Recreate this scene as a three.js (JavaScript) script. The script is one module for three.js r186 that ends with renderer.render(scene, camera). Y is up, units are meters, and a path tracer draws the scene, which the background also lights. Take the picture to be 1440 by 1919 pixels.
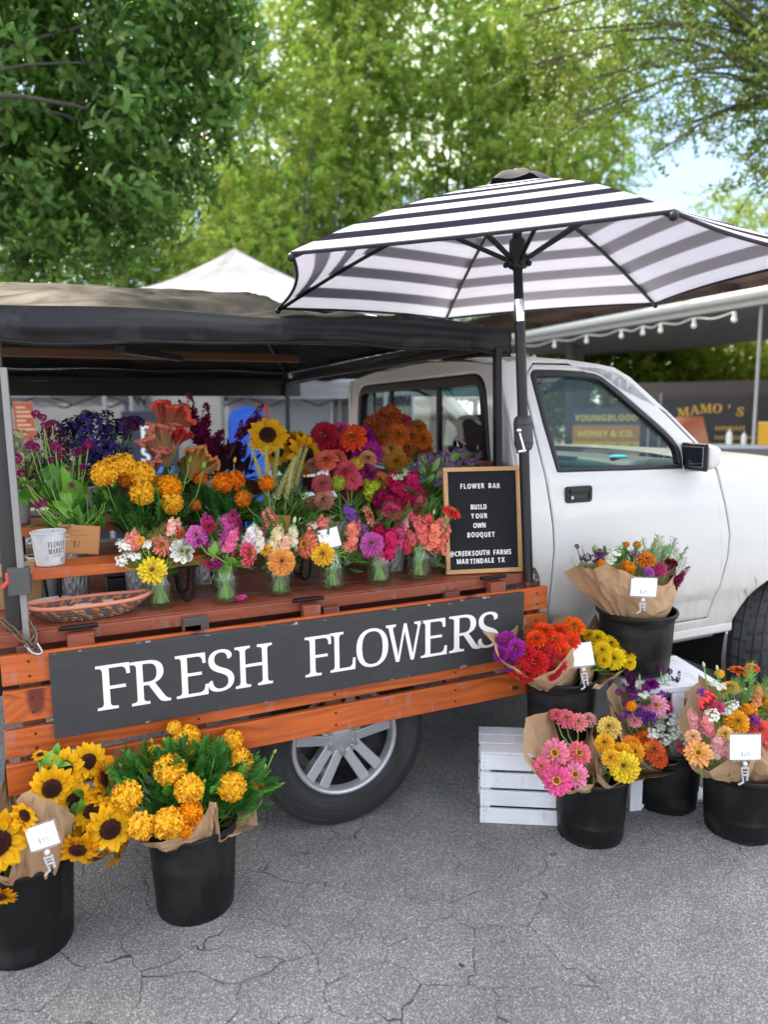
import * as THREE from 'three';
import { RoundedBoxGeometry } from 'three/addons/geometries/RoundedBoxGeometry.js';
import { TessellateModifier } from 'three/addons/modifiers/TessellateModifier.js';
import { mergeVertices, toCreasedNormals } from 'three/addons/utils/BufferGeometryUtils.js';
import { TextGeometry } from 'three/addons/geometries/TextGeometry.js';
import { FontLoader } from 'three/addons/loaders/FontLoader.js';

// ---------------------------------------------------------------- camera, sky, sun, exposure
const FPX = 1331, EYE = new THREE.Vector3(0, 1.53, 0);      // focal length in pixels of the 1440 x 1919 photograph
const scene = new THREE.Scene();
const camera = new THREE.PerspectiveCamera(2 * Math.atan(959.5 / FPX) * 180 / Math.PI, 1440 / 1919, 0.05, 400);
camera.rotation.order = 'YXZ';
camera.rotation.set(-7.8 * Math.PI / 180, -24 * Math.PI / 180, -0.6 * Math.PI / 180);
camera.position.copy(EYE); camera.updateMatrixWorld(true);
camera.focus = 2.42; camera.userData.fStop = 1.7;

const SUN = new THREE.Vector3(-0.12, 1.28, -1).normalize();
function skyTexture() {
  const W = 1024, H = 512, d = new Float32Array(W * H * 4);
  const h3 = (x, y, z) => { let n = Math.imul(x, 374761393) ^ Math.imul(y, 668265263) ^ Math.imul(z, 2147483647 - 58); n = Math.imul(n ^ (n >>> 13), 1274126177); return ((n ^ (n >>> 16)) >>> 0) / 4294967296; };
  const sm = t => t * t * (3 - 2 * t);
  const n3 = (x, y, z) => {
    const X = Math.floor(x), Y = Math.floor(y), Z = Math.floor(z), u = sm(x - X), v = sm(y - Y), w = sm(z - Z), L = (a, b, t) => a + (b - a) * t;
    return L(L(L(h3(X, Y, Z), h3(X + 1, Y, Z), u), L(h3(X, Y + 1, Z), h3(X + 1, Y + 1, Z), u), v), L(L(h3(X, Y, Z + 1), h3(X + 1, Y, Z + 1), u), L(h3(X, Y + 1, Z + 1), h3(X + 1, Y + 1, Z + 1), u), v), w);
  };
  for (let j = 0; j < H; j++) for (let i = 0; i < W; i++) {
    const th = ((i + .5) / W - .5) * 2 * Math.PI, ph = ((j + .5) / H - .5) * Math.PI;
    const y = Math.sin(ph), c = Math.cos(ph), x = c * Math.cos(th), z = c * Math.sin(th), yy = Math.max(0, y);
    const k = Math.pow(1 - yy, 2.2);
    let r = .20 + .32 * k, g = .33 + .31 * k, b = .58 + .24 * k;
    const s = 3.2 / (yy + .55);
    let f = 0, a = .5; for (let o = 0; o < 5; o++) { const q = (1 << o) * s; f += a * n3(x * q + 38.5, y * q * 1.4 + 2.1, z * q + 4.7 + o * 9); a *= .5; }
    let cl = Math.min(1, Math.max(0, (f - .42) / .15)); cl = sm(cl) * .92;
    const sh = 1.12 - .2 * Math.min(1, Math.max(0, (f - .56) / .2));
    r += (1.30 * sh - r) * cl; g += (1.27 * sh - g) * cl; b += (1.22 * sh - b) * cl;
    const ca = Math.max(0, x * SUN.x + y * SUN.y + z * SUN.z), gl = .4 * Math.pow(ca, 10);
    r += gl; g += gl * .97; b += gl * .9;
    if (y < 0) { const t = Math.min(1, -y * 8); r += (.2 - r) * t; g += (.2 - g) * t; b += (.2 - b) * t; }
    const o = (j * W + i) * 4; d[o] = r; d[o + 1] = g; d[o + 2] = b; d[o + 3] = 1;
  }
  const t = new THREE.DataTexture(d, W, H, THREE.RGBAFormat, THREE.FloatType);
  t.mapping = THREE.EquirectangularReflectionMapping; t.magFilter = t.minFilter = THREE.LinearFilter; t.needsUpdate = true; return t;
}
scene.background = scene.environment = skyTexture();
scene.backgroundIntensity = 1; scene.environmentIntensity = 1;
const sun = new THREE.DirectionalLight(0xffedd2, 4.6);
sun.name = 'sun'; sun.position.copy(SUN).multiplyScalar(40).add(new THREE.Vector3(1, 0, -4)); sun.target.position.set(1, 0, -4);
sun.castShadow = true; sun.shadow.mapSize.set(4096, 4096); sun.shadow.bias = -0.0004;
Object.assign(sun.shadow.camera, { left: -14, right: 14, top: 14, bottom: -14, near: 5, far: 80 });
scene.add(sun, sun.target);
const renderer = new THREE.WebGLRenderer({ antialias: true });
renderer.toneMapping = THREE.LinearToneMapping; renderer.toneMappingExposure = 2.5;
renderer.shadowMap.enabled = true; renderer.shadowMap.type = THREE.PCFSoftShadowMap;

// ---------------------------------------------------------------- helpers
const V = (x, y, z) => new THREE.Vector3(x, y, z), PI = Math.PI, R = a => a * PI / 180;
function rng(seed) { let s = seed >>> 0; return () => { s = (s + 0x6D2B79F5) | 0; let t = Math.imul(s ^ (s >>> 15), 1 | s); t = (t + Math.imul(t ^ (t >>> 7), 61 | t)) ^ t; return ((t ^ (t >>> 14)) >>> 0) / 4294967296; }; }
const rnd = rng(20240611), rr = (a, b) => a + (b - a) * rnd();
const clamp = (x, a = 0, b = 1) => Math.min(b, Math.max(a, x)), lerp = (a, b, t) => a + (b - a) * t, smooth = (a, b, x) => { const t = clamp((x - a) / (b - a)); return t * t * (3 - 2 * t); };
// where the view ray of a pixel of the photograph meets a plane of the place
function ray(px, py) { return V((px - 720) / FPX, -(py - 959.5) / FPX, -1).applyEuler(camera.rotation); }
const atZ = (px, py, z) => { const d = ray(px, py); return d.multiplyScalar(z / d.z).add(EYE); };
const atX = (px, py, x) => { const d = ray(px, py); return d.multiplyScalar(x / d.x).add(EYE); };
const atY = (px, py, y) => { const d = ray(px, py); return d.multiplyScalar((y - EYE.y) / d.y).add(EYE); };
const atD = (px, py, dep) => ray(px, py).multiplyScalar(dep).add(EYE);
const FWD = V(0, 0, -1).applyEuler(camera.rotation), depthOf = p => p.clone().sub(EYE).dot(FWD);

const used = new Map();
function numbered(n) { const k = used.get(n) ?? 0; used.set(n, k + 1); return k ? `${n}_${String(k).padStart(3, '0')}` : n; }
function tag(o, label, category, group) { o.userData.label = label; o.userData.category = category; o.userData.kind = 'thing'; if (group) o.userData.group = group; return o; }
function thing(name, label, category, pos = V(0, 0, 0), turn = 0, group) {
  const o = new THREE.Group(); o.name = numbered(name); o.position.copy(pos); o.rotation.y = turn; scene.add(o); return tag(o, label, category, group);
}
function part(name, geo, mat, parent, pos, quat, scl) {
  const m = new THREE.Mesh(geo, mat); m.name = name; m.castShadow = m.receiveShadow = true;
  if (pos) m.position.copy(pos); if (quat) m.quaternion.copy(quat); if (scl !== undefined) typeof scl === 'number' ? m.scale.setScalar(scl) : m.scale.copy(scl);
  parent.add(m); return m;
}
// puts a geometry given in world axes under a thing that stands elsewhere
function wpart(name, geo, mat, parent) { const p = parent.isMesh ? parent.parent : parent; return part(name, geo.translate(-p.position.x, -p.position.y, -p.position.z), mat, parent); }
function struct(name, geo, mat) { const m = part(numbered(name), geo, mat, scene); m.userData.kind = 'structure'; return m; }
function solo(name, geo, mat, label, category, group) { return tag(part(numbered(name), geo, mat, scene), label, category, group); }

// collects pieces into one geometry
class MB {
  constructor(colors = false) { this.p = []; this.n = []; this.u = []; this.i = []; this.c = colors ? [] : null; }
  get nv() { return this.p.length / 3; }
  add(g, m = null, color = null) {
    const P = g.attributes.position, N = g.attributes.normal, U = g.attributes.uv, C = g.attributes.color, o = this.nv, v = new THREE.Vector3(), nm = m ? new THREE.Matrix3().getNormalMatrix(m) : null;
    for (let k = 0; k < P.count; k++) {
      v.fromBufferAttribute(P, k); if (m) v.applyMatrix4(m); this.p.push(v.x, v.y, v.z);
      v.fromBufferAttribute(N, k); if (nm) v.applyMatrix3(nm).normalize(); this.n.push(v.x, v.y, v.z);
      if (U) this.u.push(U.getX(k), U.getY(k)); else this.u.push(0, 0);
      if (this.c) { const q = color ?? [1, 1, 1]; C ? this.c.push(C.getX(k) * q[0], C.getY(k) * q[1], C.getZ(k) * q[2]) : this.c.push(...q); }
    }
    if (g.index) for (let k = 0; k < g.index.count; k++) this.i.push(o + g.index.getX(k)); else for (let k = 0; k < P.count; k++) this.i.push(o + k);
    return this;
  }
  build() {
    const g = new THREE.BufferGeometry();
    g.setAttribute('position', new THREE.Float32BufferAttribute(this.p, 3)); g.setAttribute('normal', new THREE.Float32BufferAttribute(this.n, 3)); g.setAttribute('uv', new THREE.Float32BufferAttribute(this.u, 2));
    if (this.c) g.setAttribute('color', new THREE.Float32BufferAttribute(this.c, 3));
    g.setIndex(this.i); return g;
  }
}
const M4 = (pos, quat = new THREE.Quaternion(), s = 1) => new THREE.Matrix4().compose(pos, quat, typeof s === 'number' ? V(s, s, s) : s);
const Q = (x = 0, y = 0, z = 0) => new THREE.Quaternion().setFromEuler(new THREE.Euler(x, y, z, 'YXZ'));
const UP = V(0, 1, 0), aim = (dir, spin = 0) => new THREE.Quaternion().setFromUnitVectors(UP, dir.clone().normalize()).multiply(new THREE.Quaternion().setFromAxisAngle(UP, spin));
// a grid surface from f(u, v) -> [x, y, z]
function grid(nu, nv, f, color) {
  const p = [], u = [], ix = [], c = [];
  for (let j = 0; j <= nv; j++) for (let i = 0; i <= nu; i++) { const a = i / nu, b = j / nv, q = f(a, b); p.push(q[0], q[1], q[2]); u.push(q[3] ?? a, q[4] ?? b); if (color) c.push(...color(a, b)); }
  for (let j = 0; j < nv; j++) for (let i = 0; i < nu; i++) { const k = j * (nu + 1) + i; ix.push(k, k + 1, k + nu + 2, k, k + nu + 2, k + nu + 1); }
  const g = new THREE.BufferGeometry(); g.setAttribute('position', new THREE.Float32BufferAttribute(p, 3)); g.setAttribute('uv', new THREE.Float32BufferAttribute(u, 2));
  if (color) g.setAttribute('color', new THREE.Float32BufferAttribute(c, 3));
  g.setIndex(ix); g.computeVertexNormals(); return g;
}
const tube = (pts, r, seg = 8, rad = 6, closed = false) => new THREE.TubeGeometry(new THREE.CatmullRomCurve3(pts, closed, 'centripetal'), seg, r, rad, closed);
function taper(pts, r0, r1, seg = 10, rad = 7) {
  const c = new THREE.CatmullRomCurve3(pts, false, 'centripetal'), g = new THREE.TubeGeometry(c, seg, 1, rad), P = g.attributes.position, q = V(0, 0, 0), v = V(0, 0, 0);
  for (let i = 0; i <= seg; i++) { c.getPointAt(i / seg, q); const r = lerp(r0, r1, i / seg); for (let j = 0; j <= rad; j++) { const k = i * (rad + 1) + j; v.fromBufferAttribute(P, k).sub(q).multiplyScalar(r).add(q); P.setXYZ(k, v.x, v.y, v.z); } }
  return g;
}
const box = (w, h, d, r = .003, seg = 2) => new RoundedBoxGeometry(w, h, d, seg, Math.min(r, w / 2.01, h / 2.01, d / 2.01));
const lathe = (pts, n = 32) => new THREE.LatheGeometry(pts.map(q => new THREE.Vector2(q[0], q[1])), n);
// texture coordinates in metres, u along the longest side
let uvShift = 0;
function boxUV(g, su = 1, sv = 1) {
  g.computeBoundingBox(); const s = g.boundingBox.getSize(V(0, 0, 0)), P = g.attributes.position, N = g.attributes.normal, u = new Float32Array(P.count * 2), L = [s.x, s.y, s.z], ax = L.indexOf(Math.max(...L));
  uvShift += .377; const o1 = (uvShift * 1.7) % 1, o2 = (uvShift * .61) % 1;
  for (let k = 0; k < P.count; k++) {
    const p = [P.getX(k), P.getY(k), P.getZ(k)], n = [Math.abs(N.getX(k)), Math.abs(N.getY(k)), Math.abs(N.getZ(k))], na = n.indexOf(Math.max(...n));
    let a = ax, b; if (na === ax) { a = (ax + 1) % 3; b = (ax + 2) % 3; } else b = 3 - ax - na;
    u[2 * k] = p[a] / su + o1; u[2 * k + 1] = (p[b] + (na === 1 ? .11 : 0)) / sv + o2;
  }
  g.setAttribute('uv', new THREE.BufferAttribute(u, 2)); return g;
}
const plank = (w, h, d, r = .004) => boxUV(box(w, h, d, r));

// ---------------------------------------------------------------- noise and textures
const hash2 = (x, y, s = 0) => { let n = Math.imul(x | 0, 374761393) ^ Math.imul(y | 0, 668265263) ^ Math.imul(s + 11, 1442695041); n = Math.imul(n ^ (n >>> 13), 1274126177); return ((n ^ (n >>> 16)) >>> 0) / 4294967296; };
function vnoise(x, y, s = 0, per = 0) {
  const X = Math.floor(x), Y = Math.floor(y), fx = x - X, fy = y - Y, u = fx * fx * (3 - 2 * fx), v = fy * fy * (3 - 2 * fy), w = per ? a => ((a % per) + per) % per : a => a;
  return lerp(lerp(hash2(w(X), w(Y), s), hash2(w(X + 1), w(Y), s), u), lerp(hash2(w(X), w(Y + 1), s), hash2(w(X + 1), w(Y + 1), s), u), v);
}
const fbm = (x, y, s = 0, o = 4, per = 0) => { let f = 0, a = .5, n = 0; for (let k = 0; k < o; k++) { f += a * vnoise(x, y, s + k * 17, per); n += a; x *= 2; y *= 2; per *= 2; a *= .5; } return f / n; };
const toS = x => Math.round(255 * clamp(x <= .0031308 ? 12.92 * x : 1.055 * Math.pow(x, 1 / 2.4) - .055));
// f(i, j, W, H) -> [r, g, b] linear, and a height for the bump
function texture(W, H, f, srgb = true) {
  const a = new Uint8Array(W * H * 4), b = new Uint8Array(W * H * 4);
  for (let j = 0; j < H; j++) for (let i = 0; i < W; i++) { const q = f(i, j, W, H), o = 4 * (j * W + i); a[o] = toS(q[0]); a[o + 1] = toS(q[1]); a[o + 2] = toS(q[2]); a[o + 3] = 255; const h = Math.round(255 * clamp(q[3] ?? .5)); b[o] = b[o + 1] = b[o + 2] = h; b[o + 3] = 255; }
  const mk = (x, s) => { const t = new THREE.DataTexture(x, W, H); t.wrapS = t.wrapT = THREE.RepeatWrapping; t.magFilter = THREE.LinearFilter; t.minFilter = THREE.LinearMipmapLinearFilter; t.generateMipmaps = true; if (s) t.colorSpace = THREE.SRGBColorSpace; t.needsUpdate = true; return t; };
  return [mk(a, true), mk(b, false)];
}
const rep = (t, x, y) => { const c = t.clone(); c.repeat.set(x, y); c.needsUpdate = true; return c; };
const mats = new Map();
function std(hex, rough = .7, extra = {}) {
  const k = hex + '|' + rough + '|' + JSON.stringify(extra); if (mats.has(k)) return mats.get(k);
  const phys = ['transmission', 'clearcoat', 'sheen', 'ior', 'thickness', 'specularIntensity'].some(q => q in extra);
  const m = new (phys ? THREE.MeshPhysicalMaterial : THREE.MeshStandardMaterial)({ color: hex, roughness: rough, side: THREE.DoubleSide, ...extra }); mats.set(k, m); return m;
}
const lin = (r, g, b) => new THREE.Color().setRGB(r, g, b);
function woodTex(seed, light, dark, W = 1024, H = 256) {
  const kn = []; const q = rng(seed); for (let k = 0; k < 5; k++) kn.push([q(), q(), .010 + .012 * q()]);
  return texture(W, H, (i, j) => {
    const u = i / W, v = j / H; let w = v, kd = 0;
    for (const [a, b, r] of kn) { let dx = Math.abs(u - a); dx = Math.min(dx, 1 - dx); let dy = v - b; if (dy > .5) dy -= 1; if (dy < -.5) dy += 1; const d2 = Math.hypot(dx * .55, dy * .25) / r; w += .045 * Math.exp(-d2 * d2 * .22) * Math.sign(dy || 1); kd = Math.max(kd, smooth(1.1, .55, d2)); }
    const g1 = vnoise(u * 4, w * 40, seed, 0), g2 = fbm(u * 8, w * 160, seed + 5, 3), rings = .5 + .5 * Math.sin((w * 34 + 3.2 * fbm(u * 2, w * 5, seed + 9, 2, 0)) * 6.283);
    let t = clamp(.18 + .38 * rings * g1 + .45 * (g2 - .25)); t = lerp(t, 1.15, kd * .85);
    const blot = .82 + .36 * fbm(u * 5, v * 3, seed + 21, 3), wear = smooth(.66, .82, fbm(u * 30, v * 12, seed + 33, 4)) * .25;
    return [0, 1, 2].map(c => (lerp(light[c], dark[c], t) * blot * (1 - wear) + wear * .25)).concat([.75 - .5 * t]);
  });
}
// ---------------------------------------------------------------- the ground
function asphalt() {
  const S = 1400, N = 2048, CR = 2048, crack = new Float32Array(CR * CR);        // stones on a grid of S cells, cracks along a warped cell pattern, over 5.2 m
  const cells = 24, px = [], off = rng(5); for (let k = 0; k < cells * cells; k++) px.push([off(), off()]);
  const cellAt = (x, y) => px[((y % cells) + cells) % cells * cells + ((x % cells) + cells) % cells];
  const f = (i, j) => {
    const u = i / N, v = j / N, gx = u * S, gy = v * S, X = Math.floor(gx), Y = Math.floor(gy);
    let d1 = 9, id = 0; for (let a = -1; a <= 1; a++) for (let b = -1; b <= 1; b++) { const cx = ((X + a) % S + S) % S, cy = ((Y + b) % S + S) % S, h = hash2(cx, cy, 3), h2 = hash2(cx, cy, 4), dx = X + a + h - gx, dy = Y + b + h2 - gy, d = dx * dx + dy * dy; if (d < d1) { d1 = d; id = hash2(cx, cy, 5); } }
    const big = fbm(u * 6, v * 6, 8, 4, 6), mid = fbm(u * 40, v * 40, 9, 3, 40);
    const stone = smooth(.42, .10, d1), lum = id < .5 ? lerp(.16, .28, id * 2) : lerp(.27, .66, Math.pow((id - .5) * 2, 2.2));
    let L = .94 * lerp(.125, lum, stone * .95) * (.74 + .5 * big) * (.8 + .4 * mid), h = stone * (.35 + .5 * id) + .2 * mid;
    // cracks
    const wx = u * cells + .85 * (fbm(u * 14, v * 14, 31, 4, 14) - .5) + .26 * (fbm(u * 90, v * 90, 33, 2, 90) - .5), wy = v * cells + .85 * (fbm(u * 14, v * 14, 37, 4, 14) - .5) + .26 * (fbm(u * 90, v * 90, 39, 2, 90) - .5);
    const CX = Math.floor(wx), CY = Math.floor(wy); let e1 = 9, e2 = 9;
    for (let a = -1; a <= 1; a++) for (let b = -1; b <= 1; b++) { const c = cellAt(CX + a, CY + b), dx = CX + a + c[0] - wx, dy = CY + b + c[1] - wy, d = Math.hypot(dx, dy); if (d < e1) { e2 = e1; e1 = d; } else if (d < e2) e2 = d; }
    const here = smooth(.22, .52, fbm(u * 7, v * 7, 51, 3, 7)), wdt = .0027 + .0105 * here * vnoise(u * 60, v * 60, 55, 60);
    const ck = smooth(wdt * 1.8, wdt * .5, e2 - e1) * smooth(.06, .35, here);
    L = lerp(L, .02, ck * .9); h = lerp(h, 0, ck);
    const stain = 1 - .35 * smooth(.60, .74, fbm(u * 5, v * 5, 61, 4, 5)); L *= stain; const warm = 1.0 + .05 * mid; return [L * warm, L * .985, L * .955, h];
  };
  return texture(N, N, f);
}
const [asphMap, asphBump] = asphalt();
const ASPHALT = new THREE.MeshStandardMaterial({ map: asphMap, bumpMap: asphBump, bumpScale: .004, roughness: .88 });
{
  const T = 5.2, g = grid(40, 40, (u, v) => { const a = (u - .5) * 2, b = (v - .5) * 2, x = Math.sign(a) * Math.pow(Math.abs(a), 3) * 150 + 1, z = Math.sign(b) * Math.pow(Math.abs(b), 3) * 150 - 2; return [x, 0, z, (x + 1.4) / T, -(z + .3) / T]; });
  const ix = g.index.array; for (let k = 0; k < ix.length; k += 3) { const t = ix[k + 1]; ix[k + 1] = ix[k + 2]; ix[k + 2] = t; } g.computeVertexNormals();
  struct('ground', g, ASPHALT);
}
// ---------------------------------------------------------------- pickup truck
const [oakMap, oakBump] = woodTex(11, [.64, .135, .020], [.15, .022, .006]);
const [redMap, redBump] = woodTex(12, [.29, .068, .030], [.13, .028, .014]);
const [darkMap, darkBump] = woodTex(13, [.16, .045, .026], [.07, .02, .013]);
const wood = (m, b, r = .5) => new THREE.MeshStandardMaterial({ map: m, bumpMap: b, bumpScale: .0012, roughness: r, side: THREE.DoubleSide });
const SLATWOOD = wood(oakMap, oakBump, .42), BEDWOOD = wood(redMap, redBump, .38), DARKWOOD = wood(darkMap, darkBump, .5);
const PAINT = new THREE.MeshPhysicalMaterial({ color: lin(.72, .72, .70), roughness: .4, clearcoat: .8, clearcoatRoughness: .06, side: THREE.DoubleSide });
{ // road film on the lower doors: a stain with its own shape, brown dust thrown up from the wheels
  const [m] = texture(512, 512, (i, j) => { const u = i / 512, v = j / 512, lo = smooth(.36, .06, v + .12 * (fbm(u * 6, v * 6, 71, 4) - .5)), st = fbm(u * 90, v * 7, 73, 3) * smooth(.5, .1, v), s = .985 - .05 * fbm(u * 5, v * 5, 77, 4); const d = clamp(lo * .5 * (.4 + st) + .04 * st); return [lerp(.66 * s, .42, d), lerp(.66 * s, .37, d), lerp(.645 * s, .29, d)]; });
  PAINT.map = m; PAINT.color.set(0xffffff);
}
const RUBBER = std('#1b1b1d', .78), BLACKTRIM = std('#16171a', .5), BLACKMETAL = std('#1c1d20', .42, { metalness: .6 }), DARKVOID = std('#0b0b0c', .9), GREYMETAL = std('#6b6a6a', .45, { metalness: .75 });
const STEEL = std('#b9bbbe', .28, { metalness: 1 }), ALLOY = std('#b4b6b8', .34, { metalness: .55 }), CHROME = std('#e8e8ea', .08, { metalness: 1 });
const GLASS = new THREE.MeshPhysicalMaterial({ color: lin(.80, .88, .85), roughness: 0, transmission: 1, thickness: 0, ior: 1.45, side: THREE.DoubleSide });
const TINT = new THREE.MeshPhysicalMaterial({ color: lin(.10, .38, .40), roughness: 0, transmission: 1, thickness: 0, ior: 1.45, side: THREE.DoubleSide });

const side = y => y > 1.27 ? -2.345 - (y - 1.27) * .27 : -2.345 + .03 * Math.sin(PI * clamp((y - .5) / .77)) - .014 * smooth(.70, .655, y);
function S(px, py) { let p = atZ(px, py, -2.35); for (let k = 0; k < 8; k++) p = atZ(px, py, side(p.y)); return p; }
const ZC = -3.30;                                           // the middle of the cab
const truck = thing('pickup_truck', 'white single cab pickup truck carrying a wooden flatbed of flowers', 'pickup truck', V(1.9, 0, ZC));
const tess = new TessellateModifier(.07, 6);
function sheet(outer, holes, depth = .03, bevel = .006) {
  const sh = new THREE.Shape(outer.map(p => new THREE.Vector2(p.x, p.y))); for (const h of holes) sh.holes.push(new THREE.Path(h.map(p => new THREE.Vector2(p.x, p.y))));
  const ext = new THREE.ExtrudeGeometry(sh, { depth: depth - bevel, bevelEnabled: true, bevelSize: bevel, bevelThickness: bevel, bevelOffset: -bevel, bevelSegments: 3, curveSegments: 1 });
  let g = tess.modify(ext.index ? ext.toNonIndexed() : ext); g.deleteAttribute('uv'); g.deleteAttribute('normal'); g = mergeVertices(g, 1e-5);
  const P = g.attributes.position, u = new Float32Array(P.count * 2);
  for (let k = 0; k < P.count; k++) { const y = P.getY(k), z = P.getZ(k); P.setZ(k, side(y) + (z - depth)); }
  g = toCreasedNormals(g.toNonIndexed(), R(38));
  const q = g.attributes.position, uu = new Float32Array(q.count * 2); for (let k = 0; k < q.count; k++) { uu[2 * k] = q.getX(k) / 2.6; uu[2 * k + 1] = (q.getY(k) - .45) / 1.5; }
  g.setAttribute('uv', new THREE.BufferAttribute(uu, 2)); return g;
}
const mirrorZ = g => { const c = g.clone(), P = c.attributes.position, N = c.attributes.normal; for (let k = 0; k < P.count; k++) { P.setZ(k, 2 * ZC - P.getZ(k)); N.setZ(k, -N.getZ(k)); } if (c.index) { const ix = c.index.array; for (let k = 0; k < ix.length; k += 3) { const t = ix[k]; ix[k] = ix[k + 1]; ix[k + 1] = t; } } else { for (const a of Object.values(c.attributes)) { const n = a.itemSize, t = []; for (let k = 0; k < a.count; k += 3) for (let e = 0; e < n; e++) { const x = a.array[k * n + e]; a.array[k * n + e] = a.array[(k + 1) * n + e]; a.array[(k + 1) * n + e] = x; } } } return c; };
const curve2 = (pts, n) => new THREE.CatmullRomCurve3(pts.map(p => V(p.x, p.y, 0)), false, 'centripetal').getPoints(n);
const pixS = a => a.map(([x, y]) => S(x, y));

// outlines of the side of the cab, read off the photograph and laid on the surface of the door
const winOuter = [...pixS([[1046, 885], [1018, 790], [996, 706]]), ...curve2(pixS([[996, 706], [997, 695], [1008, 693]]), 4).slice(1), ...curve2(pixS([[1008, 693], [1070, 695], [1122, 702], [1150, 722]]), 8).slice(1), ...curve2(pixS([[1150, 722], [1200, 765], [1262, 822], [1276, 845], [1281, 878]]), 12).slice(1)];
const shrink = (pts, d) => { let cx = 0, cy = 0; pts.forEach(p => { cx += p.x; cy += p.y; }); cx /= pts.length; cy /= pts.length; const n = pts.length, out = []; for (let k = 0; k < n; k++) { const a = pts[(k + n - 1) % n], b = pts[k], c = pts[(k + 1) % n]; const t1 = V(b.x - a.x, b.y - a.y, 0).normalize(), t2 = V(c.x - b.x, c.y - b.y, 0).normalize(), t = t1.add(t2).normalize(); let nx = -t.y, ny = t.x; if ((cx - b.x) * nx + (cy - b.y) * ny < 0) { nx = -nx; ny = -ny; } out.push(V(b.x + nx * d, b.y + ny * d, 0)); } return out; };
const doorRear = pixS([[981, 712], [992, 760], [1010, 840], [1030, 930], [1038, 985], [1040, 1030], [1036, 1080], [1027, 1150], [1026, 1172]]);
const doorFront = pixS([[1327, 1158], [1340, 1120], [1355, 1085], [1366, 1045], [1370, 1000], [1362, 950], [1345, 880], [1312, 838], [1250, 775], [1178, 708], [1150, 692], [1118, 685]]);
const doorRearE = doorRear.slice(); { const a = doorRear[doorRear.length - 1]; doorRearE[doorRear.length - 1] = V(a.x, doorFront[0].y + .005, 0); }
const doorOut = [...doorRearE, ...doorFront, S(1060, 682), S(1000, 681)];
const doorPanel = sheet(shrink(doorOut, .004), [winOuter.slice().reverse()], .035);
const doorHole = shrink(doorOut, -.002);
const sill = .505, topR = pixS([[952, 674], [1000, 670], [1060, 673], [1110, 680], [1152, 688], [1182, 706], [1254, 771], [1316, 834], [1349, 874]]);
const xr = 1.64, hoodY = topR[topR.length - 1].y;
const rearEdge = [V(xr + .02, sill, 0), V(xr, .8, 0), V(xr, 1.2, 0), V(xr - .012, 1.5, 0), V(xr - .03, topR[0].y - .05, 0), V(xr - .02, topR[0].y - .01, 0)];
// side shell: pillar, roof rail and windscreen pillar round the door, and the wing over the front wheel
const wheelF = V(3.25, .345, 0), archR = .405, arch = []; for (let k = 0; k <= 16; k++) { const a = lerp(PI - .33, .33, k / 16) - .0; arch.push(V(wheelF.x + archR * Math.cos(a), wheelF.y + archR * Math.sin(a), 0)); }
const dBack = doorOut, df0 = doorFront[0];
const shell = [...rearEdge, ...topR.slice(1), V(3.0, hoodY - .004, 0), V(3.5, hoodY - .03, 0), V(3.82, hoodY - .075, 0), V(3.9, hoodY - .2, 0), V(3.92, .62, 0), V(3.9, .45, 0), V(wheelF.x + archR - .01, .45, 0), ...arch.slice().reverse(), V(wheelF.x - archR - .02, sill + .015, 0), V(df0.x, sill, 0)].reverse();
const shellGeo = sheet(shell, [doorHole], .03);
wpart('cab_shell', shellGeo, PAINT, truck);
wpart('cab_shell', mirrorZ(sheet(shell, [doorHole], .03)), PAINT, truck);

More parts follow.
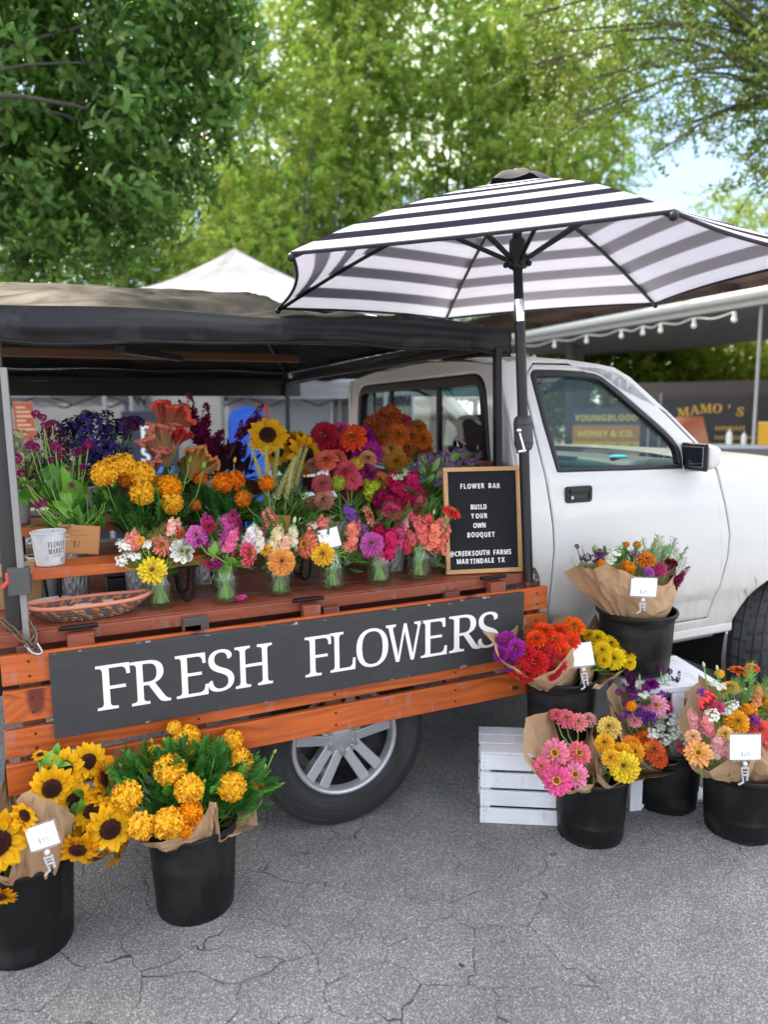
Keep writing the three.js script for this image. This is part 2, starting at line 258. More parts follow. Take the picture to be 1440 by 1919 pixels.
const flatGlass = (pts, dz) => { const sg = new THREE.ShapeGeometry(new THREE.Shape(pts.map(p => new THREE.Vector2(p.x, p.y)))), P = sg.attributes.position; for (let k = 0; k < P.count; k++) P.setZ(k, side(P.getY(k)) + dz); sg.computeVertexNormals(); return sg; };
for (const near of [true, false]) {
  const f = near ? g => g : mirrorZ;
  const d = wpart('door', f(doorPanel.clone()), PAINT, truck); d.userData.label = near ? 'passenger door with a black lift handle' : 'far door seen through the cab';
  wpart('window_frame', f(sheet(winOuter.map(p => V(p.x, p.y, 0)), [shrink(winOuter, .026).reverse()], .03, .007).translate(0, 0, .004)), BLACKTRIM, d);
  wpart('window_glass', f(flatGlass(shrink(winOuter, .02), -.018)), GLASS, d);
  if (!near) continue;
  // lift handle in its black recess, key lock beside it
  const c = S(1084, 926), hs = S(1060, 926).x, he = S(1107, 926).x, w = he - hs, h = .062, z = side(c.y);
  const sh = new THREE.Shape(); { const a = w / 2, b = h / 2, r = .012; sh.moveTo(-a + r, -b); sh.lineTo(a - r, -b); sh.quadraticCurveTo(a, -b, a, -b + r); sh.lineTo(a, b - r); sh.quadraticCurveTo(a, b, a - r, b); sh.lineTo(-a + r, b); sh.quadraticCurveTo(-a, b, -a, b - r); sh.lineTo(-a, -b + r); sh.quadraticCurveTo(-a, -b, -a + r, -b); }
  const inner = new THREE.Path(); { const a = w / 2 - .009, b = h / 2 - .009; inner.moveTo(-a, -b); inner.lineTo(-a, b); inner.lineTo(a, b); inner.lineTo(a, -b); inner.closePath(); } sh.holes.push(inner);
  const hd = wpart('handle', new THREE.ExtrudeGeometry(sh, { depth: .006, bevelEnabled: true, bevelSize: .003, bevelThickness: .004, bevelSegments: 3, curveSegments: 6 }).translate(c.x, c.y, z + .001), BLACKTRIM, d);
  hd.userData.label = 'black lift handle with a key lock';
  wpart('door_seal', tube(doorOut.map(p => V(p.x, p.y, side(p.y) - .012)), .006, 220, 5, true), DARKVOID, truck);
  const mb = new MB(); mb.add(box(w - .016, h - .016, .004, .001).translate(c.x, c.y, z + .003)); mb.add(box(w - .03, .022, .012, .004).rotateX(.25).translate(c.x, c.y + .013, z + .008)); wpart('grip', mb.build(), std('#26272a', .45), d);
  wpart('key_lock', new THREE.CylinderGeometry(.0075, .0075, .012, 16).rotateX(PI / 2).translate(c.x - w * .3, c.y - .012, z + .008), STEEL, d);
}
// sill below the door
wpart('rocker_panel', plank(1.35, .055, .06, .015).translate(2.22, .50, -2.385), PAINT, truck);
wpart('rocker_panel', plank(1.35, .055, .06, .015).translate(2.22, .50, 2 * ZC + 2.385), PAINT, truck);
wpart('sill_strip', box(1.25, .035, .03, .006).translate(2.2, .462, -2.42), std('#8d8a84', .6, { metalness: .4 }), truck);

// roof, hood, rear wall of the cab
const zN = side(topR[1].y) - .004, zF = 2 * ZC - zN, roofPts = topR.slice(0, 6);
{
  const rp = new THREE.CatmullRomCurve3(topR.slice(0, 6).map(p => V(p.x, p.y, 0)), false, 'centripetal').getPoints(14); rp.unshift(V(rearEdge[5].x - .01, rearEdge[5].y - .012, 0));
  const g = grid(24, rp.length - 1, (u, v) => { const p = rp[Math.round(v * (rp.length - 1))], t = u * 2 - 1, z = lerp(side(p.y) - .004, 2 * ZC - side(p.y) + .004, u); return [p.x, p.y + .055 * (1 - .85 * smooth(.45, 1, v)) * (1 - Math.pow(Math.abs(t), 2.6)) - .004, z]; });
  wpart('roof', g, PAINT, truck);
  const g2 = grid(10, 6, (u, v) => { const t = u * 2 - 1, x = lerp(1.68, 2.32, v); return [x, 1.70 + .03 * (1 - t * t) - .02 * v, lerp(side(1.7) - .03, 2 * ZC - side(1.7) + .03, u)]; });
  wpart('headliner', g2, std('#5e5a57', .95), truck);
}
{
  const hx = topR[8].x, g = grid(24, 16, (u, v) => { const x = lerp(hx - .02, 3.86, v), t = u * 2 - 1, y = hoodY - .004 - .03 * smooth(2.9, 3.5, x) - .05 * smooth(3.4, 3.86, x); return [x, y + .06 * (1 - Math.pow(Math.abs(t), 3)), lerp(side(y), 2 * ZC - side(y), u)]; });
  wpart('hood', g, PAINT, truck);
  const gz = 2 * (ZC - side(.9)), nose = new MB(); nose.add(box(.05, .5, -gz - .1, .02).translate(3.88, .88, ZC)); wpart('nose_panel', nose.build(), PAINT, truck);
  const gr = new MB(); for (let k = 0; k < 5; k++) gr.add(box(.03, .02, 1.0, .005).translate(3.91, .82 + k * .05, ZC)); wpart('grille', gr.build(), BLACKTRIM, truck);
  wpart('front_bumper', box(.14, .17, 1.86, .04).translate(3.98, .56, ZC), STEEL, truck);
  for (const s of [-1, 1]) { const hl = wpart('headlight', box(.04, .15, .26, .02).translate(3.905, .93, ZC + s * .68), std('#dfe3e6', .1), truck); hl.userData.label = 'rectangular front headlight'; }
}
// the rear wall is drawn in (z, y) and stood across the cab; the window takes most of its upper half
const rz = z => -(z - ZC);
const zTop = p => side(p);
const rearOut = []; { const ys = [sill, .7, .9, 1.1, 1.27, 1.45, 1.6, rearEdge[4].y, rearEdge[5].y]; for (const y of ys) rearOut.push(V(side(y) - ZC - .012, y, 0)); const yt = rearEdge[5].y; for (const t of [.8, .5, .2, -.2, -.5, -.8]) rearOut.push(V(t * (side(yt) - ZC), yt + .05 * (1 - Math.pow(Math.abs(t), 2.6)), 0)); for (const y of ys.slice().reverse()) rearOut.push(V(-(side(y) - ZC) + .012, y, 0)); }
const rrect = (x0, x1, xt0, xt1, y0, y1, r) => { const a = [], q = [[x0, y0], [x1, y0], [xt1, y1], [xt0, y1]]; for (let k = 0; k < 4; k++) { const p = q[k], b = q[(k + 3) % 4], c = q[(k + 1) % 4], d1 = Math.hypot(b[0] - p[0], b[1] - p[1]), d2 = Math.hypot(c[0] - p[0], c[1] - p[1]), s = [p[0] + (b[0] - p[0]) / d1 * r, p[1] + (b[1] - p[1]) / d1 * r], e = [p[0] + (c[0] - p[0]) / d2 * r, p[1] + (c[1] - p[1]) / d2 * r]; for (let i = 0; i <= 6; i++) { const t = i / 6, m = 1 - t; a.push(V(m * m * s[0] + 2 * m * t * p[0] + t * t * e[0], m * m * s[1] + 2 * m * t * p[1] + t * t * e[1], 0)); } } return a; };
const rw = .76, rwt = .70, rearWin = rrect(-rw, rw, -rwt, rwt, 1.245, 1.70, .10);
const across = g => g.rotateY(-PI / 2);                       // shape x becomes world z, its front faces the tailgate
function flat(outer, holes, depth, bevel) { const sh = new THREE.Shape(outer.map(p => new THREE.Vector2(p.x, p.y))); for (const h of holes) sh.holes.push(new THREE.Path(h.map(p => new THREE.Vector2(p.x, p.y)))); return new THREE.ExtrudeGeometry(sh, { depth, bevelEnabled: bevel > 0, bevelSize: bevel, bevelThickness: bevel, bevelOffset: -bevel, bevelSegments: 3, curveSegments: 1 }); }
wpart('cab_rear_wall', across(flat(rearOut, [rearWin.slice().reverse()], .03, .012)).translate(xr + .028, 0, ZC), PAINT, truck);
const rwin = wpart('rear_window', across(flat(rearWin, [shrink(rearWin, .045).reverse()], .03, .008)).translate(xr + .018, 0, ZC), BLACKTRIM, truck);
rwin.userData.label = 'rear window with a sliding middle pane in a black gasket';
{
  const inn = shrink(rearWin, .04), sg = new THREE.ShapeGeometry(new THREE.Shape(inn.map(p => new THREE.Vector2(p.x, p.y)))); wpart('window_glass', across(sg).translate(xr + .006, 0, ZC), GLASS, rwin);
  for (const s of [-.27, .27]) wpart('window_divider', box(.022, .42, .022, .004).translate(xr + .004, 1.472, ZC + s), BLACKTRIM, rwin);
}
// windscreen with its tinted band, cowl, dashboard, seat
{
  const T = topR[4], B = topR[8], zt = y => side(y) - .05, q = (u, v) => { const y = lerp(B.y, T.y, v), x = lerp(B.x - .03, T.x - .02, v), t = u * 2 - 1; return [x + .07 * (1 - t * t), y, lerp(zt(y), 2 * ZC - zt(y), u)]; };
  const ws = wpart('windscreen', grid(14, 8, (u, v) => q(u, v * .80)), GLASS, truck); wpart('tinted_band', grid(14, 3, (u, v) => q(u, .80 + v * .2)), TINT, ws);
  wpart('dashboard', box(.34, .22, 1.62, .07, 4).translate(2.53, 1.20, ZC), std('#2f3a40', .7), truck);
  wpart('bench_seat', new MB().add(box(.16, .62, 1.5, .06, 4).rotateZ(.16).translate(1.80, 1.06, ZC)).add(box(.5, .16, 1.5, .06, 4).translate(2.0, .78, ZC)).build(), std('#3a3d42', .9), truck);
  for (const s of [-.42, .42]) wpart('headrest', box(.09, .17, .26, .04, 4).rotateZ(.12).translate(1.76, 1.44, ZC + s), std('#33363b', .9), truck);
  const sw = wpart('steering_wheel', new THREE.TorusGeometry(.18, .014, 8, 28).rotateY(PI / 2).rotateZ(.5).translate(2.26, 1.24, ZC - .42), BLACKTRIM, truck);
  wpart('steering_column', tube([V(2.26, 1.24, ZC - .42), V(2.5, 1.14, ZC - .42)], .03, 4, 8), BLACKTRIM, sw);
  wpart('rear_view_mirror', box(.03, .06, .22, .015).translate(2.36, 1.62, ZC), BLACKTRIM, truck);
  wpart('cab_floor', box(1.2, .06, 1.7, .01).translate(2.25, .55, ZC), DARKVOID, truck);
  for (const s of [1, -1]) wpart('door_lining', box(.98, .62, .03, .01).translate(2.22, .92, ZC + s * .86), std('#4b4e52', .9), truck);
  wpart('cloth_on_dashboard', new THREE.SphereGeometry(1, 14, 8).scale(.05, .012, .04).translate(2.44, 1.315, ZC + .62), std('#35a5b5', .9), truck);
  wpart('firewall', box(.04, .7, 1.75, .01).translate(2.72, .9, ZC), DARKVOID, truck);
}
// door mirror
{
  const mm = S(1280, 850), z0 = side(mm.y), B = V(mm.x + .02, mm.y - .01, z0 + .085);
  const hs = new THREE.SphereGeometry(1, 28, 20), P = hs.attributes.position; for (let k = 0; k < P.count; k++) { let x = P.getX(k), y = P.getY(k), z = P.getZ(k); const e = a => Math.sign(a) * Math.pow(Math.abs(a), .45); x = e(x); y = e(y); z = e(z); if (x < 0) x *= .4; const nar = x > 0 ? 1 - .28 * x : 1; P.setXYZ(k, x * .068, y * .058 * nar, z * .086 * nar); } hs.computeVertexNormals();
  const turnM = R(-12), mr = wpart('door_mirror', new MB().add(hs.rotateY(turnM), M4(B)).add(box(.05, .05, .1, .015).translate(B.x, B.y - .045, z0 + .02)).build(), PAINT, truck);
  mr.userData.label = 'white door mirror with a black rimmed glass';
  const face = (w, h, dx, d) => box(d, h, w, .012).translate(dx, 0, 0).rotateY(turnM).translate(B.x, B.y, B.z);
  wpart('mirror_surround', face(.176, .120, -.032, .014), BLACKTRIM, mr); wpart('mirror_glass', face(.140, .090, -.038, .008), std('#8d9096', .06, { metalness: 1 }), mr);
}
// wheels
const TREAD = (() => { const [m, b] = texture(512, 256, (i, j) => { const u = i / 512, v = j / 256; let g = 1; for (const c of [.2, .38, .62, .8]) g *= smooth(.012, .03, Math.abs(v - c)); const blk = (u * 24 + (v > .5 ? .5 : 0) + .6 * Math.abs(v - .5)) % 1; const sip = smooth(.05, .16, Math.abs(blk - .5)); const L = .022 + .02 * fbm(u * 40, v * 20, 91, 3) + .018 * g * sip; return [L, L, L * 1.04, g * (.35 + .65 * sip)]; }); return new THREE.MeshStandardMaterial({ map: m, bumpMap: b, bumpScale: .006, roughness: .85, side: THREE.DoubleSide }); })();
const SIDEWALL = (() => { const [m, b] = texture(512, 256, (i, j) => { const u = i / 512, v = j / 256, n = fbm(u * 30, v * 20, 95, 4), dust = smooth(.45, .8, fbm(u * 8, v * 5, 96, 4)); const L = .013 + .007 * n + .016 * dust; const rib = .5 + .5 * Math.sin(v * 60) * smooth(.5, .6, v) * smooth(.8, .7, v); return [L * 1.03, L, L * .97, rib * .6 + .3 * n]; }); return new THREE.MeshStandardMaterial({ map: m, bumpMap: b, bumpScale: .002, roughness: .8, side: THREE.DoubleSide }); })();
function wheel(cx, cz, faceZ, steer, label) {                 // faceZ +1: the outer face looks at +z
  const r = .335, w = .205, rim = .205;
  const prof = (a) => lathe(a, 64).rotateX(PI / 2).scale(1, 1, faceZ);
  const q = Q(0, steer, 0), pos = V(cx, r, cz), mx = M4(pos, q);
  const put = (name, g, mat, par) => wpart(name, g.applyMatrix4(mx), mat, par);
  const wl = put('wheel', prof([[rim, .085], [rim - .004, .07], [rim - .012, .02], [rim - .012, -.09], [rim + .004, -.098]]), std('#2b2b2e', .6, { metalness: .4 }), truck); if (label) wl.userData.label = label;
  const ty = put('tyre', prof([[rim - .002, .086], [rim + .012, .094], [rim + .04, .101], [rim + .075, .1035], [r - .03, .098], [r - .014, .088]]), SIDEWALL, wl); ty.userData.label = 'black tyre, outer sidewall';
  put('tyre', prof([[r - .014, .088], [r - .004, .078], [r, .05], [r, .018], [r, -.018], [r, -.05], [r - .004, -.078], [r - .016, -.09]]), TREAD, wl);
  put('tyre', prof([[r - .016, -.09], [r - .05, -.1], [rim + .03, -.1], [rim, -.09]]), SIDEWALL, wl);
  const lip = new MB(); lip.add(prof([[rim + .004, .088], [rim + .002, .097], [rim - .008, .099], [rim - .016, .09], [rim - .02, .06]]));
  for (let k = 0; k < 5; k++) for (const s of [-1, 1]) {      // twin spokes
    const sh = new THREE.Shape(), d = .027 * s, hw = .018; sh.moveTo(.05, d * .8 - hw); sh.lineTo(rim - .012, d * 1.25 - hw * 1.15); sh.lineTo(rim - .012, d * 1.25 + hw * 1.15); sh.lineTo(.05, d * .8 + hw); sh.closePath();
    const e = new THREE.ExtrudeGeometry(sh, { depth: .03, bevelEnabled: true, bevelSize: .004, bevelThickness: .006, bevelOffset: -.003, bevelSegments: 2 }), P = e.attributes.position; for (let i = 0; i < P.count; i++) { const x = P.getX(i); P.setZ(i, P.getZ(i) + .025 + .018 * smooth(.05, .19, x)); }
    e.computeVertexNormals(); lip.add(e.scale(1, 1, faceZ), new THREE.Matrix4().makeRotationZ(k * PI * .4 - R(54)));
  }
  lip.add(prof([[.001, .064], [.03, .064], [.04, .058], [.075, .056], [.084, .046], [.084, .02]]));
  put('rim', lip.build(), ALLOY, wl);
  put('brake_disc', new THREE.CylinderGeometry(.15, .15, .02, 40).rotateX(PI / 2).translate(0, 0, -.02 * faceZ), std('#3b3734', .6, { metalness: .6 }), wl);
  for (let k = 0; k < 6; k++) { const a = k * PI / 3 + .52; put('lug_nut', new THREE.CylinderGeometry(.0095, .011, .022, 6).rotateX(PI / 2).translate(.057 * Math.cos(a), .057 * Math.sin(a), .064 * faceZ), STEEL, wl); }
}
wheel(.875, -2.43, 1, 0, 'rear wheel with a twin spoke alloy rim'); wheel(.875, 2 * ZC + 2.43, -1, 0);
wheel(3.245, -2.47, 1, R(27), 'front wheel turned inward under the wing'); wheel(3.245, 2 * ZC + 2.47, -1, R(27));
// frame and axle under the bed
{
  const mb = new MB(); for (const s of [-.4, .4]) mb.add(box(4.2, .13, .07, .008).translate(1.75, .58, ZC + s)); for (const x of [-.3, .5, 1.3, 2.6]) mb.add(box(.08, .1, .8, .008).translate(x, .58, ZC)); wpart('chassis_rail', mb.build(), std('#1d1b1a', .85), truck);
  wpart('axle', tube([V(.875, .335, ZC - .75), V(.875, .335, ZC), V(.875, .335, ZC + .75)], .045, 6, 10).clone(), std('#201e1d', .8), truck);
  wpart('leaf_spring', new MB().add(tube([V(.3, .5, -2.72), V(.875, .40, -2.72), V(1.45, .5, -2.72)], .022, 10, 6)).build(), std('#211f1e', .8), truck);
  const liner = grid(16, 4, (u, v) => { const a = lerp(-.2, PI + .2, u); return [wheelF.x + .41 * Math.cos(a), wheelF.y + .41 * Math.sin(a), lerp(side(.6) - .02, side(.6) - .35, v)]; }); wpart('wheel_arch_liner', liner, DARKVOID, truck);
}
// the wooden flatbed
const BED = .905, ZB = -2.29;
for (let k = 0; k < 11; k++) { const d = .148; wpart('bed_board', plank(2.12, .032, d - .006, .003).translate(.56, BED - .016 - (k ? 0.0 : 0), ZB - .085 - d * k), k % 3 ? BEDWOOD : SLATWOOD === 0 ? BEDWOOD : BEDWOOD, truck); }
wpart('edge_beam', plank(2.12, .04, .02, .004).translate(.56, BED - .021, ZB), BEDWOOD, truck);
wpart('bed_beam', plank(2.0, .05, .05, .004).translate(.6, BED - .07, ZB - .12), DARKWOOD, truck);
for (let k = 0; k < 4; k++) wpart('bed_beam', plank(1.6, .07, .05, .004).rotateY(PI / 2).translate(-.1 + k * .5, BED - .1, ZC + .1), DARKWOOD, truck);
// hinged side of four slats
const ZS = -2.225, slatY = [[.857, .768], [.752, .654], [.635, .549], [.528, .433]], slatX = [[-.212, 1.692], [-.213, 1.694], [-.218, 1.69], [-.22, 1.66]];
slatY.forEach(([a, b], k) => { const [x0, x1] = slatX[k]; const m = wpart('slat', plank(x1 - x0, a - b, .022, .004).translate((x0 + x1) / 2, (a + b) / 2, ZS - .011), SLATWOOD, truck); const sc = new MB(); for (const x of [-.14, .33, .80, 1.28, 1.64]) for (const d of [-.022, .022]) sc.add(new THREE.CylinderGeometry(.0042, .0042, .002, 10).rotateX(PI / 2), M4(V(x + .004 * Math.sin(x * 90 + k), (a + b) / 2 + d, ZS + .0006))); wpart('screws', sc.build(), std('#4a3a30', .4, { metalness: .7 }), m); });
for (const x of [-.14, .33, .80, 1.28, 1.64]) wpart('slat_post', plank(.06, .44, .03, .004).translate(x, .655, ZS - .04), DARKWOOD, truck);
for (const [px, w] of [[150, .075], [585, .06], [931, .066]]) {
  const p = atZ(px, 1180, ZS - .02); wpart('hinge_block', plank(w, .06, .04, .004).translate(p.x, .872 - .008, ZS - .028), BEDWOOD, truck);
  const h = wpart('hinge', box(.10, .008, .026, .002).translate(p.x - .004, BED - .001 + .004, ZB + .02), BLACKMETAL, truck); wpart('hinge_pin', tube([V(p.x - .06, BED + .004, ZB + .03), V(p.x + .05, BED + .004, ZB + .03)], .0065, 2, 8), BLACKMETAL, h);
}
wpart('hinge_block', plank(.08, .05, .03).translate(atZ(368, 1172, ZS - .03).x, .87, ZS - .04), std('#4c4641', .8), truck);
wpart('latch', new MB().add(box(.035, .008, .004, .002).rotateZ(.3)).add(box(.035, .008, .004, .002).rotateZ(-.3)).build().translate(atZ(963, 1288, ZS).x, atZ(963, 1288, ZS).y, ZS + .006), STEEL, truck);
// headboard behind the cab, far side rail
for (let k = 0; k < 4; k++) wpart('headboard_slat', plank(1.6, .085, .022).rotateY(PI / 2).translate(1.595, .97 + k * .108, ZC + .08), k === 3 ? BEDWOOD : DARKWOOD, truck);
for (const z of [-2.45, -3.2, -3.95]) wpart('headboard_post', plank(.04, .42, .06).translate(1.575, 1.12, z), DARKWOOD, truck);
for (let k = 0; k < 2; k++) wpart('rail_board', plank(2.05, .09, .022).translate(.56, 1.0 + k * .13, -3.96), DARKWOOD, truck);
// ---------------------------------------------------------------- canopy over the flatbed
{
  const x0 = -.95, x1 = 1.62, z0 = -2.42, z1 = -5.42, hem = 1.765, eave = 1.865, ridge = 2.19, zr = -3.92, rx0 = -.2, rx1 = .92;
  const t = thing('truck_canopy', 'black tarpaulin canopy on a metal frame over the flower filled flatbed', 'canopy', V((x0 + x1) / 2, 0, (z0 + z1) / 2));
  const roofY = (x, z) => { // hipped roof that sags between its frame
    const fz = Math.min((z0 - z) / (z0 - zr), (z - z1) / (zr - z1)), fx = Math.min((x - x0) / (rx0 - x0), (x1 - x) / (x1 - rx1)), f = clamp(Math.min(fz, fx));
    const wr = (fbm(x * 2.2 + z * .7, z * 2.6, 201, 4) - .5) * .095 + (fbm(x * 1.4 + 3, z * 9, 207, 3) - .5) * .03 + (vnoise(x * 9 + z * 4, z * 22, 209) - .5) * .012;
    return eave + (ridge - eave) * f - .03 * Math.sin(PI * clamp(f)) + wr * smooth(0, .12, f) + .006 * Math.sin(x * 7);
  };
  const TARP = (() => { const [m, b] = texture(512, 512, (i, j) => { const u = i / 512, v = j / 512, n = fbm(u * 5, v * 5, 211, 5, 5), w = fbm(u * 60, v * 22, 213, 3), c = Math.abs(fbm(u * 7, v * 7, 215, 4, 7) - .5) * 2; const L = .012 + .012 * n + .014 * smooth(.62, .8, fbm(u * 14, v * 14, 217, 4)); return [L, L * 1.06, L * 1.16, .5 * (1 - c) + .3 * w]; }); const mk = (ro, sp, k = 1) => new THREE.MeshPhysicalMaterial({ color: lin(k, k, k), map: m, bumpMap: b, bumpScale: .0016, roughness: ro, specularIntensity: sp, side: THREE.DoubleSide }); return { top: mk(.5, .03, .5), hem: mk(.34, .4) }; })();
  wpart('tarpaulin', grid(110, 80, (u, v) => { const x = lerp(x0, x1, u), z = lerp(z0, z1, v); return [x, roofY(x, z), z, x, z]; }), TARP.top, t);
  const hemY = (a) => hem + .012 * Math.sin(a * 3.1) + .006 * Math.sin(a * 11);
  const val = (A, B, n, nx, nz) => grid(n * 2, 12, (u, v) => { const x = lerp(A[0], B[0], u), z = lerp(A[1], B[1], u), y = lerp(roofY(clamp(x, x0, x1), clamp(z, z1, z0)), hemY(x + z), v), o = .016 * Math.sin(v * PI) + .03 * v * (fbm((x + z) * 4, v * 2.2, 221, 3) - .4) + .010 * (vnoise((x + z) * 2.5, v * 7, 223) - .5) + .006; return [x + nx * o, y, z + nz * o, (x + z), y]; });
  const vl = [[[x0, z0], [x1, z0], 70, 0, 1], [[x1, z0], [x1, z1], 60, 1, 0], [[x1, z1], [x0, z1], 60, 0, -1], [[x0, z1], [x0, z0], 50, -1, 0]];
  for (const a of vl) wpart('valance', val(...a), TARP.hem, t);
  for (const a of vl.slice(0, 2)) { const b = a.slice(); wpart('hem_band', tube(Array.from({ length: 12 }, (_, k) => { const u = k / 11, x = lerp(a[0][0], a[1][0], u), z = lerp(a[0][1], a[1][1], u); return V(x + a[3] * .012, hemY(x + z) + .004, z + a[4] * .012); }), .007, 40, 6), TARP.hem, t); }
  const FR = std('#232427', .45, { metalness: .5 });
  const beams = [[V(x0, hem + .03, z0 - .04), V(x1 - .03, hem + .03, z0 - .04)], [V(x0, hem + .03, z1 + .04), V(x1 - .03, hem + .03, z1 + .04)], [V(x1 - .04, hem + .03, z0 - .04), V(x1 - .04, hem + .03, z1 + .04)], [V(x0 + .04, hem + .03, z0 - .04), V(x0 + .04, hem + .03, z1 + .04)]];
  for (const [a, b] of beams) { const d = b.clone().sub(a), L = d.length(), g = box(L, .03, .026, .003); g.applyMatrix4(M4(a.clone().add(b).multiplyScalar(.5), new THREE.Quaternion().setFromUnitVectors(V(1, 0, 0), d.normalize()))); wpart('frame_rail', g, FR, t); }
  wpart('frame_rail', box(3.0, .10, .03, .003).translate(.2, hem - .035, z1 + .01), std('#0f1012', .6), t);
  for (const [a, b] of [[V(x0, eave, z0 - .03), V(rx0, ridge - .03, zr)], [V(x1 - .03, eave - .02, z0 - .03), V(rx1, ridge - .04, zr)], [V(x1 - .03, eave - .02, z1 + .03), V(rx1, ridge - .04, zr)], [V(rx0, ridge - .04, zr), V(rx1, ridge - .04, zr)]]) wpart('rafter', tube([a, b], .012, 2, 6), FR, t);
  wpart('batten', plank(2.3, .05, .03).translate(.28, 1.90, -4.55), std('#7a5a45', .8), t); wpart('brace', box(.035, .03, 1.9, .003).rotateX(.06).rotateY(-.25).translate(.42, 1.815, -3.5), FR, t);
  // posts
  const rod = (a, b, w, d, m, nm) => { const v = b.clone().sub(a), L = v.length(); const g = box(w, L, d, .003).applyMatrix4(M4(a.clone().add(b).multiplyScalar(.5), new THREE.Quaternion().setFromUnitVectors(UP, v.normalize()))); return wpart(nm ?? 'post', g, m, t); };
  const lp = (px, py, z) => atZ(px, py, z);
  const A = lp(26, 1180, -2.335), B = lp(-14, 640, -2.38); const p1 = rod(A, B, .04, .04, std('#3c3b3b', .5, { metalness: .5 }));
  const C = lp(52, 1212, -2.262), D = lp(6, 690, -2.35); const p2 = rod(C, D, .019, .03, std('#8a8885', .5, { metalness: .55 })); p2.userData.label = 'scuffed bare aluminium strip of the front post';
  const k = lp(36, 1090, -2.27); rod(k.clone().add(V(0, -.035, 0)), k.clone().add(V(0, .04, 0)), .058, .05, std('#4a4a4b', .6), 'clamp');
  const lv = wpart('lever', new MB().add(box(.010, .026, .010, .003).rotateZ(.05).translate(0, .012, 0)).add(box(.010, .026, .010, .003).rotateZ(-.75).translate(-.007, -.009, 0)).build().translate(lp(14, 1090, -2.25).x, k.y + .008, -2.25), std('#d93a2c', .5), t); lv.userData.label = 'red release lever';
  rod(V(1.585, .60, -2.405), V(1.562, hem + .02, -2.405), .028, .028, std('#202124', .45, { metalness: .5 }));
  rod(V(1.58, 0, z1 + .05), V(1.58, hem + .02, z1 + .05), .03, .03, FR); rod(V(x0 + .05, 0, z1 + .05), V(x0 + .05, hem + .02, z1 + .05), .03, .03, FR); rod(V(x0 + .05, 0, z0 - .04), V(x0 + .05, hem, z0 - .04), .03, .03, FR);
}
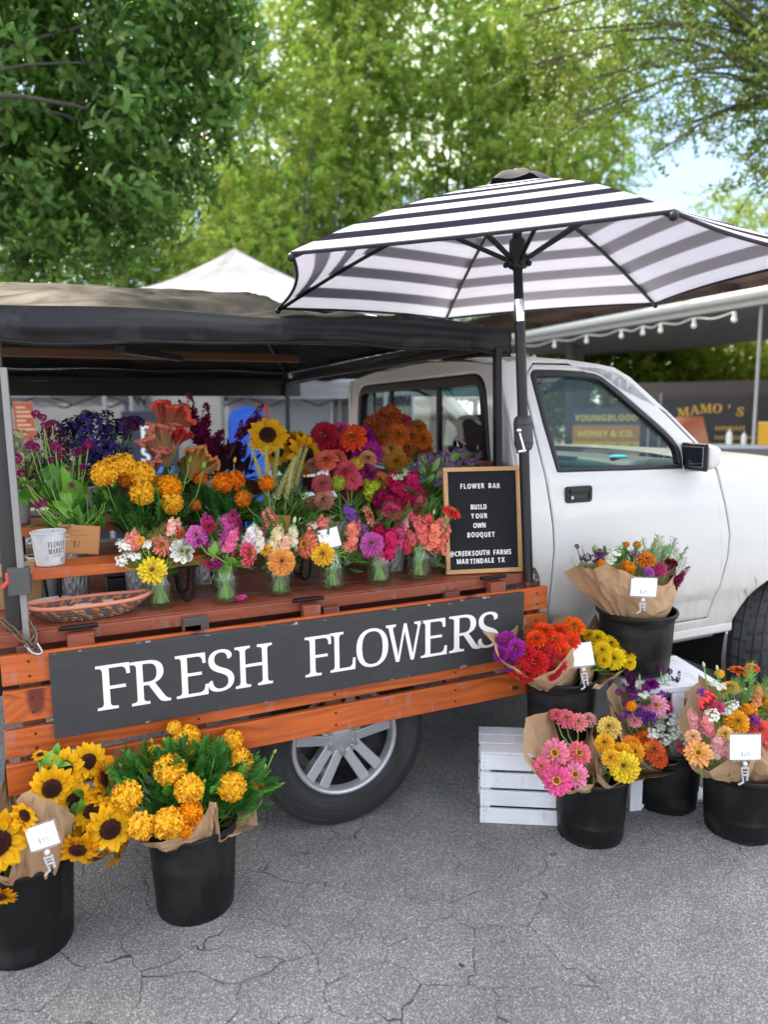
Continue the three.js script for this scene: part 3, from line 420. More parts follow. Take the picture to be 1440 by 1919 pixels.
// ---------------------------------------------------------------- striped umbrella
{
  const c = V(1.548, 2.008, -2.253), Rr = .985, rot = .759, up = V(-.026, 1, .008).normalize(), drop = .350, Q0 = new THREE.Quaternion().setFromUnitVectors(UP, up);
  const t = thing('market_umbrella', 'open black and white striped patio umbrella tied to the truck bed', 'umbrella', V(1.66, .42, -2.275));
  const stripe = (dk, lt, tr) => { const N = 512, n = 6.5, [m, b] = texture(8, N, (i, j) => { const f = ((j + .5) / N * n) % 1, s = smooth(.53, .55, f) * smooth(1.0, .985, f); const w = .96 + .08 * hash2(i, j, 77); return [0, 1, 2].map(k => lerp(lt[k], dk[k], s) * w); }); return new THREE.MeshPhysicalMaterial({ map: m, roughness: 1, transmission: tr, thickness: 0, specularIntensity: .03, side: THREE.DoubleSide }); };
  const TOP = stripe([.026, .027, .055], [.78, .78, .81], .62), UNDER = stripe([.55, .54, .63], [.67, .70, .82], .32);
  const dirOf = k => { const a = rot + R(120 - 60 * k); return V(Math.cos(a), 0, Math.sin(a)); };
  const rimPt = k => dirOf(k).multiplyScalar(Rr).add(V(0, [0, .0, 0, -.01, -.012, -.02][((k % 6) + 6) % 6], 0));
  const loc = v => v.applyQuaternion(Q0).add(c);
  for (let k = 0; k < 6; k++) {
    const A = rimPt(k), B = rimPt(k + 1), r0 = .10;
    const f = off => grid(16, 18, (u, v) => { const s = lerp(r0, 1, v), P = A.clone().lerp(B, u).multiplyScalar(s); let y = drop * (1 - s) + P.y * s; y += .05 * Math.sin(PI * s) * .6; const mid = 4 * u * (1 - u); y -= .042 * mid * Math.pow(s, 1.5) * -0.35; const pull = 1 - .05 * mid * s * s; const q = loc(V(P.x * pull, y + off - .01 * mid * s, P.z * pull)); return [q.x, q.y, q.z, u, s]; });
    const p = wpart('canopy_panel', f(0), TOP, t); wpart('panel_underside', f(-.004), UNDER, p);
    wpart('panel_hem', tube(Array.from({ length: 9 }, (_, i) => { const u = i / 8, mid = 4 * u * (1 - u), P = A.clone().lerp(B, u), pull = 1 - .05 * mid; return loc(V(P.x * pull, P.y + .0147 * mid - .01 * mid - .006, P.z * pull)); }), .006, 16, 5), std('#2a2833', .9), p);
    const e = rimPt(k), rp = []; for (let i = 0; i <= 6; i++) { const s = i / 6; rp.push(loc(V(e.x * s, drop * (1 - s) + e.y * s + .03 * Math.sin(PI * s) - .016, e.z * s))); }
    const rib = wpart('rib', tube(rp, .0075, 14, 6), std('#17181b', .5), t);
    wpart('strut', tube([loc(V(0, .075, 0).add(dirOf(k).multiplyScalar(.03))), loc(V(e.x * .34, drop * .66 + e.y * .34 + .005, e.z * .34))], .0085, 3, 6), std('#17181b', .5), rib);
    wpart('rib_tip', new THREE.SphereGeometry(.012, 8, 6).translate(...rp[6].toArray()), std('#111214', .5), rib);
  }
  // vent cap with its scalloped edge, and the finial
  const cap = grid(48, 6, (u, v) => { const a = u * 2 * PI, hx = 1 / Math.cos(((a - rot) % (PI / 3) + PI / 3) % (PI / 3) - PI / 6), s = lerp(.02, .125, v), q = loc(V(Math.cos(a) * s * lerp(1, hx * .9, v), drop + .030 - .042 * v * v - .012 * v * Math.abs(Math.sin(3 * (a - rot))), Math.sin(a) * s * lerp(1, hx * .9, v))); return [q.x, q.y, q.z]; });
  wpart('vent_cap', cap, std('#23232e', .85), t);
  wpart('finial', lathe([[.001, .060], [.012, .056], [.016, .048], [.014, .042], [.02, .038]], 16).applyMatrix4(M4(c.clone().add(up.clone().multiplyScalar(drop - .02)), Q0)), std('#17181b', .4), t);
  // pole, hub, sleeve, crank
  const top = c.clone().add(up.clone().multiplyScalar(drop)), foot = V(1.662, .42, -2.275), hubP = c.clone().add(up.clone().multiplyScalar(.09)), mid = atZ(963, 556, -2.255), poleM = std('#3b3a3d', .38, { metalness: .7 });
  const along = y => foot.clone().lerp(hubP, (y - foot.y) / (hubP.y - foot.y));
  wpart('upper_pole', tube([along(1.93), hubP, top], .0175, 8, 16), std('#26262a', .38, { metalness: .6 }), t);
  wpart('tilt_sleeve', tube([along(1.865), along(1.945)], .0198, 2, 18), CHROME, t);
  wpart('lower_pole', tube([foot, along(1.2), along(1.867)], .0198, 6, 18), poleM, t);
  wpart('hub', lathe([[.018, -.05], [.034, -.04], [.038, -.01], [.03, .01], [.03, .05], [.022, .06], [.018, .06]], 20).applyMatrix4(M4(hubP, Q0)), std('#1b1c1f', .5), t);
  for (let k = 0; k < 6; k++) { const q = hubP.clone().add(dirOf(k).multiplyScalar(.042)).add(V(0, -.03, 0)); wpart('strut_joint', new THREE.SphereGeometry(.011, 8, 6).translate(q.x, q.y, q.z), std('#17181b', .5), t); }
  const ck = along(atZ(973, 812, -2.27).y), qk = new THREE.Quaternion().setFromUnitVectors(UP, hubP.clone().sub(foot).normalize());
  const ch = wpart('crank_housing', lathe([[.019, -.068], [.03, -.062], [.036, -.045], [.037, .04], [.034, .056], [.024, .066], [.019, .068]], 28).scale(1, 1, .95).applyMatrix4(M4(ck, qk)), std('#46464a', .5), t);
  wpart('seam_ring', new THREE.TorusGeometry(.0372, .0012, 6, 32).rotateX(PI / 2).translate(0, .034, 0).applyMatrix4(M4(ck, qk)), std('#2c2c30', .5), ch); wpart('seam_ring', new THREE.TorusGeometry(.0372, .0012, 6, 32).rotateX(PI / 2).translate(0, -.036, 0).applyMatrix4(M4(ck, qk)), std('#2c2c30', .5), ch);
  const h0 = ck.clone().add(V(-.034, .012, .018)), h1 = h0.clone().add(V(.018, -.075, .012));
  wpart('crank_handle', new MB().add(tube([h0, h1], .0055, 3, 8)).add(tube([h1.clone().add(V(.004, 0, 0)), h1.clone().add(V(-.035, -.004, .006))], .007, 3, 10)).add(new THREE.SphereGeometry(.012, 12, 8).translate(h0.x, h0.y, h0.z)).build(), CHROME, t);
  wpart('foot_bracket', box(.06, .12, .05, .006).translate(1.662, .48, -2.275), BLACKMETAL, t);
}
// ---------------------------------------------------------------- the long name board on the slats
const fonts = {}; for (const [k, f] of [['sans', 'droid/droid_sans_bold'], ['serif', 'droid/droid_serif_regular'], ['thin', 'droid/droid_sans_regular']]) fonts[k] = await new FontLoader().loadAsync(`fonts/${f}.typeface.json`);
function glyph(ch, font, size, depth, bevel = 0) { const g = new TextGeometry(ch, { font: fonts[font], size, depth, curveSegments: 5, bevelEnabled: bevel > 0, bevelSize: bevel, bevelThickness: bevel, bevelSegments: 1 }); g.computeBoundingBox(); return g; }
{
  const z = ZS + .014, P = (x, y) => atZ(x, y, z + .008), TL = P(95, 1231), TR = P(981, 1107), BR = P(988, 1234), BL = P(104, 1381);
  const cx = (TL.x + TR.x) / 2, w = (TR.x - TL.x + BR.x - BL.x) / 2, cy = (TL.y + TR.y + BL.y + BR.y) / 4, h = (TL.y + TR.y - BL.y - BR.y) / 2, tilt = Math.atan2(TR.y - TL.y + BR.y - BL.y, 2 * w);
  const t = thing('shop_sign', 'long black painted board lettered FRESH FLOWERS across the orange slats', 'sign', V(cx, cy, z)); t.rotation.z = tilt * .6;
  const [bm, bb] = texture(512, 256, (i, j) => { const u = i / 512, v = j / 256, n = fbm(u * 30, v * 8, 301, 4), e = Math.min(u * w, (1 - u) * w, v * h, (1 - v) * h), chip = smooth(.72, .78, fbm(u * 60, v * 20, 303, 3)) * smooth(.012, .002, e); const L = .030 + .010 * n; return [lerp(L, .5, chip), lerp(L, .45, chip), lerp(L * 1.06, .38, chip), n]; });
  const bg = box(w, h, .016, .003), BP = bg.attributes.position, uv = bg.attributes.uv; for (let k = 0; k < BP.count; k++) uv.setXY(k, BP.getX(k) / w + .5, BP.getY(k) / h + .5);
  part('board', bg, new THREE.MeshStandardMaterial({ map: bm, bumpMap: bb, bumpScale: .0006, roughness: .62 }), t);
  const LET = std('#eceae6', .65), spots = [['F', 176, 245, 1245, 1338], ['R', 240, 319, 1241, 1327], ['E', 325, 390, 1225, 1313], ['S', 386, 438, 1219, 1300], ['H', 436, 511, 1203, 1291], ['F', 568, 621, 1186, 1272], ['L', 615, 666, 1188, 1261], ['O', 664, 728, 1178, 1252], ['W', 719, 794, 1168, 1243], ['E', 785, 838, 1157, 1232], ['R', 838, 902, 1152, 1224], ['S', 893, 935, 1147, 1214]];
  for (const [ch, l, r] of spots) {
    const Hc = h * .535, g = glyph(ch, 'serif', Hc / .715, .0012), bb = g.boundingBox, pl = atZ(l + 2, lerp(1292, 1179, (l - 176) / 760), z + .009), pr = atZ(r + 2, lerp(1292, 1179, (r - 176) / 760), z + .009), cw = pr.x - pl.x;
    const m = part('letter', g, LET, t); const sx = .93 * cw / (bb.max.x - bb.min.x), sy = Hc / (bb.max.y - bb.min.y); m.scale.set(sx, sy, 1); m.position.set(pl.x - cx + .035 * cw - bb.min.x * sx, -Hc / 2 + .004 - bb.min.y * sy + (rr(-.002, .002)), .0085);
  }
}
// ---------------------------------------------------------------- letter board
{
  const t = thing('letter_board', 'black felt letter board in an oak frame reading FLOWER BAR', 'letter board', V(1.325, BED + .003, -2.385), R(-15)); t.rotation.order = 'YXZ'; t.rotation.x = R(-8);
  const w = .312, h = .418, fw = .017, OAK = (() => { const [m, b] = woodTex(31, [.62, .36, .15], [.42, .22, .08]); return wood(m, b, .5); })();
  for (const [x, y, a, b] of [[w / 2, fw / 2, w, fw], [w / 2, h - fw / 2, w, fw], [fw / 2, h / 2, fw, h - 2 * fw - .001], [w - fw / 2, h / 2, fw, h - 2 * fw - .001]]) part('frame_rail', boxUV(box(a, b, .022, .002)), OAK, t, V(x, y, 0));
  const felt = [], n = 52; const pf = grid(1, n * 6, (u, v) => { const k = (v * n) % 1; return [lerp(fw - .002, w - fw + .002, u), lerp(fw - .002, h - fw + .002, v), .001 + .0022 * Math.pow(Math.sin(PI * k), .5)]; });
  part('felt_panel', pf, std('#1d1e22', .95), t); part('backing', box(w - .004, h - .004, .006, .001), std('#2a2622', .9), t, V(w / 2, h / 2, -.012));
  const LW = std('#f2f1ee', .5);
  const line = (txt, pxl, pxr, pyc, size) => { // each plastic letter on its own, spaced as in the photograph
    const toU = px => { const d = ray(px, pyc), nrm = V(0, 0, 1).applyQuaternion(t.quaternion), k = t.position.clone().sub(EYE).dot(nrm) / d.dot(nrm), p = d.multiplyScalar(k).add(EYE); return t.worldToLocal(p); };
    t.updateMatrixWorld(true); const a = toU(pxl), b = toU(pxr); const n = txt.length, gs = [...txt].map(c => c === ' ' ? null : glyph(c, 'sans', size, .002)); const wds = gs.map(g => g ? g.boundingBox.max.x - g.boundingBox.min.x : size * .55), tot = wds.reduce((q, x) => q + x, 0), gap = (b.x - a.x - tot * .8) / (n - 1); let x = a.x;
    gs.forEach((g, k) => { if (g) { const m = part('letter', g, LW, t, V(x - g.boundingBox.min.x * .8 + rr(-.0006, .0006), (a.y + b.y) / 2 - size * .36 + rr(-.0008, .0008), .0036)); m.scale.x = .8; } x += wds[k] * .8 + gap; });
  };
  line('FLOWER BAR', 863, 937, 912, .0195); line('BUILD', 882, 912, 951, .0195); line('YOUR', 883, 913, 968, .0195); line('OWN', 887, 910, 986, .0195); line('BOUQUET', 876, 927, 1003, .0195); line('@CREEKSOUTH FARMS', 843, 958, 1037, .0195); line('MARTINDALE TX', 856, 946, 1052, .0195);
}
// ---------------------------------------------------------------- flower kit: every bloom faces +y with a radius of 1
function petal(mb, o) {       // a creased strip that leaves the centre at angle az
  const { az, r0 = .05, y0 = 0, len, wid, elev = 0, bend = 0, tip = 'round', cup = .12, segs = 4, base = 1, end = 1, roll = 0 } = o, P = [], N = [], ix = [], C = [];
  let r = r0, y = y0; const ca = Math.cos(az), sa = Math.sin(az), o0 = mb.nv;
  for (let k = 0; k <= segs; k++) {
    const t = k / segs, e = elev + bend * t; if (k) { r += Math.cos(e) * len / segs; y += Math.sin(e) * len / segs; }
    const w = wid * (tip === 'round' ? (t < 1 ? .42 + .58 * Math.sin(PI * Math.min(1, .12 + t * .62)) : .50) : tip === 'point' ? Math.pow(Math.sin(PI * clamp(.10 + t * .90, 0, .985)), .75) : tip === 'strap' ? (t < .9 ? .8 + .2 * t : .6) : tip === 'fan' ? .3 + .7 * t : 1) / 2;
    const nx = -Math.sin(e), ny = Math.cos(e);
    for (const s of [-1, 0, 1]) {
      const lift = s === 0 ? -cup * w : cup * w * .4 + roll * s * w, px = r + nx * lift + (s && k === segs && tip !== 'point' ? -.04 * len : 0), py = y + ny * lift;
      mb.p.push(px * ca - s * w * sa, py, px * sa + s * w * ca);
      const sx = -nx * 0 + nx, tn = s * cup * .7; mb.n.push((nx) * ca + tn * sa, ny, nx * sa - tn * ca); mb.u.push(s * .5 + .5, t);
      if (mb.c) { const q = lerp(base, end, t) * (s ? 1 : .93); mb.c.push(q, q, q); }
    }
  }
  for (let k = 0; k < segs; k++) for (let s = 0; s < 2; s++) { const a = o0 + k * 3 + s; mb.i.push(a, a + 1, a + 3, a + 1, a + 4, a + 3); }
}
const G = {};                 // geometries by kind, a few variants each
const make = (n, f) => Array.from({ length: n }, (_, k) => { const q = rng(7000 + k * 31 + f.toString().length); return f(q, k); });
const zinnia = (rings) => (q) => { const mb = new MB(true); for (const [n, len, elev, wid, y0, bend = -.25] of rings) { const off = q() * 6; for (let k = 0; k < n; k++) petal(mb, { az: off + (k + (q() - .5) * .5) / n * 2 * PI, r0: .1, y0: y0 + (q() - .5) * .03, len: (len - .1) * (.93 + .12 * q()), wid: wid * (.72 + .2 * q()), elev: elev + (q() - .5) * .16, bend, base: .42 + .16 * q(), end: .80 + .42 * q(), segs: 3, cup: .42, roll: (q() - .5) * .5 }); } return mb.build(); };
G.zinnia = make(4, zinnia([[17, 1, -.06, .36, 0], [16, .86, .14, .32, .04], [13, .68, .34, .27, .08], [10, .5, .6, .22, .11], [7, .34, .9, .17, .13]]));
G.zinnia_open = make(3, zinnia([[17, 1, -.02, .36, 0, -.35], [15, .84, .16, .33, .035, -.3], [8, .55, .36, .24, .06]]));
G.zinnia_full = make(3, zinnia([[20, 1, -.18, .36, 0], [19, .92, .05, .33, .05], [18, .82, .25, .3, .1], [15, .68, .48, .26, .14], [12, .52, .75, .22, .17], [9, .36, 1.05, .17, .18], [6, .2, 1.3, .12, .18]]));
G.cosmos = make(2, zinnia([[9, 1, .02, .62, 0, -.1], [8, .9, .14, .5, .03, -.1]]));
G.zinnia_eye = make(2, q => { const mb = new MB(true); for (let k = 0; k < 16; k++) { const a = k / 16 * 2 * PI + q(), r = .16 + .05 * q(); for (let j = 0; j < 5; j++) petal(mb, { az: a + (j - 2) * .16, r0: r - .02, y0: .14, len: .12, wid: .05, elev: 1.0 + (j % 2) * .3, bend: -.9, tip: 'point', segs: 2, base: .9, end: 1.1 }); } return mb.build(); });
G.zinnia_core = [new THREE.SphereGeometry(.15, 10, 6, 0, 2 * PI, 0, PI / 2).scale(1, 1.1, 1).translate(0, .08, 0)];
G.marigold = make(4, q => { const mb = new MB(true), n = 250; mb.add(new THREE.SphereGeometry(.70, 14, 10).scale(1, .74, 1).translate(0, -.06, 0), null, [.85, .78, .6]); for (let k = 0; k < n; k++) { const f = (k + .5) / n, pol = Math.acos(1 - 1.35 * f), az = k * 2.39996, d = V(Math.sin(pol) * Math.cos(az), Math.cos(pol) * .74, Math.sin(pol) * Math.sin(az)), nn = d.clone().add(V((q() - .5) * .5, .25 * (q() - .2), (q() - .5) * .5)); const t = new MB(true); petal(t, { az: 0, r0: 0, len: .26 + .08 * q(), wid: .30 + .10 * q(), elev: .75 + .35 * q(), bend: -.9 - .5 * q(), tip: 'fan', segs: 3, cup: .7, roll: (q() - .5) * .9, base: .92, end: 1.0 + .16 * q() }); mb.add(t.build(), M4(d.clone().multiplyScalar(.72).add(V(0, -.06, 0)), aim(nn, q() * 6))); } return mb.build(); });
G.sunflower = make(4, q => { const mb = new MB(true); for (const [n, y, e, l] of [[16, 0, .02, 1], [15, .03, .2, .93], [9, .05, .42, .8]]) { const off = q() * 6; for (let k = 0; k < n; k++) petal(mb, { az: off + (k + (q() - .5) * .6) / n * 2 * PI, r0: .36, y0: y, len: (l - .36) * (.86 + .26 * q()), wid: .30 + .08 * q(), elev: e + (q() - .5) * .35, bend: -.35 + (q() - .5) * .7, tip: 'point', segs: 5, cup: .35, roll: (q() - .5) * .5, base: .80, end: .95 + .12 * q() }); } return mb.build(); });
G.sun_disc = make(2, q => { const mb = new MB(true), n = 240; mb.add(new THREE.SphereGeometry(.42, 20, 6, 0, 2 * PI, 0, PI / 2).scale(1, .32, 1).translate(0, .02, 0), null, [.5, .4, .35]); for (let k = 0; k < n; k++) { const f = Math.sqrt((k + .5) / n), a = k * 2.39996, r = .42 * f, rim = f > .55, c = rim ? [1.25 + .5 * q(), .85, .7] : [.45, .5, .6]; mb.add(new THREE.ConeGeometry(.026, .10 + .05 * q() * (rim ? 1.5 : .6), 4), M4(V(r * Math.cos(a), .15 * (1 - f * f) + .05 + (rim ? .02 : -.01), r * Math.sin(a)), Q((q() - .5) * .6, 0, (q() - .5) * .6)), c); } return mb.build(); });
G.calyx = make(1, q => { const mb = new MB(true); for (let k = 0; k < 16; k++) petal(mb, { az: k / 16 * 2 * PI, r0: .2, y0: -.10, len: .42, wid: .17, elev: .1, bend: .5, tip: 'point', segs: 3, base: .8, end: 1.1 }); mb.add(new THREE.ConeGeometry(.36, .24, 12).rotateX(PI).translate(0, -.16, 0), null, [.8, .8, .8]); return mb.build(); });
G.globe = make(2, q => { const mb = new MB(true), n = 90; for (let k = 0; k < n; k++) { const y = 1 - 1.85 * (k + .5) / n, r = Math.sqrt(1 - y * y), a = k * 2.39996, d = V(r * Math.cos(a), y * 1.08, r * Math.sin(a)), t = new MB(true); petal(t, { az: 0, r0: 0, len: .5, wid: .34, elev: 1.0, bend: -.4, tip: 'point', segs: 2, base: .75, end: .9 + .3 * q() }); mb.add(t.build(), M4(d.clone().multiplyScalar(.62), aim(d, q() * 6))); } return mb.build(); });
G.cockscomb = make(3, (q, k0) => { const ph = q() * 9, W = .95, sides = []; const f = off => grid(64, 12, (u, v) => { const a = (u - .5) * 2.5, s = Math.pow(v, .8), ruf = Math.pow(v, 2.2) * (.24 * Math.sin(u * 17 + ph) + .17 * Math.sin(u * 37 + ph * 2) + .10 * Math.sin(u * 71)), top = 1.7 * s * (1 - .10 * a * a + .07 * Math.sin(u * 11 + ph)), x = W * Math.sin(a) * (.10 + .9 * s), z = ruf + off * (.05 + .04 * Math.sin(v * 3)); return [x, -1 + top * Math.cos(a * .42), z]; }, (u, v) => { const e = smooth(.78, 1, v); const n = .75 + .4 * hash2(Math.floor(u * 64), Math.floor(v * 12), k0); return [lerp(.62, 1.15, e) * n, lerp(.72, .55, e) * n, lerp(.55, .62, e) * n]; }); const mb = new MB(true); mb.add(f(.5)).add(f(-.5)); for (let k = 0; k < 480; k++) { const u = q(), a = (u - .5) * 2.5, ruf = .24 * Math.sin(u * 17 + ph) + .17 * Math.sin(u * 37 + ph * 2) + .10 * Math.sin(u * 71), top = 1.7 * (1 - .10 * a * a + .07 * Math.sin(u * 11 + ph)), p = V(W * Math.sin(a), -1 + top * Math.cos(a * .42), ruf + (q() - .5) * .14); mb.add(new THREE.IcosahedronGeometry(.045 + .03 * q(), 0), M4(p, Q(q() * 3, q() * 3, 0), V(1, 1.5, 1)), [.9 + .5 * q(), .6 + .5 * q(), .75]); } return mb.build(); });
const tuft = (q, n, len, wid, e0, rad = 1) => { const mb = new MB(true); for (let k = 0; k < n; k++) petal(mb, { az: q() * 6.28, r0: .0, len: len * (.7 + .6 * q()), wid, elev: e0 + (q() - .5) * .5, bend: .3, tip: 'point', segs: 2, base: .7, end: .9 + .35 * q() }); return mb; };
G.plume = make(3, q => { const mb = new MB(true); const spike = (y0, y1, w, bx, bz) => { const n = Math.round(95 * (y1 - y0)); for (let k = 0; k < n; k++) { const t = q(), y = lerp(y0, y1, t), r = w * Math.pow(1 - t, .55) * (.4 + .6 * Math.min(1, t * 6)); const a = q() * 6.28; mb.add(tuft(q, 4, .17, .05, .7).build(), M4(V(bx * t + r * .6 * Math.cos(a), y, bz * t + r * .6 * Math.sin(a)), aim(V(Math.cos(a), .9, Math.sin(a)), q() * 6), 1 - .35 * t)); } }; spike(-1, 1, .30, .12 * (q() - .5), 0); for (let k = 0; k < 7; k++) { const a = q() * 6.28, y = -1 + .9 * q(); spike(y, y + .75, .15, .5 * Math.cos(a), .5 * Math.sin(a)); } return mb.build(); });
const floret = (q, s, n = 5) => { const mb = new MB(true), off = q() * 6; for (let k = 0; k < n; k++) petal(mb, { az: off + (k + (q() - .5) * .3) / n * 2 * PI, r0: .08 * s, y0: 0, len: s * (.75 + .3 * q()), wid: s * .95, elev: .75 + (q() - .5) * .5, bend: -1.1, segs: 3, cup: .3, base: 1.15, end: .85 + .15 * q() }); return mb; };
G.snapdragon = make(4, q => { const mb = new MB(true), n = 19; mb.add(tube([V(0, -1.25, 0), V(.02, 0, 0), V(0, 1, 0)], .035, 5, 5), null, [.35, .75, .2]); for (let k = 0; k < n; k++) { const t = k / (n - 1), y = lerp(-.85, .85, t), a = k * 2.4 + q() * .5, d = V(Math.cos(a), .35 + .5 * t, Math.sin(a)), bud = t > .86; const s = bud ? .16 : lerp(.52, .34, t); if (bud) mb.add(new THREE.SphereGeometry(.09, 6, 5).scale(1, 1.5, 1), M4(V(.08 * Math.cos(a), y + .05, .08 * Math.sin(a)), aim(d)), [.7, .95, .5]); else { mb.add(floret(q, s).build(), M4(V(.26 * Math.cos(a), y, .26 * Math.sin(a)), aim(d, q() * 6))); mb.add(floret(q, s * .6, 3).build(), M4(V(.34 * Math.cos(a), y + .03, .34 * Math.sin(a)), aim(d.clone().add(V(0, -.4, 0)), q() * 6)), [1.1, 1.05, .95]); } } return mb.build(); });
G.statice = make(3, q => { const mb = new MB(true); for (let k = 0; k < 58; k++) { const a = q() * 6.28, r = Math.sqrt(q()), p = V(r * Math.cos(a), .45 * (1 - r * r) + (q() - .5) * .5, r * Math.sin(a)); const c = .6 + .8 * q(); mb.add(floret(q, .15 + .07 * q(), 4).build(), M4(p, aim(V(p.x * .8 + (q() - .5), 1, p.z * .8 + (q() - .5)))), [c, c * (.85 + .3 * q()), c]); if (k % 3 === 0) mb.add(tube([V(0, -1, 0), p.clone().multiplyScalar(.5).add(V(0, -.3, 0)), p], .022, 4, 4), null, [.5, .9, .35]); } return mb.build(); });
G.bee_balm = make(3, q => { const mb = new MB(true); for (let k = 0; k < 42; k++) { const a = q() * 6.28; petal(mb, { az: a, r0: .18, y0: .1 * q(), len: .75 + .3 * q(), wid: .11, elev: .8 - 1.1 * q(), bend: -1.1, tip: 'strap', segs: 4, cup: .4, base: .8, end: 1.2 }); } return mb.build(); });
G.bracts = make(1, q => { const mb = new MB(true); for (let k = 0; k < 11; k++) petal(mb, { az: k / 11 * 6.28, r0: .05, y0: -.12, len: .95, wid: .26, elev: .15 + .2 * q(), bend: -.5, tip: 'point', segs: 3, base: .8, end: 1.2 }); mb.add(new THREE.SphereGeometry(.22, 8, 6)); return mb.build(); });
G.filler = make(3, q => { const mb = new MB(true); for (let k = 0; k < 26; k++) { const a = q() * 6.28, r = Math.sqrt(q()), p = V(r * Math.cos(a), .35 * (1 - r * r) + (q() - .5) * .5, r * Math.sin(a)); mb.add(floret(q, .22 + .08 * q(), 5).build(), M4(p, aim(V(p.x + (q() - .5), 1, p.z + (q() - .5)))), [1, 1, 1]); } return mb.build(); });
G.grain = make(3, q => { const mb = new MB(true); mb.add(tube([V(0, -1.2, 0), V(.03, 0, 0), V(.1, 1, 0)], .02, 5, 4), null, [.7, .9, .5]); for (let k = 0; k < 70; k++) { const t = k / 69, a = k * 2.4, y = lerp(-.7, 1, t), r = .12 * (1 - t * .7); mb.add(new THREE.ConeGeometry(.045, .22, 4), M4(V(.1 * t * t + r * Math.cos(a), y, r * Math.sin(a)), aim(V(Math.cos(a), 1.3, Math.sin(a)))), [.85 + .3 * q(), .85 + .3 * q(), .8]); if (k % 2) mb.add(new THREE.ConeGeometry(.007, .4, 3), M4(V(.1 * t * t + r * 1.6 * Math.cos(a), y + .2, r * 1.6 * Math.sin(a)), aim(V(Math.cos(a), 2.2, Math.sin(a))))); } return mb.build(); });
G.bud = make(1, q => { const mb = new MB(true); mb.add(new THREE.SphereGeometry(.5, 8, 6).scale(1, 1.7, 1)); for (let k = 0; k < 6; k++) petal(mb, { az: k, r0: .1, y0: .5, len: .5, wid: .2, elev: 1.3, tip: 'point', segs: 2, base: 1.4, end: 1.6 }); return mb.build(); });
// leaves: they grow along +y from the origin, length 1
const blade = (mb, wid, bend, tipn = 'point', e0 = PI / 2, az = 0, len = 1, b = .85, t = 1.1) => petal(mb, { az, r0: 0, len, wid, elev: e0, bend, tip: tipn, segs: 6, cup: .3, base: b, end: t });
G.broad = make(4, q => { const mb = new MB(true); blade(mb, .40 + .1 * q(), -.5 - .8 * q()); return mb.build(); });
G.fern = make(3, q => { const mb = new MB(true); mb.add(tube([V(0, 0, 0), V(.03, .5, 0), V(.10, 1, 0)], .012, 4, 4), null, [.9, .9, .8]); for (let k = 0; k < 8; k++) for (const s of [-1, 1]) { const t = .14 + k * .105, l = .34 * Math.sin(PI * (.22 + t * .66)) + .06, m = new MB(true); blade(m, .30, -.3 - .3 * q(), 'point', PI / 2); mb.add(m.build(), M4(V(.1 * t * t, t, 0), Q(0, q() * .4, -s * (1.0 - .3 * t)), V(l, l, l)), [.85 + .3 * q(), .85 + .3 * q(), .8]); } const m = new MB(true); blade(m, .3, -.2); mb.add(m.build(), M4(V(.09, .95, 0), Q(0, 0, 0), .28)); return mb.build(); });
G.feather = make(3, q => { const mb = new MB(true); mb.add(tube([V(0, 0, 0), V(.02, .5, 0), V(.1, 1, 0)], .012, 4, 4)); for (let k = 0; k < 9; k++) for (const s of [-1, 1]) { const t = .15 + k * .09, l = .32 * (1.1 - t * .6), a = s * (.7 + .3 * q()); const tip = V(.1 * t * t + l * Math.sin(a), t + l * Math.cos(a), (q() - .5) * .25); mb.add(tube([V(.1 * t * t, t, 0), tip.clone().lerp(V(.1 * t * t, t, 0), .5).add(V(0, .02, 0)), tip], .009, 2, 3)); for (const e of [-.5, .5]) mb.add(tube([tip.clone().lerp(V(.1 * t * t, t, 0), .45), tip.clone().lerp(V(.1 * t * t, t, 0), .2).add(V(e * .12, .08, .05 * e))], .007, 1, 3)); } return mb.build(); });
G.grass = make(3, q => { const mb = new MB(true); blade(mb, .055, -.8 - .6 * q(), 'point', PI / 2, 0, 1); return mb.build(); });

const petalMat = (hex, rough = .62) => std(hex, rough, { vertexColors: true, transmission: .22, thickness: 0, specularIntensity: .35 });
const leafMat = hex => std(hex, .5, { vertexColors: true, transmission: .25, thickness: 0, specularIntensity: .6 });
const STEM = std('#7fb04a', .55), STEMD = std('#3d5a26', .6);
const pick = a => a[Math.floor(rnd() * a.length)];
const KIND = {
  zin: { name: 'zinnia', g: 'zinnia', eye: 1 }, zop: { name: 'zinnia', g: 'zinnia_open', eye: 1 }, zfu: { name: 'zinnia', g: 'zinnia_full', eye: 3 }, cos: { name: 'cosmos', g: 'cosmos', eye: 2 }, mar: { name: 'marigold', g: 'marigold' }, sun: { name: 'sunflower', g: 'sunflower', disc: 1 },
  glo: { name: 'globe_amaranth', g: 'globe' }, cox: { name: 'cockscomb', g: 'cockscomb', axis: 1 }, plu: { name: 'plume', g: 'plume', axis: 1 }, sna: { name: 'snapdragon', g: 'snapdragon', axis: 1 }, sta: { name: 'statice', g: 'statice', axis: .5 }, bee: { name: 'bee_balm', g: 'bee_balm', axis: .5, bract: 1 }, fil: { name: 'flower_cluster', g: 'filler', axis: .4 }, gra: { name: 'seed_head', g: 'grain', axis: 1 }, bud: { name: 'bud', g: 'bud', axis: 1 },
};
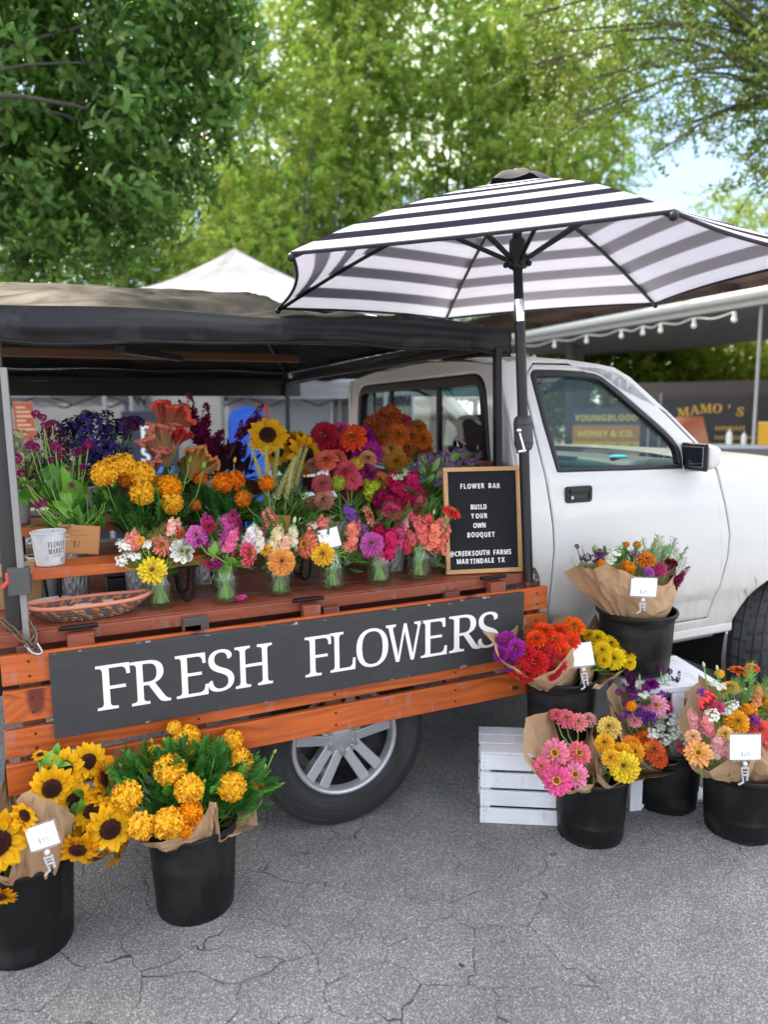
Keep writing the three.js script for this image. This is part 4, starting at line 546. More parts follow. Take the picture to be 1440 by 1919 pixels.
// one bunch of flowers: blooms at pixels of the photograph on an upright plane z, their stems gathered at a neck
function bunch(name, label, category, opt) {
  const { foot, neck, z, items, group, leaves = [], stemHex, neckR = .03, footR = .02, stemR = .0022 } = opt;
  const t = thing(name, label, category, foot, 0, group), st = new MB(), L = p => p.clone().sub(foot);
  const mid = neck ?? foot.clone().add(V(0, .1, 0)), cen = V(0, 0, 0); items.forEach(i => cen.add(atZ(i[2], i[3], z + (i[5] ?? 0)))); cen.divideScalar(items.length || 1);
  const stem = (p, d, r = stemR) => { const a = rnd() * 6.28, nr = Math.sqrt(rnd()) * neckR, nk = mid.clone().add(V(nr * Math.cos(a), 0, nr * Math.sin(a))), ft = foot.clone().add(V(-footR * Math.cos(a) * rnd(), .006, -footR * Math.sin(a) * rnd())); const pts = [ft]; if (nk.y - foot.y > .02) pts.push(nk); pts.push(p.clone().addScaledVector(d.clone().multiplyScalar(.35).add(V(0, .65, 0)), -.25 * p.distanceTo(nk)).lerp(nk, .15), p); st.add(tube(pts.map(L), r, 10, 5)); };
  if (opt.full === 2) for (const i of items.slice()) if (/^(zin|zfu|sta|bee|glo)$/.test(i[0])) items.push([i[0], i[1], i[2] + rr(-18, 18), i[3] + rr(-6, 20), i[4] * rr(.75, .95), (i[5] ?? 0) - rr(.04, .10), {}]);
  if (opt.full) for (const i of items.slice()) if (i[0] === 'sna' || i[0] === 'fil') items.push([i[0], i[1], i[2] + rr(-13, 13), i[3] + rr(-4, 12), i[4] * rr(.75, .95), (i[5] ?? 0) - rr(.0, .04), i[6] ?? {}]);
  for (const [k, hex0, px, py, rp, dz = 0, o = {}] of items) {
    const K = KIND[k], hex = k === 'mar' && /^#f[0-9a-f]a|^#f[0-9a-f]b/.test(hex0) ? '#' + new THREE.Color(hex0).lerp(new THREE.Color('#ffd43a'), .6).getHexString() : hex0, p = atZ(px, py, z + dz), r = rp * (opt.mul ?? 1) * (k === 'mar' ? 1.1 : 1) * depthOf(p) / FPX, toCam = EYE.clone().sub(p).normalize(), out = p.clone().sub(cen); if (out.length() > 1e-4) out.normalize();
    let d; if (o.dir) d = V(...o.dir).normalize(); else if (K.axis) d = K.axis === 1 ? V(0, 1, 0).addScaledVector(out, .35).add(V(rr(-.15, .15), 0, rr(-.15, .15))) : V(0, 1, 0).addScaledVector(toCam, .6).addScaledVector(out, .3); else d = toCam.clone().multiplyScalar(o.face ?? .95).add(V(0, .45, 0)).addScaledVector(out, .35).add(V(rr(-.2, .2), rr(-.15, .2), rr(-.2, .2)));
    d.normalize(); const q = aim(d, o.spin ?? (K.axis ? rr(-.5, .5) : rnd() * 6)), g = pick(G[K.g]);
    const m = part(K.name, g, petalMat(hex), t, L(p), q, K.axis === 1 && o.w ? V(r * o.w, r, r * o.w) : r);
    if (K.eye === 1) { part('flower_center', pick(G.zinnia_eye), petalMat(o.eye ?? '#e8b52a'), m); part('flower_core', G.zinnia_core[0], std(o.core ?? '#6b3a1a', .9), m); }
    else if (K.eye === 2) part('flower_center', pick(G.zinnia_eye), petalMat('#b9b441'), m);
    else if (K.eye) { part('flower_center', pick(G.zinnia_eye), petalMat(o.eye ?? '#e0b040'), m, V(0, .10, 0), undefined, .85); part('flower_core', G.zinnia_core[0], std('#5a2a18', .9), m, V(0, .08, 0), undefined, .8); }
    if (K.disc) { part('flower_disc', pick(G.sun_disc), std('#4b2512', .9, { vertexColors: true }), m); part('calyx', G.calyx[0], leafMat('#5f9433'), m); }
    if (K.bract) part('bract', G.bracts[0], leafMat(o.bract ?? '#8fb35a'), m, V(0, -.05, 0));
    if (!o.ns) stem(K.axis === 1 ? p.clone().addScaledVector(d, -r) : p.clone().addScaledVector(d, -.05 * r), d, o.sr ?? stemR);
  }
  for (const [kind, n, hex, x0, y0, x1, y1, len, o = {}] of leaves) { // leaves scattered over a patch of the picture, at different depths of the bunch
    const patch = new MB(true), dzs = o.dz ?? [-.09, .015];
    for (let k = 0; k < n; k++) {
      const a = rnd() * 6.28, rad = Math.sqrt(rnd()), px = (x0 + x1) / 2 + (x1 - x0) / 2 * rad * Math.cos(a), py = (y0 + y1) / 2 + (y1 - y0) / 2 * rad * Math.sin(a), p = atZ(px, py, z + rr(...dzs)), out = p.clone().sub(mid).normalize();
      const d = out.multiplyScalar(1).add(V(rr(-.7, .7), rr(-.2, .6) + (o.up ?? 0), rr(-.3, .7))).normalize(), l = len * rr(.7, 1.25), q = aim(d, rnd() * 6.28), g = pick(G[kind]), b = p.clone().addScaledVector(d, -l * .5);
      if (o.single) part('leaf', g, leafMat(pick([].concat(hex))), t, L(b), q, l); else { const v = rr(.75, 1.25); patch.add(g, M4(L(b), q, l), [v, v * rr(.95, 1.05), v]); }
      if (o.stem ?? (k % 3 === 0)) stem(b, d, stemR * .8);
    }
    if (!o.single) { const m = part(kind === 'grass' ? 'grass_blades' : 'foliage', patch.build(), leafMat(hex), t); m.userData.kind = 'stuff'; }
  }
  if (st.nv) part('stems', st.build(), stemHex ? std(stemHex, .55) : STEM, t);
  return t;
}
// ---------------------------------------------------------------- what stands on the flatbed
const TIER = 1.065, TIER2 = 1.14;
function bench(name, label, x0, x1, z0, z1, y, legs) {
  const t = thing(name, label, 'plank shelf', V((x0 + x1) / 2, BED, (z0 + z1) / 2));
  wpart('shelf_board', plank(x1 - x0, .034, Math.abs(z1 - z0), .004).translate((x0 + x1) / 2, y - .017, (z0 + z1) / 2), SLATWOOD, t);
  for (const [x, z] of legs) { const s = .026, pts = [V(x - s, y - .036, z), V(x - s * .8, BED + .06, z), V(x - s * .55, BED + .018, z), V(x, BED + .006, z), V(x + s * .55, BED + .018, z), V(x + s * .8, BED + .06, z), V(x + s, y - .036, z)]; const l = wpart('hairpin_leg', tube(pts, .0052, 30, 8), std('#141416', .45, { metalness: .5 }), t); wpart('mounting_plate', box(.08, .003, .05, .001).translate(x, y - .036, z), std('#141416', .45, { metalness: .5 }), l); }
  return t;
}
bench('plank_shelf', 'low orange plank shelf on hairpin legs at the left front of the flatbed', -.122, .52, -2.41, -2.565, TIER, [[.345, -2.425], [-.07, -2.54], [.345, -2.54], [.47, -2.54]]);
bench('plank_shelf', 'low plank shelf on hairpin legs behind the middle jars', .72, 1.1, -2.52, -2.66, TIER - .02, [[.80, -2.54], [.93, -2.54], [.80, -2.64], [.93, -2.64]]);
bench('plank_shelf', 'long raised plank shelf holding the rear row of flower buckets', -.42, 1.42, -2.84, -3.1, TIER2, [[-.2, -2.87], [.36, -2.87], [.62, -2.87], [1.3, -2.87], [-.2, -3.06], [1.3, -3.06]]);

const GALV = (() => { const [m, b] = texture(512, 256, (i, j) => { const u = i / 512, v = j / 256; let d = 9; const X = Math.floor(u * 40), Y = Math.floor(v * 22); for (let a = -1; a <= 1; a++) for (let c = -1; c <= 1; c++) { const x = X + a, y = Y + c, h = hash2((x + 40) % 40, y, 401), k = hash2((x + 40) % 40, y, 402); d = Math.min(d, Math.hypot(x + h - u * 40, y + k - v * 22)); } const n = fbm(u * 16, v * 9, 405, 4, 16), L = .50 + .22 * (n - .5); return [L, L * 1.0, L * 1.01, smooth(.05, .55, d)]; }); return { hammered: new THREE.MeshStandardMaterial({ map: m, bumpMap: b, bumpScale: .003, roughness: .42, metalness: .75, side: THREE.DoubleSide }), plain: new THREE.MeshStandardMaterial({ map: m, roughness: .55, metalness: .45, side: THREE.DoubleSide }) }; })();
function pail(label, p, r0, r1, h, m, group) {
  const t = thing('metal_pail', label, 'metal pail', p, 0, group);
  part('pail_body', lathe([[.001, .004], [r0 - .003, .004], [r0, 0], [r0 + .001, .006], [lerp(r0, r1, .5), h * .5], [r1, h - .006], [r1 + .003, h - .004], [r1 + .003, h], [r1, h + .002], [r1 - .003, h], [r0 - .002, .01]], 40), m, t);
  return t;
}
const bedAt = (px, z) => { const p = atZ(px, 1100, z); return V(p.x, BED + .001, z); };
const P1 = pail('hammered metal pail of globe amaranth behind the low plank shelf', V(-.005, BED + .001, -2.665), .046, .056, .205, GALV.hammered);
wpart('bail_handle', tube(Array.from({ length: 13 }, (_, k) => { const a = PI * k / 12; return V(-.005 + .055 * Math.cos(a), BED + .18 + .085 * Math.sin(a), -2.665 + .055 * Math.sin(a) * .8); }), .0022, 24, 6), STEEL, P1);
pail('speckled grey pail tucked behind the lettered pail', V(-.098, BED + .001, -2.72), .042, .054, .15, GALV.plain);
for (const [px, z, r, h, l] of [[262, -2.63, .052, .17, 'hammered metal pail of yellow marigolds behind the first jar'], [388, -2.68, .052, .17, 'metal pail of orange marigolds behind the second jar'], [532, -2.66, .05, .17, 'metal pail of seed heads behind the peach zinnia jar'], [640, -2.76, .06, .19, 'metal pail of coral zinnias behind the middle jars'], [738, -2.56, .046, .16, 'hammered metal pail between the last two jars'], [818, -2.56, .046, .17, 'hammered metal pail beside the letter board']]) pail(l, bedAt(px, z), r * .85, r, h, GALV.hammered);
for (const [px, l] of [[30, 'pale seed pods'], [165, 'purple statice'], [318, 'crested cockscomb'], [410, 'burgundy plumes'], [545, 'sunflowers'], [655, 'bright tall zinnias'], [748, 'rust zinnias'], [838, 'bee balm']]) { const z = -2.96, p = atZ(px, 1000, z); pail(`metal pail of ${l} on the raised plank shelf`, V(Math.min(p.x, 1.35), TIER2 + .001, z), .05, .06, .13, GALV.plain); }
{ // the lettered pail on the low shelf
  const p = V(-.07, TIER + .001, -2.475), t = thing('lettered_pail', 'small whitewashed pail lettered FLOWER MARKET on the low shelf', 'metal pail', p, R(12));
  part('pail_body', lathe([[.001, .003], [.039, .003], [.041, 0], [.042, .005], [.051, .102], [.054, .104], [.054, .108], [.051, .110], [.049, .106], [.04, .008]], 44), (() => { const [m, b] = texture(256, 256, (i, j) => { const n = fbm(i / 30, j / 12, 411, 5), s = smooth(.62, .75, fbm(i / 12, j / 9, 413, 3)); const L = .60 + .22 * (n - .5) - .22 * s; return [L * .98, L, L * 1.01, n]; }); return new THREE.MeshStandardMaterial({ map: m, bumpMap: b, bumpScale: .001, roughness: .7, side: THREE.DoubleSide }); })(), t);
  const c = document.createElement('canvas'); c.width = 512; c.height = 256; const x = c.getContext('2d'); x.fillStyle = '#c6c9c9'; x.fillRect(0, 0, 512, 256); x.fillStyle = '#1b1b1c'; x.textAlign = 'center'; x.font = 'bold 108px serif'; x.fillText('FLOWER', 256, 92); x.fillText('MARKET', 256, 192); x.font = 'bold 40px serif'; x.fillText('EST. 1894', 256, 240);
  const lt = new THREE.CanvasTexture(c); lt.colorSpace = THREE.SRGBColorSpace;
  part('printed_lettering', grid(16, 4, (u, v) => { const a = lerp(-.62, .62, u), y = lerp(.028, .082, v), r = .041 + .01 * y / .104 + .0012; return [r * Math.sin(a), y, r * Math.cos(a), u, v]; }), new THREE.MeshStandardMaterial({ map: lt, roughness: .7 }), t, V(0, 0, 0), Q(0, R(18), 0));
  for (const s of [-1, 1]) part('ear', new THREE.TorusGeometry(.008, .002, 6, 12), STEEL, t, V(s * .056, .082, 0));
}
const KRAFT = (() => { const [m, b] = texture(512, 512, (i, j) => { const u = i / 512, v = j / 512, n = fbm(u * 40, v * 160, 421, 3), c = fbm(u * 4, v * 4, 423, 4, 4), cr = Math.abs(fbm(u * 5, v * 5, 425, 4, 5) - .5) * 2, L = 1 + .22 * (c - .5) + .16 * (n - .5); return [.41 * L, .255 * L, .14 * L, 1 - Math.pow(1 - cr, 8) + .1 * n]; }); return new THREE.MeshStandardMaterial({ map: m, bumpMap: b, bumpScale: .007, roughness: .8, side: THREE.DoubleSide }); })();
function cardTexture(w, h, draw) { const c = document.createElement('canvas'); c.width = w; c.height = h; const x = c.getContext('2d'); draw(x, w, h); const t = new THREE.CanvasTexture(c); t.colorSpace = THREE.SRGBColorSpace; return new THREE.MeshStandardMaterial({ map: t, roughness: .55, side: THREE.DoubleSide }); }
function plate(w, h, m) { const g = new THREE.PlaneGeometry(w, h); return [g, m]; }
{ // kraft price card
  const p = V(.012, 1.075, -2.60), t = thing('kraft_card', 'brown kraft price card marked $1 leaning behind the lettered pail', 'price card', p, R(-6)); t.rotation.x = R(-8); t.rotation.z = R(-7);
  part('card', box(.135, .098, .0016, .0006), std('#b07a44', .8), t, V(0, .045, 0));
  part('handwriting', new THREE.PlaneGeometry(.128, .092), cardTexture(512, 370, (x, w, h) => { x.fillStyle = '#b98149'; x.fillRect(0, 0, w, h); x.strokeStyle = '#33210f'; x.lineWidth = 7; x.lineCap = 'round'; x.beginPath(); x.moveTo(232, 222); x.bezierCurveTo(190, 200, 190, 236, 214, 246); x.bezierCurveTo(240, 258, 232, 290, 196, 278); x.moveTo(213, 205); x.lineTo(209, 296); x.moveTo(268, 210); x.lineTo(262, 292); x.stroke(); x.strokeStyle = '#7c4f24'; x.lineWidth = 4; x.beginPath(); for (let k = 0; k < 16; k++) { const a = 120 + k * 16; x.moveTo(a, 130); x.quadraticCurveTo(a + 6, 108 + (k % 3) * 8, a + 12, 128); } for (let k = 0; k < 8; k++) { const a = 190 + k * 16; x.moveTo(a, 70); x.quadraticCurveTo(a + 5, 50, a + 12, 68); } x.stroke(); }), t, V(0, .045, .0016));
}
for (const [px, py, z, l, r] of [[285, 1005, -2.60, 'small blank kraft card behind the first jar of flowers', 3], [525, 985, -2.58, 'small blank kraft card among the seed heads', -6], [790, 985, -2.6, 'small blank kraft card behind the coral snapdragons', 8]]) { const p = atZ(px, py, z), t = thing('kraft_card', l, 'price card', p, R(-12)); t.rotation.z = R(r); part('card', box(.075, .08, .0015, .0005), std('#a8703c', .8), t); part('stake', new THREE.CylinderGeometry(.0018, .0018, .12, 6), STEMD, t, V(0, -.09, -.003)); }
{ // woven basket with a few notes in it
  const A = atY(54, 1160, BED), B = atY(275, 1118, BED + .03), c = A.clone().add(B).multiplyScalar(.5); c.y = BED + .002; const L = .19, W = .068, dir = Math.atan2(-(B.z - A.z), B.x - A.x);
  const t = thing('woven_basket', 'long shallow coil basket with a pink rim at the left bed edge', 'basket', V(c.x, BED + .002, -2.385), dir * .35 + R(3));
  const rows = 5, n = 64, ring = (k, rad) => { const s = lerp(.62, 1, k / (rows - 1)), y = .006 + .042 * Math.pow(k / (rows - 1), 1.15); return Array.from({ length: n }, (_, i) => { const a = i / n * 2 * PI, cx = Math.cos(a), sx = Math.sin(a); return V(L * s * Math.sign(cx) * Math.pow(Math.abs(cx), .9), y + .014 * Math.pow(Math.abs(cx), 6) * k / rows, W * s * Math.sign(sx) * Math.pow(Math.abs(sx), 1.15)); }); };
  for (let k = 0; k < rows - 1; k++) { const mb = new MB(true), P = ring(k); const q = rng(430 + k); for (let i = 0; i < n; i++) { const a = P[i], b = P[(i + 1) % n]; const ch = q(); const col = (i * 3 + k * 5) % 7 < 3 ? [.10, .085, .10] : ch < .3 ? [.40, .14, .035] : ch < .6 ? [.36, .20, .08] : [.20, .09, .04]; const g = new THREE.CapsuleGeometry(.0068, a.distanceTo(b) * .8, 3, 7); const d = b.clone().sub(a).normalize(); d.y += .45; mb.add(g, M4(a.clone().lerp(b, .5), aim(d)), col); } part('woven_coil', mb.build(), std('#ffffff', .8, { vertexColors: true }), t); }
  part('rim', tube(ring(rows - 1), .0068, 90, 8, true), std('#cf8068', .7), t);
  part('basket_floor', grid(24, 6, (u, v) => { const a = u * 2 * PI; return [L * .66 * v * Math.cos(a), .010 + .004 * v, W * .66 * v * Math.sin(a)]; }), std('#4b2c18', .85), t);
  const nt = new MB(); const q = rng(77); for (let k = 0; k < 7; k++) nt.add(grid(4, 2, (u, v) => [(u - .5) * .07, .004 * Math.sin(u * 9 + k), (v - .5) * .032]), M4(V(.02 + (q() - .5) * .09, .022 + k * .0025, (q() - .5) * .03), Q(0, q() * 6, (q() - .5) * .4)));
  solo('banknotes', nt.build().applyMatrix4(M4(t.position, t.quaternion)), std('#b9b8b0', .8), 'crumpled pale banknotes lying inside the woven basket', 'banknotes');
  const sc = thing('metal_scoop', 'dull grey metal scoop lying behind the woven basket', 'scoop', V(-.07, BED + .002, -2.50), R(14)); part('scoop_bowl', grid(20, 10, (u, v) => { const a = PI * lerp(.05, .95, u); return [lerp(-.075, .06, v), .036 * (1 - Math.sin(a)) + .004 + .006 * Math.sin(v * 3), .038 * Math.cos(a) * (1 - .25 * v * v)]; }), GALV.plain, sc); part('scoop_handle', tube([V(.06, .02, 0), V(.10, .03, 0)], .008, 3, 8), GALV.plain, sc);
}
{ const t = thing('cardboard_box', 'brown cardboard box standing behind the left canopy post', 'box', V(-.19, BED + .001, -2.66), R(4)); part('carton', box(.16, .13, .14, .003), std('#a07c52', .85), t, V(0, .065, 0)); const f = part('flap', box(.16, .003, .06, .001), std('#a98760', .85), t, V(0, .135, .08), Q(.6)); f.userData.label = 'open front flap'; part('flap', box(.16, .003, .06, .001), std('#a98760', .85), t, V(0, .135, -.08), Q(-.7)); }
{ const t = thing('black_bin', 'low black plastic bin under the left plank shelf', 'bin', V(.2, BED + .001, -2.72)); part('bin_wall', box(.2, .06, .14, .01), std('#131417', .5), t, V(0, .03, 0)); part('bin_lid', box(.21, .012, .15, .004), std('#191a1e', .5), t, V(0, .068, 0)); }
// ---------------------------------------------------------------- jars and their bunches along the edge
const JARGLASS = new THREE.MeshPhysicalMaterial({ color: lin(.93, .97, .94), roughness: .02, transmission: 1, thickness: 0, ior: 1.5, side: THREE.DoubleSide }), WATER = new THREE.MeshPhysicalMaterial({ color: lin(.86, .92, .80), roughness: 0, transmission: 1, thickness: 0, ior: 1.33, side: THREE.DoubleSide });
function jar(p, label) {
  const t = thing('mason_jar', label, 'glass jar', p);
  part('glass', lathe([[.001, .006], [.030, .005], [.036, .001], [.0395, .006], [.0405, .02], [.0405, .07], [.0385, .080], [.033, .088], [.0325, .092], [.0345, .094], [.0325, .097], [.0345, .099], [.0325, .102], [.0345, .104], [.033, .108], [.0335, .112], [.0305, .112], [.0305, .09], [.036, .079], [.038, .069], [.038, .02], [.036, .009], [.001, .009]], 40), JARGLASS, t);
  t.scale.setScalar(1.15); part('water', lathe([[.001, .010], [.036, .011], [.0375, .02], [.0375, .055], [.0365, .0585], [.001, .0575]], 32), WATER, t);
  return t;
}
const jarDefs = [
  [296, 1143, 'yellow zinnia and white cosmos', [['zop', '#f0cf2a', 285, 1068, 27, .05, { face: 1.3, eye: '#e8c23a' }], ['cos', '#f2f1e8', 341, 1033, 24, .02, { face: 1.2 }], ['zin', '#ee8a72', 303, 1021, 23, .0], ['zop', '#f0b09c', 318, 1010, 18, -.03], ['zin', '#e56a3c', 325, 994, 22, -.05], ['sna', '#ef9a90', 256, 1010, 20, 0], ['zop', '#f2a23a', 262, 1012, 10, .03], ['fil', '#f4f3ea', 236, 1022, 14, .0], ['fil', '#f4f3ea', 250, 1042, 12, .02], ['fil', '#efeee2', 226, 1050, 11, .02], ['sna', '#f3c0b4', 322, 985, 16, -.03], ['fil', '#efeee2', 275, 1020, 9, .03]], [['feather', 16, '#6c9a3e', 230, 990, 370, 1085, .09], ['fern', 10, '#5f8f38', 245, 1010, 350, 1090, .07]]],
  [421, 1133, 'magenta snapdragons and broad green leaves', [['zfu', '#d868b4', 368, 1003, 22, .0], ['sna', '#b83a8a', 390, 985, 24, -.02], ['sna', '#c24f98', 420, 990, 26, 0], ['sna', '#a82a6c', 436, 978, 24, -.03], ['sna', '#e06a9a', 436, 1010, 22, .03], ['zfu', '#b01a4c', 392, 984, 14, .02], ['sna', '#f2e8ea', 470, 1003, 20, 0], ['zop', '#ef5f78', 468, 1038, 26, .03, { dir: [.6, .1, .6] }], ['sna', '#8a2a5c', 400, 1040, 22, .0], ['glo', '#9a1a78', 374, 1015, 6, .04], ['glo', '#9a1a78', 391, 1020, 6, .04], ['glo', '#8f1f70', 410, 1060, 6, .05], ['zfu', '#a81e56', 396, 1055, 12, .0]], [['broad', 9, ['#6fb03a', '#5d9c34', '#82bd4a'], 375, 1010, 470, 1075, .065, { single: 1, dz: [-.01, .05] }], ['broad', 10, ['#4f8a30', '#6aa23a'], 365, 1020, 460, 1090, .05, { single: 1 }]]],
  [523, 1118, 'one peach zinnia with cream snapdragons', [['zfu', '#f2a24e', 528, 1052, 27, .06, { face: 1.4, spin: .3 }], ['sna', '#f4ecdc', 480, 1005, 24, .0], ['sna', '#f2e2b8', 520, 1008, 26, .01], ['sna', '#f4edd0', 548, 1005, 22, -.01], ['sna', '#e88a86', 503, 975, 24, -.03], ['sna', '#f0c0a8', 535, 1018, 18, .03], ['fil', '#f4f3ea', 463, 1010, 12], ['zop', '#efb02a', 497, 1030, 12, .02], ['bud', '#c9d99a', 552, 975, 7]], [['broad', 10, ['#7aa844', '#5f8f38'], 480, 1010, 560, 1075, .05, { single: 1 }], ['feather', 8, '#6c9a3e', 470, 1000, 565, 1075, .07]]],
  [623, 1108, 'coral zinnias and one yellow zinnia', [['zin', '#f2b822', 605, 1038, 23, .05, { face: 1.2, eye: '#b03a20' }], ['zop', '#f08a62', 572, 1020, 26, .0, { dir: [-.75, .3, .5] }], ['sna', '#ee7a68', 596, 1003, 22, -.01], ['sna', '#ef8f86', 605, 985, 20, -.02], ['sna', '#f0907a', 660, 1000, 24, .0], ['sna', '#e97c86', 668, 985, 18, -.02], ['zop', '#ef9a7a', 655, 1022, 14, .01], ['fil', '#f3d0c4', 585, 985, 10]], [['feather', 14, '#5f9a3a', 590, 990, 690, 1075, .08], ['fern', 14, '#558f36', 600, 1000, 680, 1085, .06]]],
  [712, 1098, 'magenta zinnias and a crimson snapdragon', [['zfu', '#c95aa6', 697, 1018, 24, .04, { face: 1.2 }], ['sna', '#c81e5e', 730, 1015, 30, .03], ['sna', '#b8164e', 715, 1005, 24, -.01], ['zfu', '#d42a6a', 737, 958, 20, -.02, { dir: [.1, .8, .5] }], ['zop', '#f0967c', 694, 966, 22, -.01, { dir: [.8, .4, .5] }], ['sna', '#7a4aa0', 656, 960, 20, -.02, { dir: [-.5, .8, .2] }], ['sna', '#d04a86', 748, 998, 22, .0], ['sna', '#e0a0b0', 758, 985, 16, -.01], ['sna', '#8a5a8a', 680, 990, 18, -.02], ['zop', '#c23a7e', 690, 1032, 14, .03]], [['broad', 8, ['#6aa23a', '#86ac4a'], 670, 990, 760, 1070, .05, { single: 1 }], ['fern', 8, '#6c9a3e', 665, 970, 770, 1070, .07]]],
  [788, 1088, 'coral snapdragons beside the letter board', [['sna', '#ee7a78', 790, 990, 28, .02], ['sna', '#e8606e', 805, 985, 26, .0], ['sna', '#f08c74', 814, 1000, 28, .03], ['sna', '#ef9488', 826, 985, 20, .01], ['sna', '#e67480', 775, 975, 22, -.02], ['zop', '#ef3a36', 848, 958, 21, .05, { dir: [.15, .9, .5] }], ['sna', '#d86a6a', 765, 1000, 22, -.01], ['sna', '#c84a5a', 760, 1018, 18, .0], ['bud', '#b5cf8a', 838, 968, 6, .04], ['bud', '#b5cf8a', 814, 960, 6]], [['feather', 10, '#7aa844', 755, 960, 840, 1070, .08], ['broad', 7, ['#7aa844', '#93b65a'], 760, 980, 840, 1060, .045, { single: 1 }]]],
];
for (const [px, py, what, items, leaves] of jarDefs) {
  const p = atY(px, py, BED); p.y = BED + .001; p.z -= .03; p.x += .012; jar(p, `clear glass jar holding ${what}`);
  bunch('bouquet', `small bunch of ${what} in a glass jar`, 'bouquet', { foot: p.clone().add(V(0, .010, 0)), neck: p.clone().add(V(0, .126, 0)), neckR: .026, footR: .028, stemR: .0019, z: p.z, items, leaves: [...leaves, ['fern', 12, '#4f8436', px - 55, py - 145, px + 55, py - 65, .07], ['feather', 8, '#6c9a3e', px - 60, py - 150, px + 60, py - 60, .08]], full: 1, mul: px > 770 ? .98 : 1.08 });
}
// ---------------------------------------------------------------- the rows behind
const row = (name, label, px, z, neckY, items, leaves, o = {}) => { const p = atZ(px, 1000, z); return bunch(name, label, 'bouquet', { foot: V(o.x ?? p.x, o.foot ?? BED + .02, z), neck: V(o.x ?? p.x, neckY, z), neckR: o.nr ?? .045, footR: .02, full: 2, mul: 1.1, z, items, leaves, stemHex: o.stem, stemR: o.sr ?? .0022 }); };
const mg = '#a81476', glo = a => a.map(([x, y, r, dz = 0]) => ['glo', hash2(x, y) < .3 ? '#8a1a66' : mg, x, y, r, dz, { sr: .0016 }]);
row('flower_bunch', 'leafy green bunch of magenta globe amaranth at the left post', 140, -2.665, 1.115, glo([[67, 776, 8, -.06], [82, 797, 6, -.06], [56, 834, 9], [104, 837, 10], [30, 859, 10, .02], [39, 886, 8, .03], [165, 833, 8], [140, 848, 7], [152, 845, 8], [155, 875, 6], [58, 908, 5, .05], [80, 942, 7, .05], [218, 890, 7], [134, 909, 5, .04], [22, 850, 6], [98, 862, 6, -.03], [126, 880, 5]]), [['broad', 44, ['#5f9e34', '#79b544', '#4b8529', '#8cc152', '#3f7426'], 30, 875, 205, 985, .085, { single: 1, dz: [-.12, .07], up: .4 }], ['broad', 22, ['#4b8529', '#63973a', '#3f7426'], 75, 930, 215, 1000, .10, { single: 1, dz: [-.08, .05], up: .7 }]], { stem: '#86b04a' });
row('flower_bunch', 'bunch of golden yellow marigolds left of the cockscombs', 268, -2.63, 1.075, [['mar', '#f7a90c', 195, 886, 23, .04], ['mar', '#f8ae10', 229, 869, 21], ['mar', '#f6a40a', 265, 886, 22, .02], ['mar', '#f7a90c', 266, 923, 22, .05], ['mar', '#f59f08', 318, 912, 22, .02], ['mar', '#f6a40a', 322, 943, 20, .05], ['mar', '#f08a10', 240, 895, 18, -.03], ['mar', '#f3980c', 285, 905, 16, -.03], ['mar', '#f7a90c', 207, 868, 16, -.03], ['bud', '#7f9a3a', 356, 862, 7, .02], ['bud', '#86a23e', 382, 872, 8, .03]], [['fern', 95, '#356a2c', 205, 930, 345, 1010, .075, { dz: [-.1, .03] }], ['fern', 30, '#4a8436', 215, 920, 335, 990, .07, { dz: [-.02, .06] }]], { stem: '#5d8a3a' });
row('flower_bunch', 'bunch of orange marigolds with dark fern leaves in the middle row', 415, -2.68, 1.075, [['mar', '#f58a0c', 417, 904, 19, .02], ['mar', '#f2800c', 441, 899, 18], ['mar', '#e0741a', 375, 896, 13, -.02], ['mar', '#ea8a1c', 456, 935, 15, .04], ['mar', '#d88322', 365, 946, 11, .03], ['mar', '#c98a20', 405, 930, 12, -.03], ['bud', '#e0a23a', 440, 862, 6]], [['fern', 90, '#3f7a30', 355, 910, 475, 985, .075, { dz: [-.1, .03] }], ['fern', 36, '#356a2c', 350, 960, 480, 1030, .075, { dz: [-.1, .0] }]], { stem: '#5d8a3a' });
row('flower_bunch', 'pale green seed heads and grass with two orange marigolds', 530, -2.70, 1.075, [['gra', '#b9b97c', 484, 880, 38], ['gra', '#c4c186', 500, 885, 42, .02], ['gra', '#aeb070', 515, 880, 40], ['gra', '#c9c58c', 532, 900, 44, .03], ['gra', '#b5b478', 548, 885, 44, .01], ['gra', '#bcb87c', 560, 880, 40, -.02], ['gra', '#cfcb94', 541, 905, 36, .05], ['gra', '#c4b888', 492, 905, 30, .04], ['mar', '#f28a14', 499, 905, 14, .05], ['mar', '#e8901c', 455, 932, 13, .05]], [['grass', 130, '#6f9a42', 480, 915, 580, 985, .17, { up: 1.2, stem: false, dz: [-.08, .06] }], ['fern', 30, '#4a8436', 470, 915, 580, 1020, .075]], { stem: '#8fae5a' });
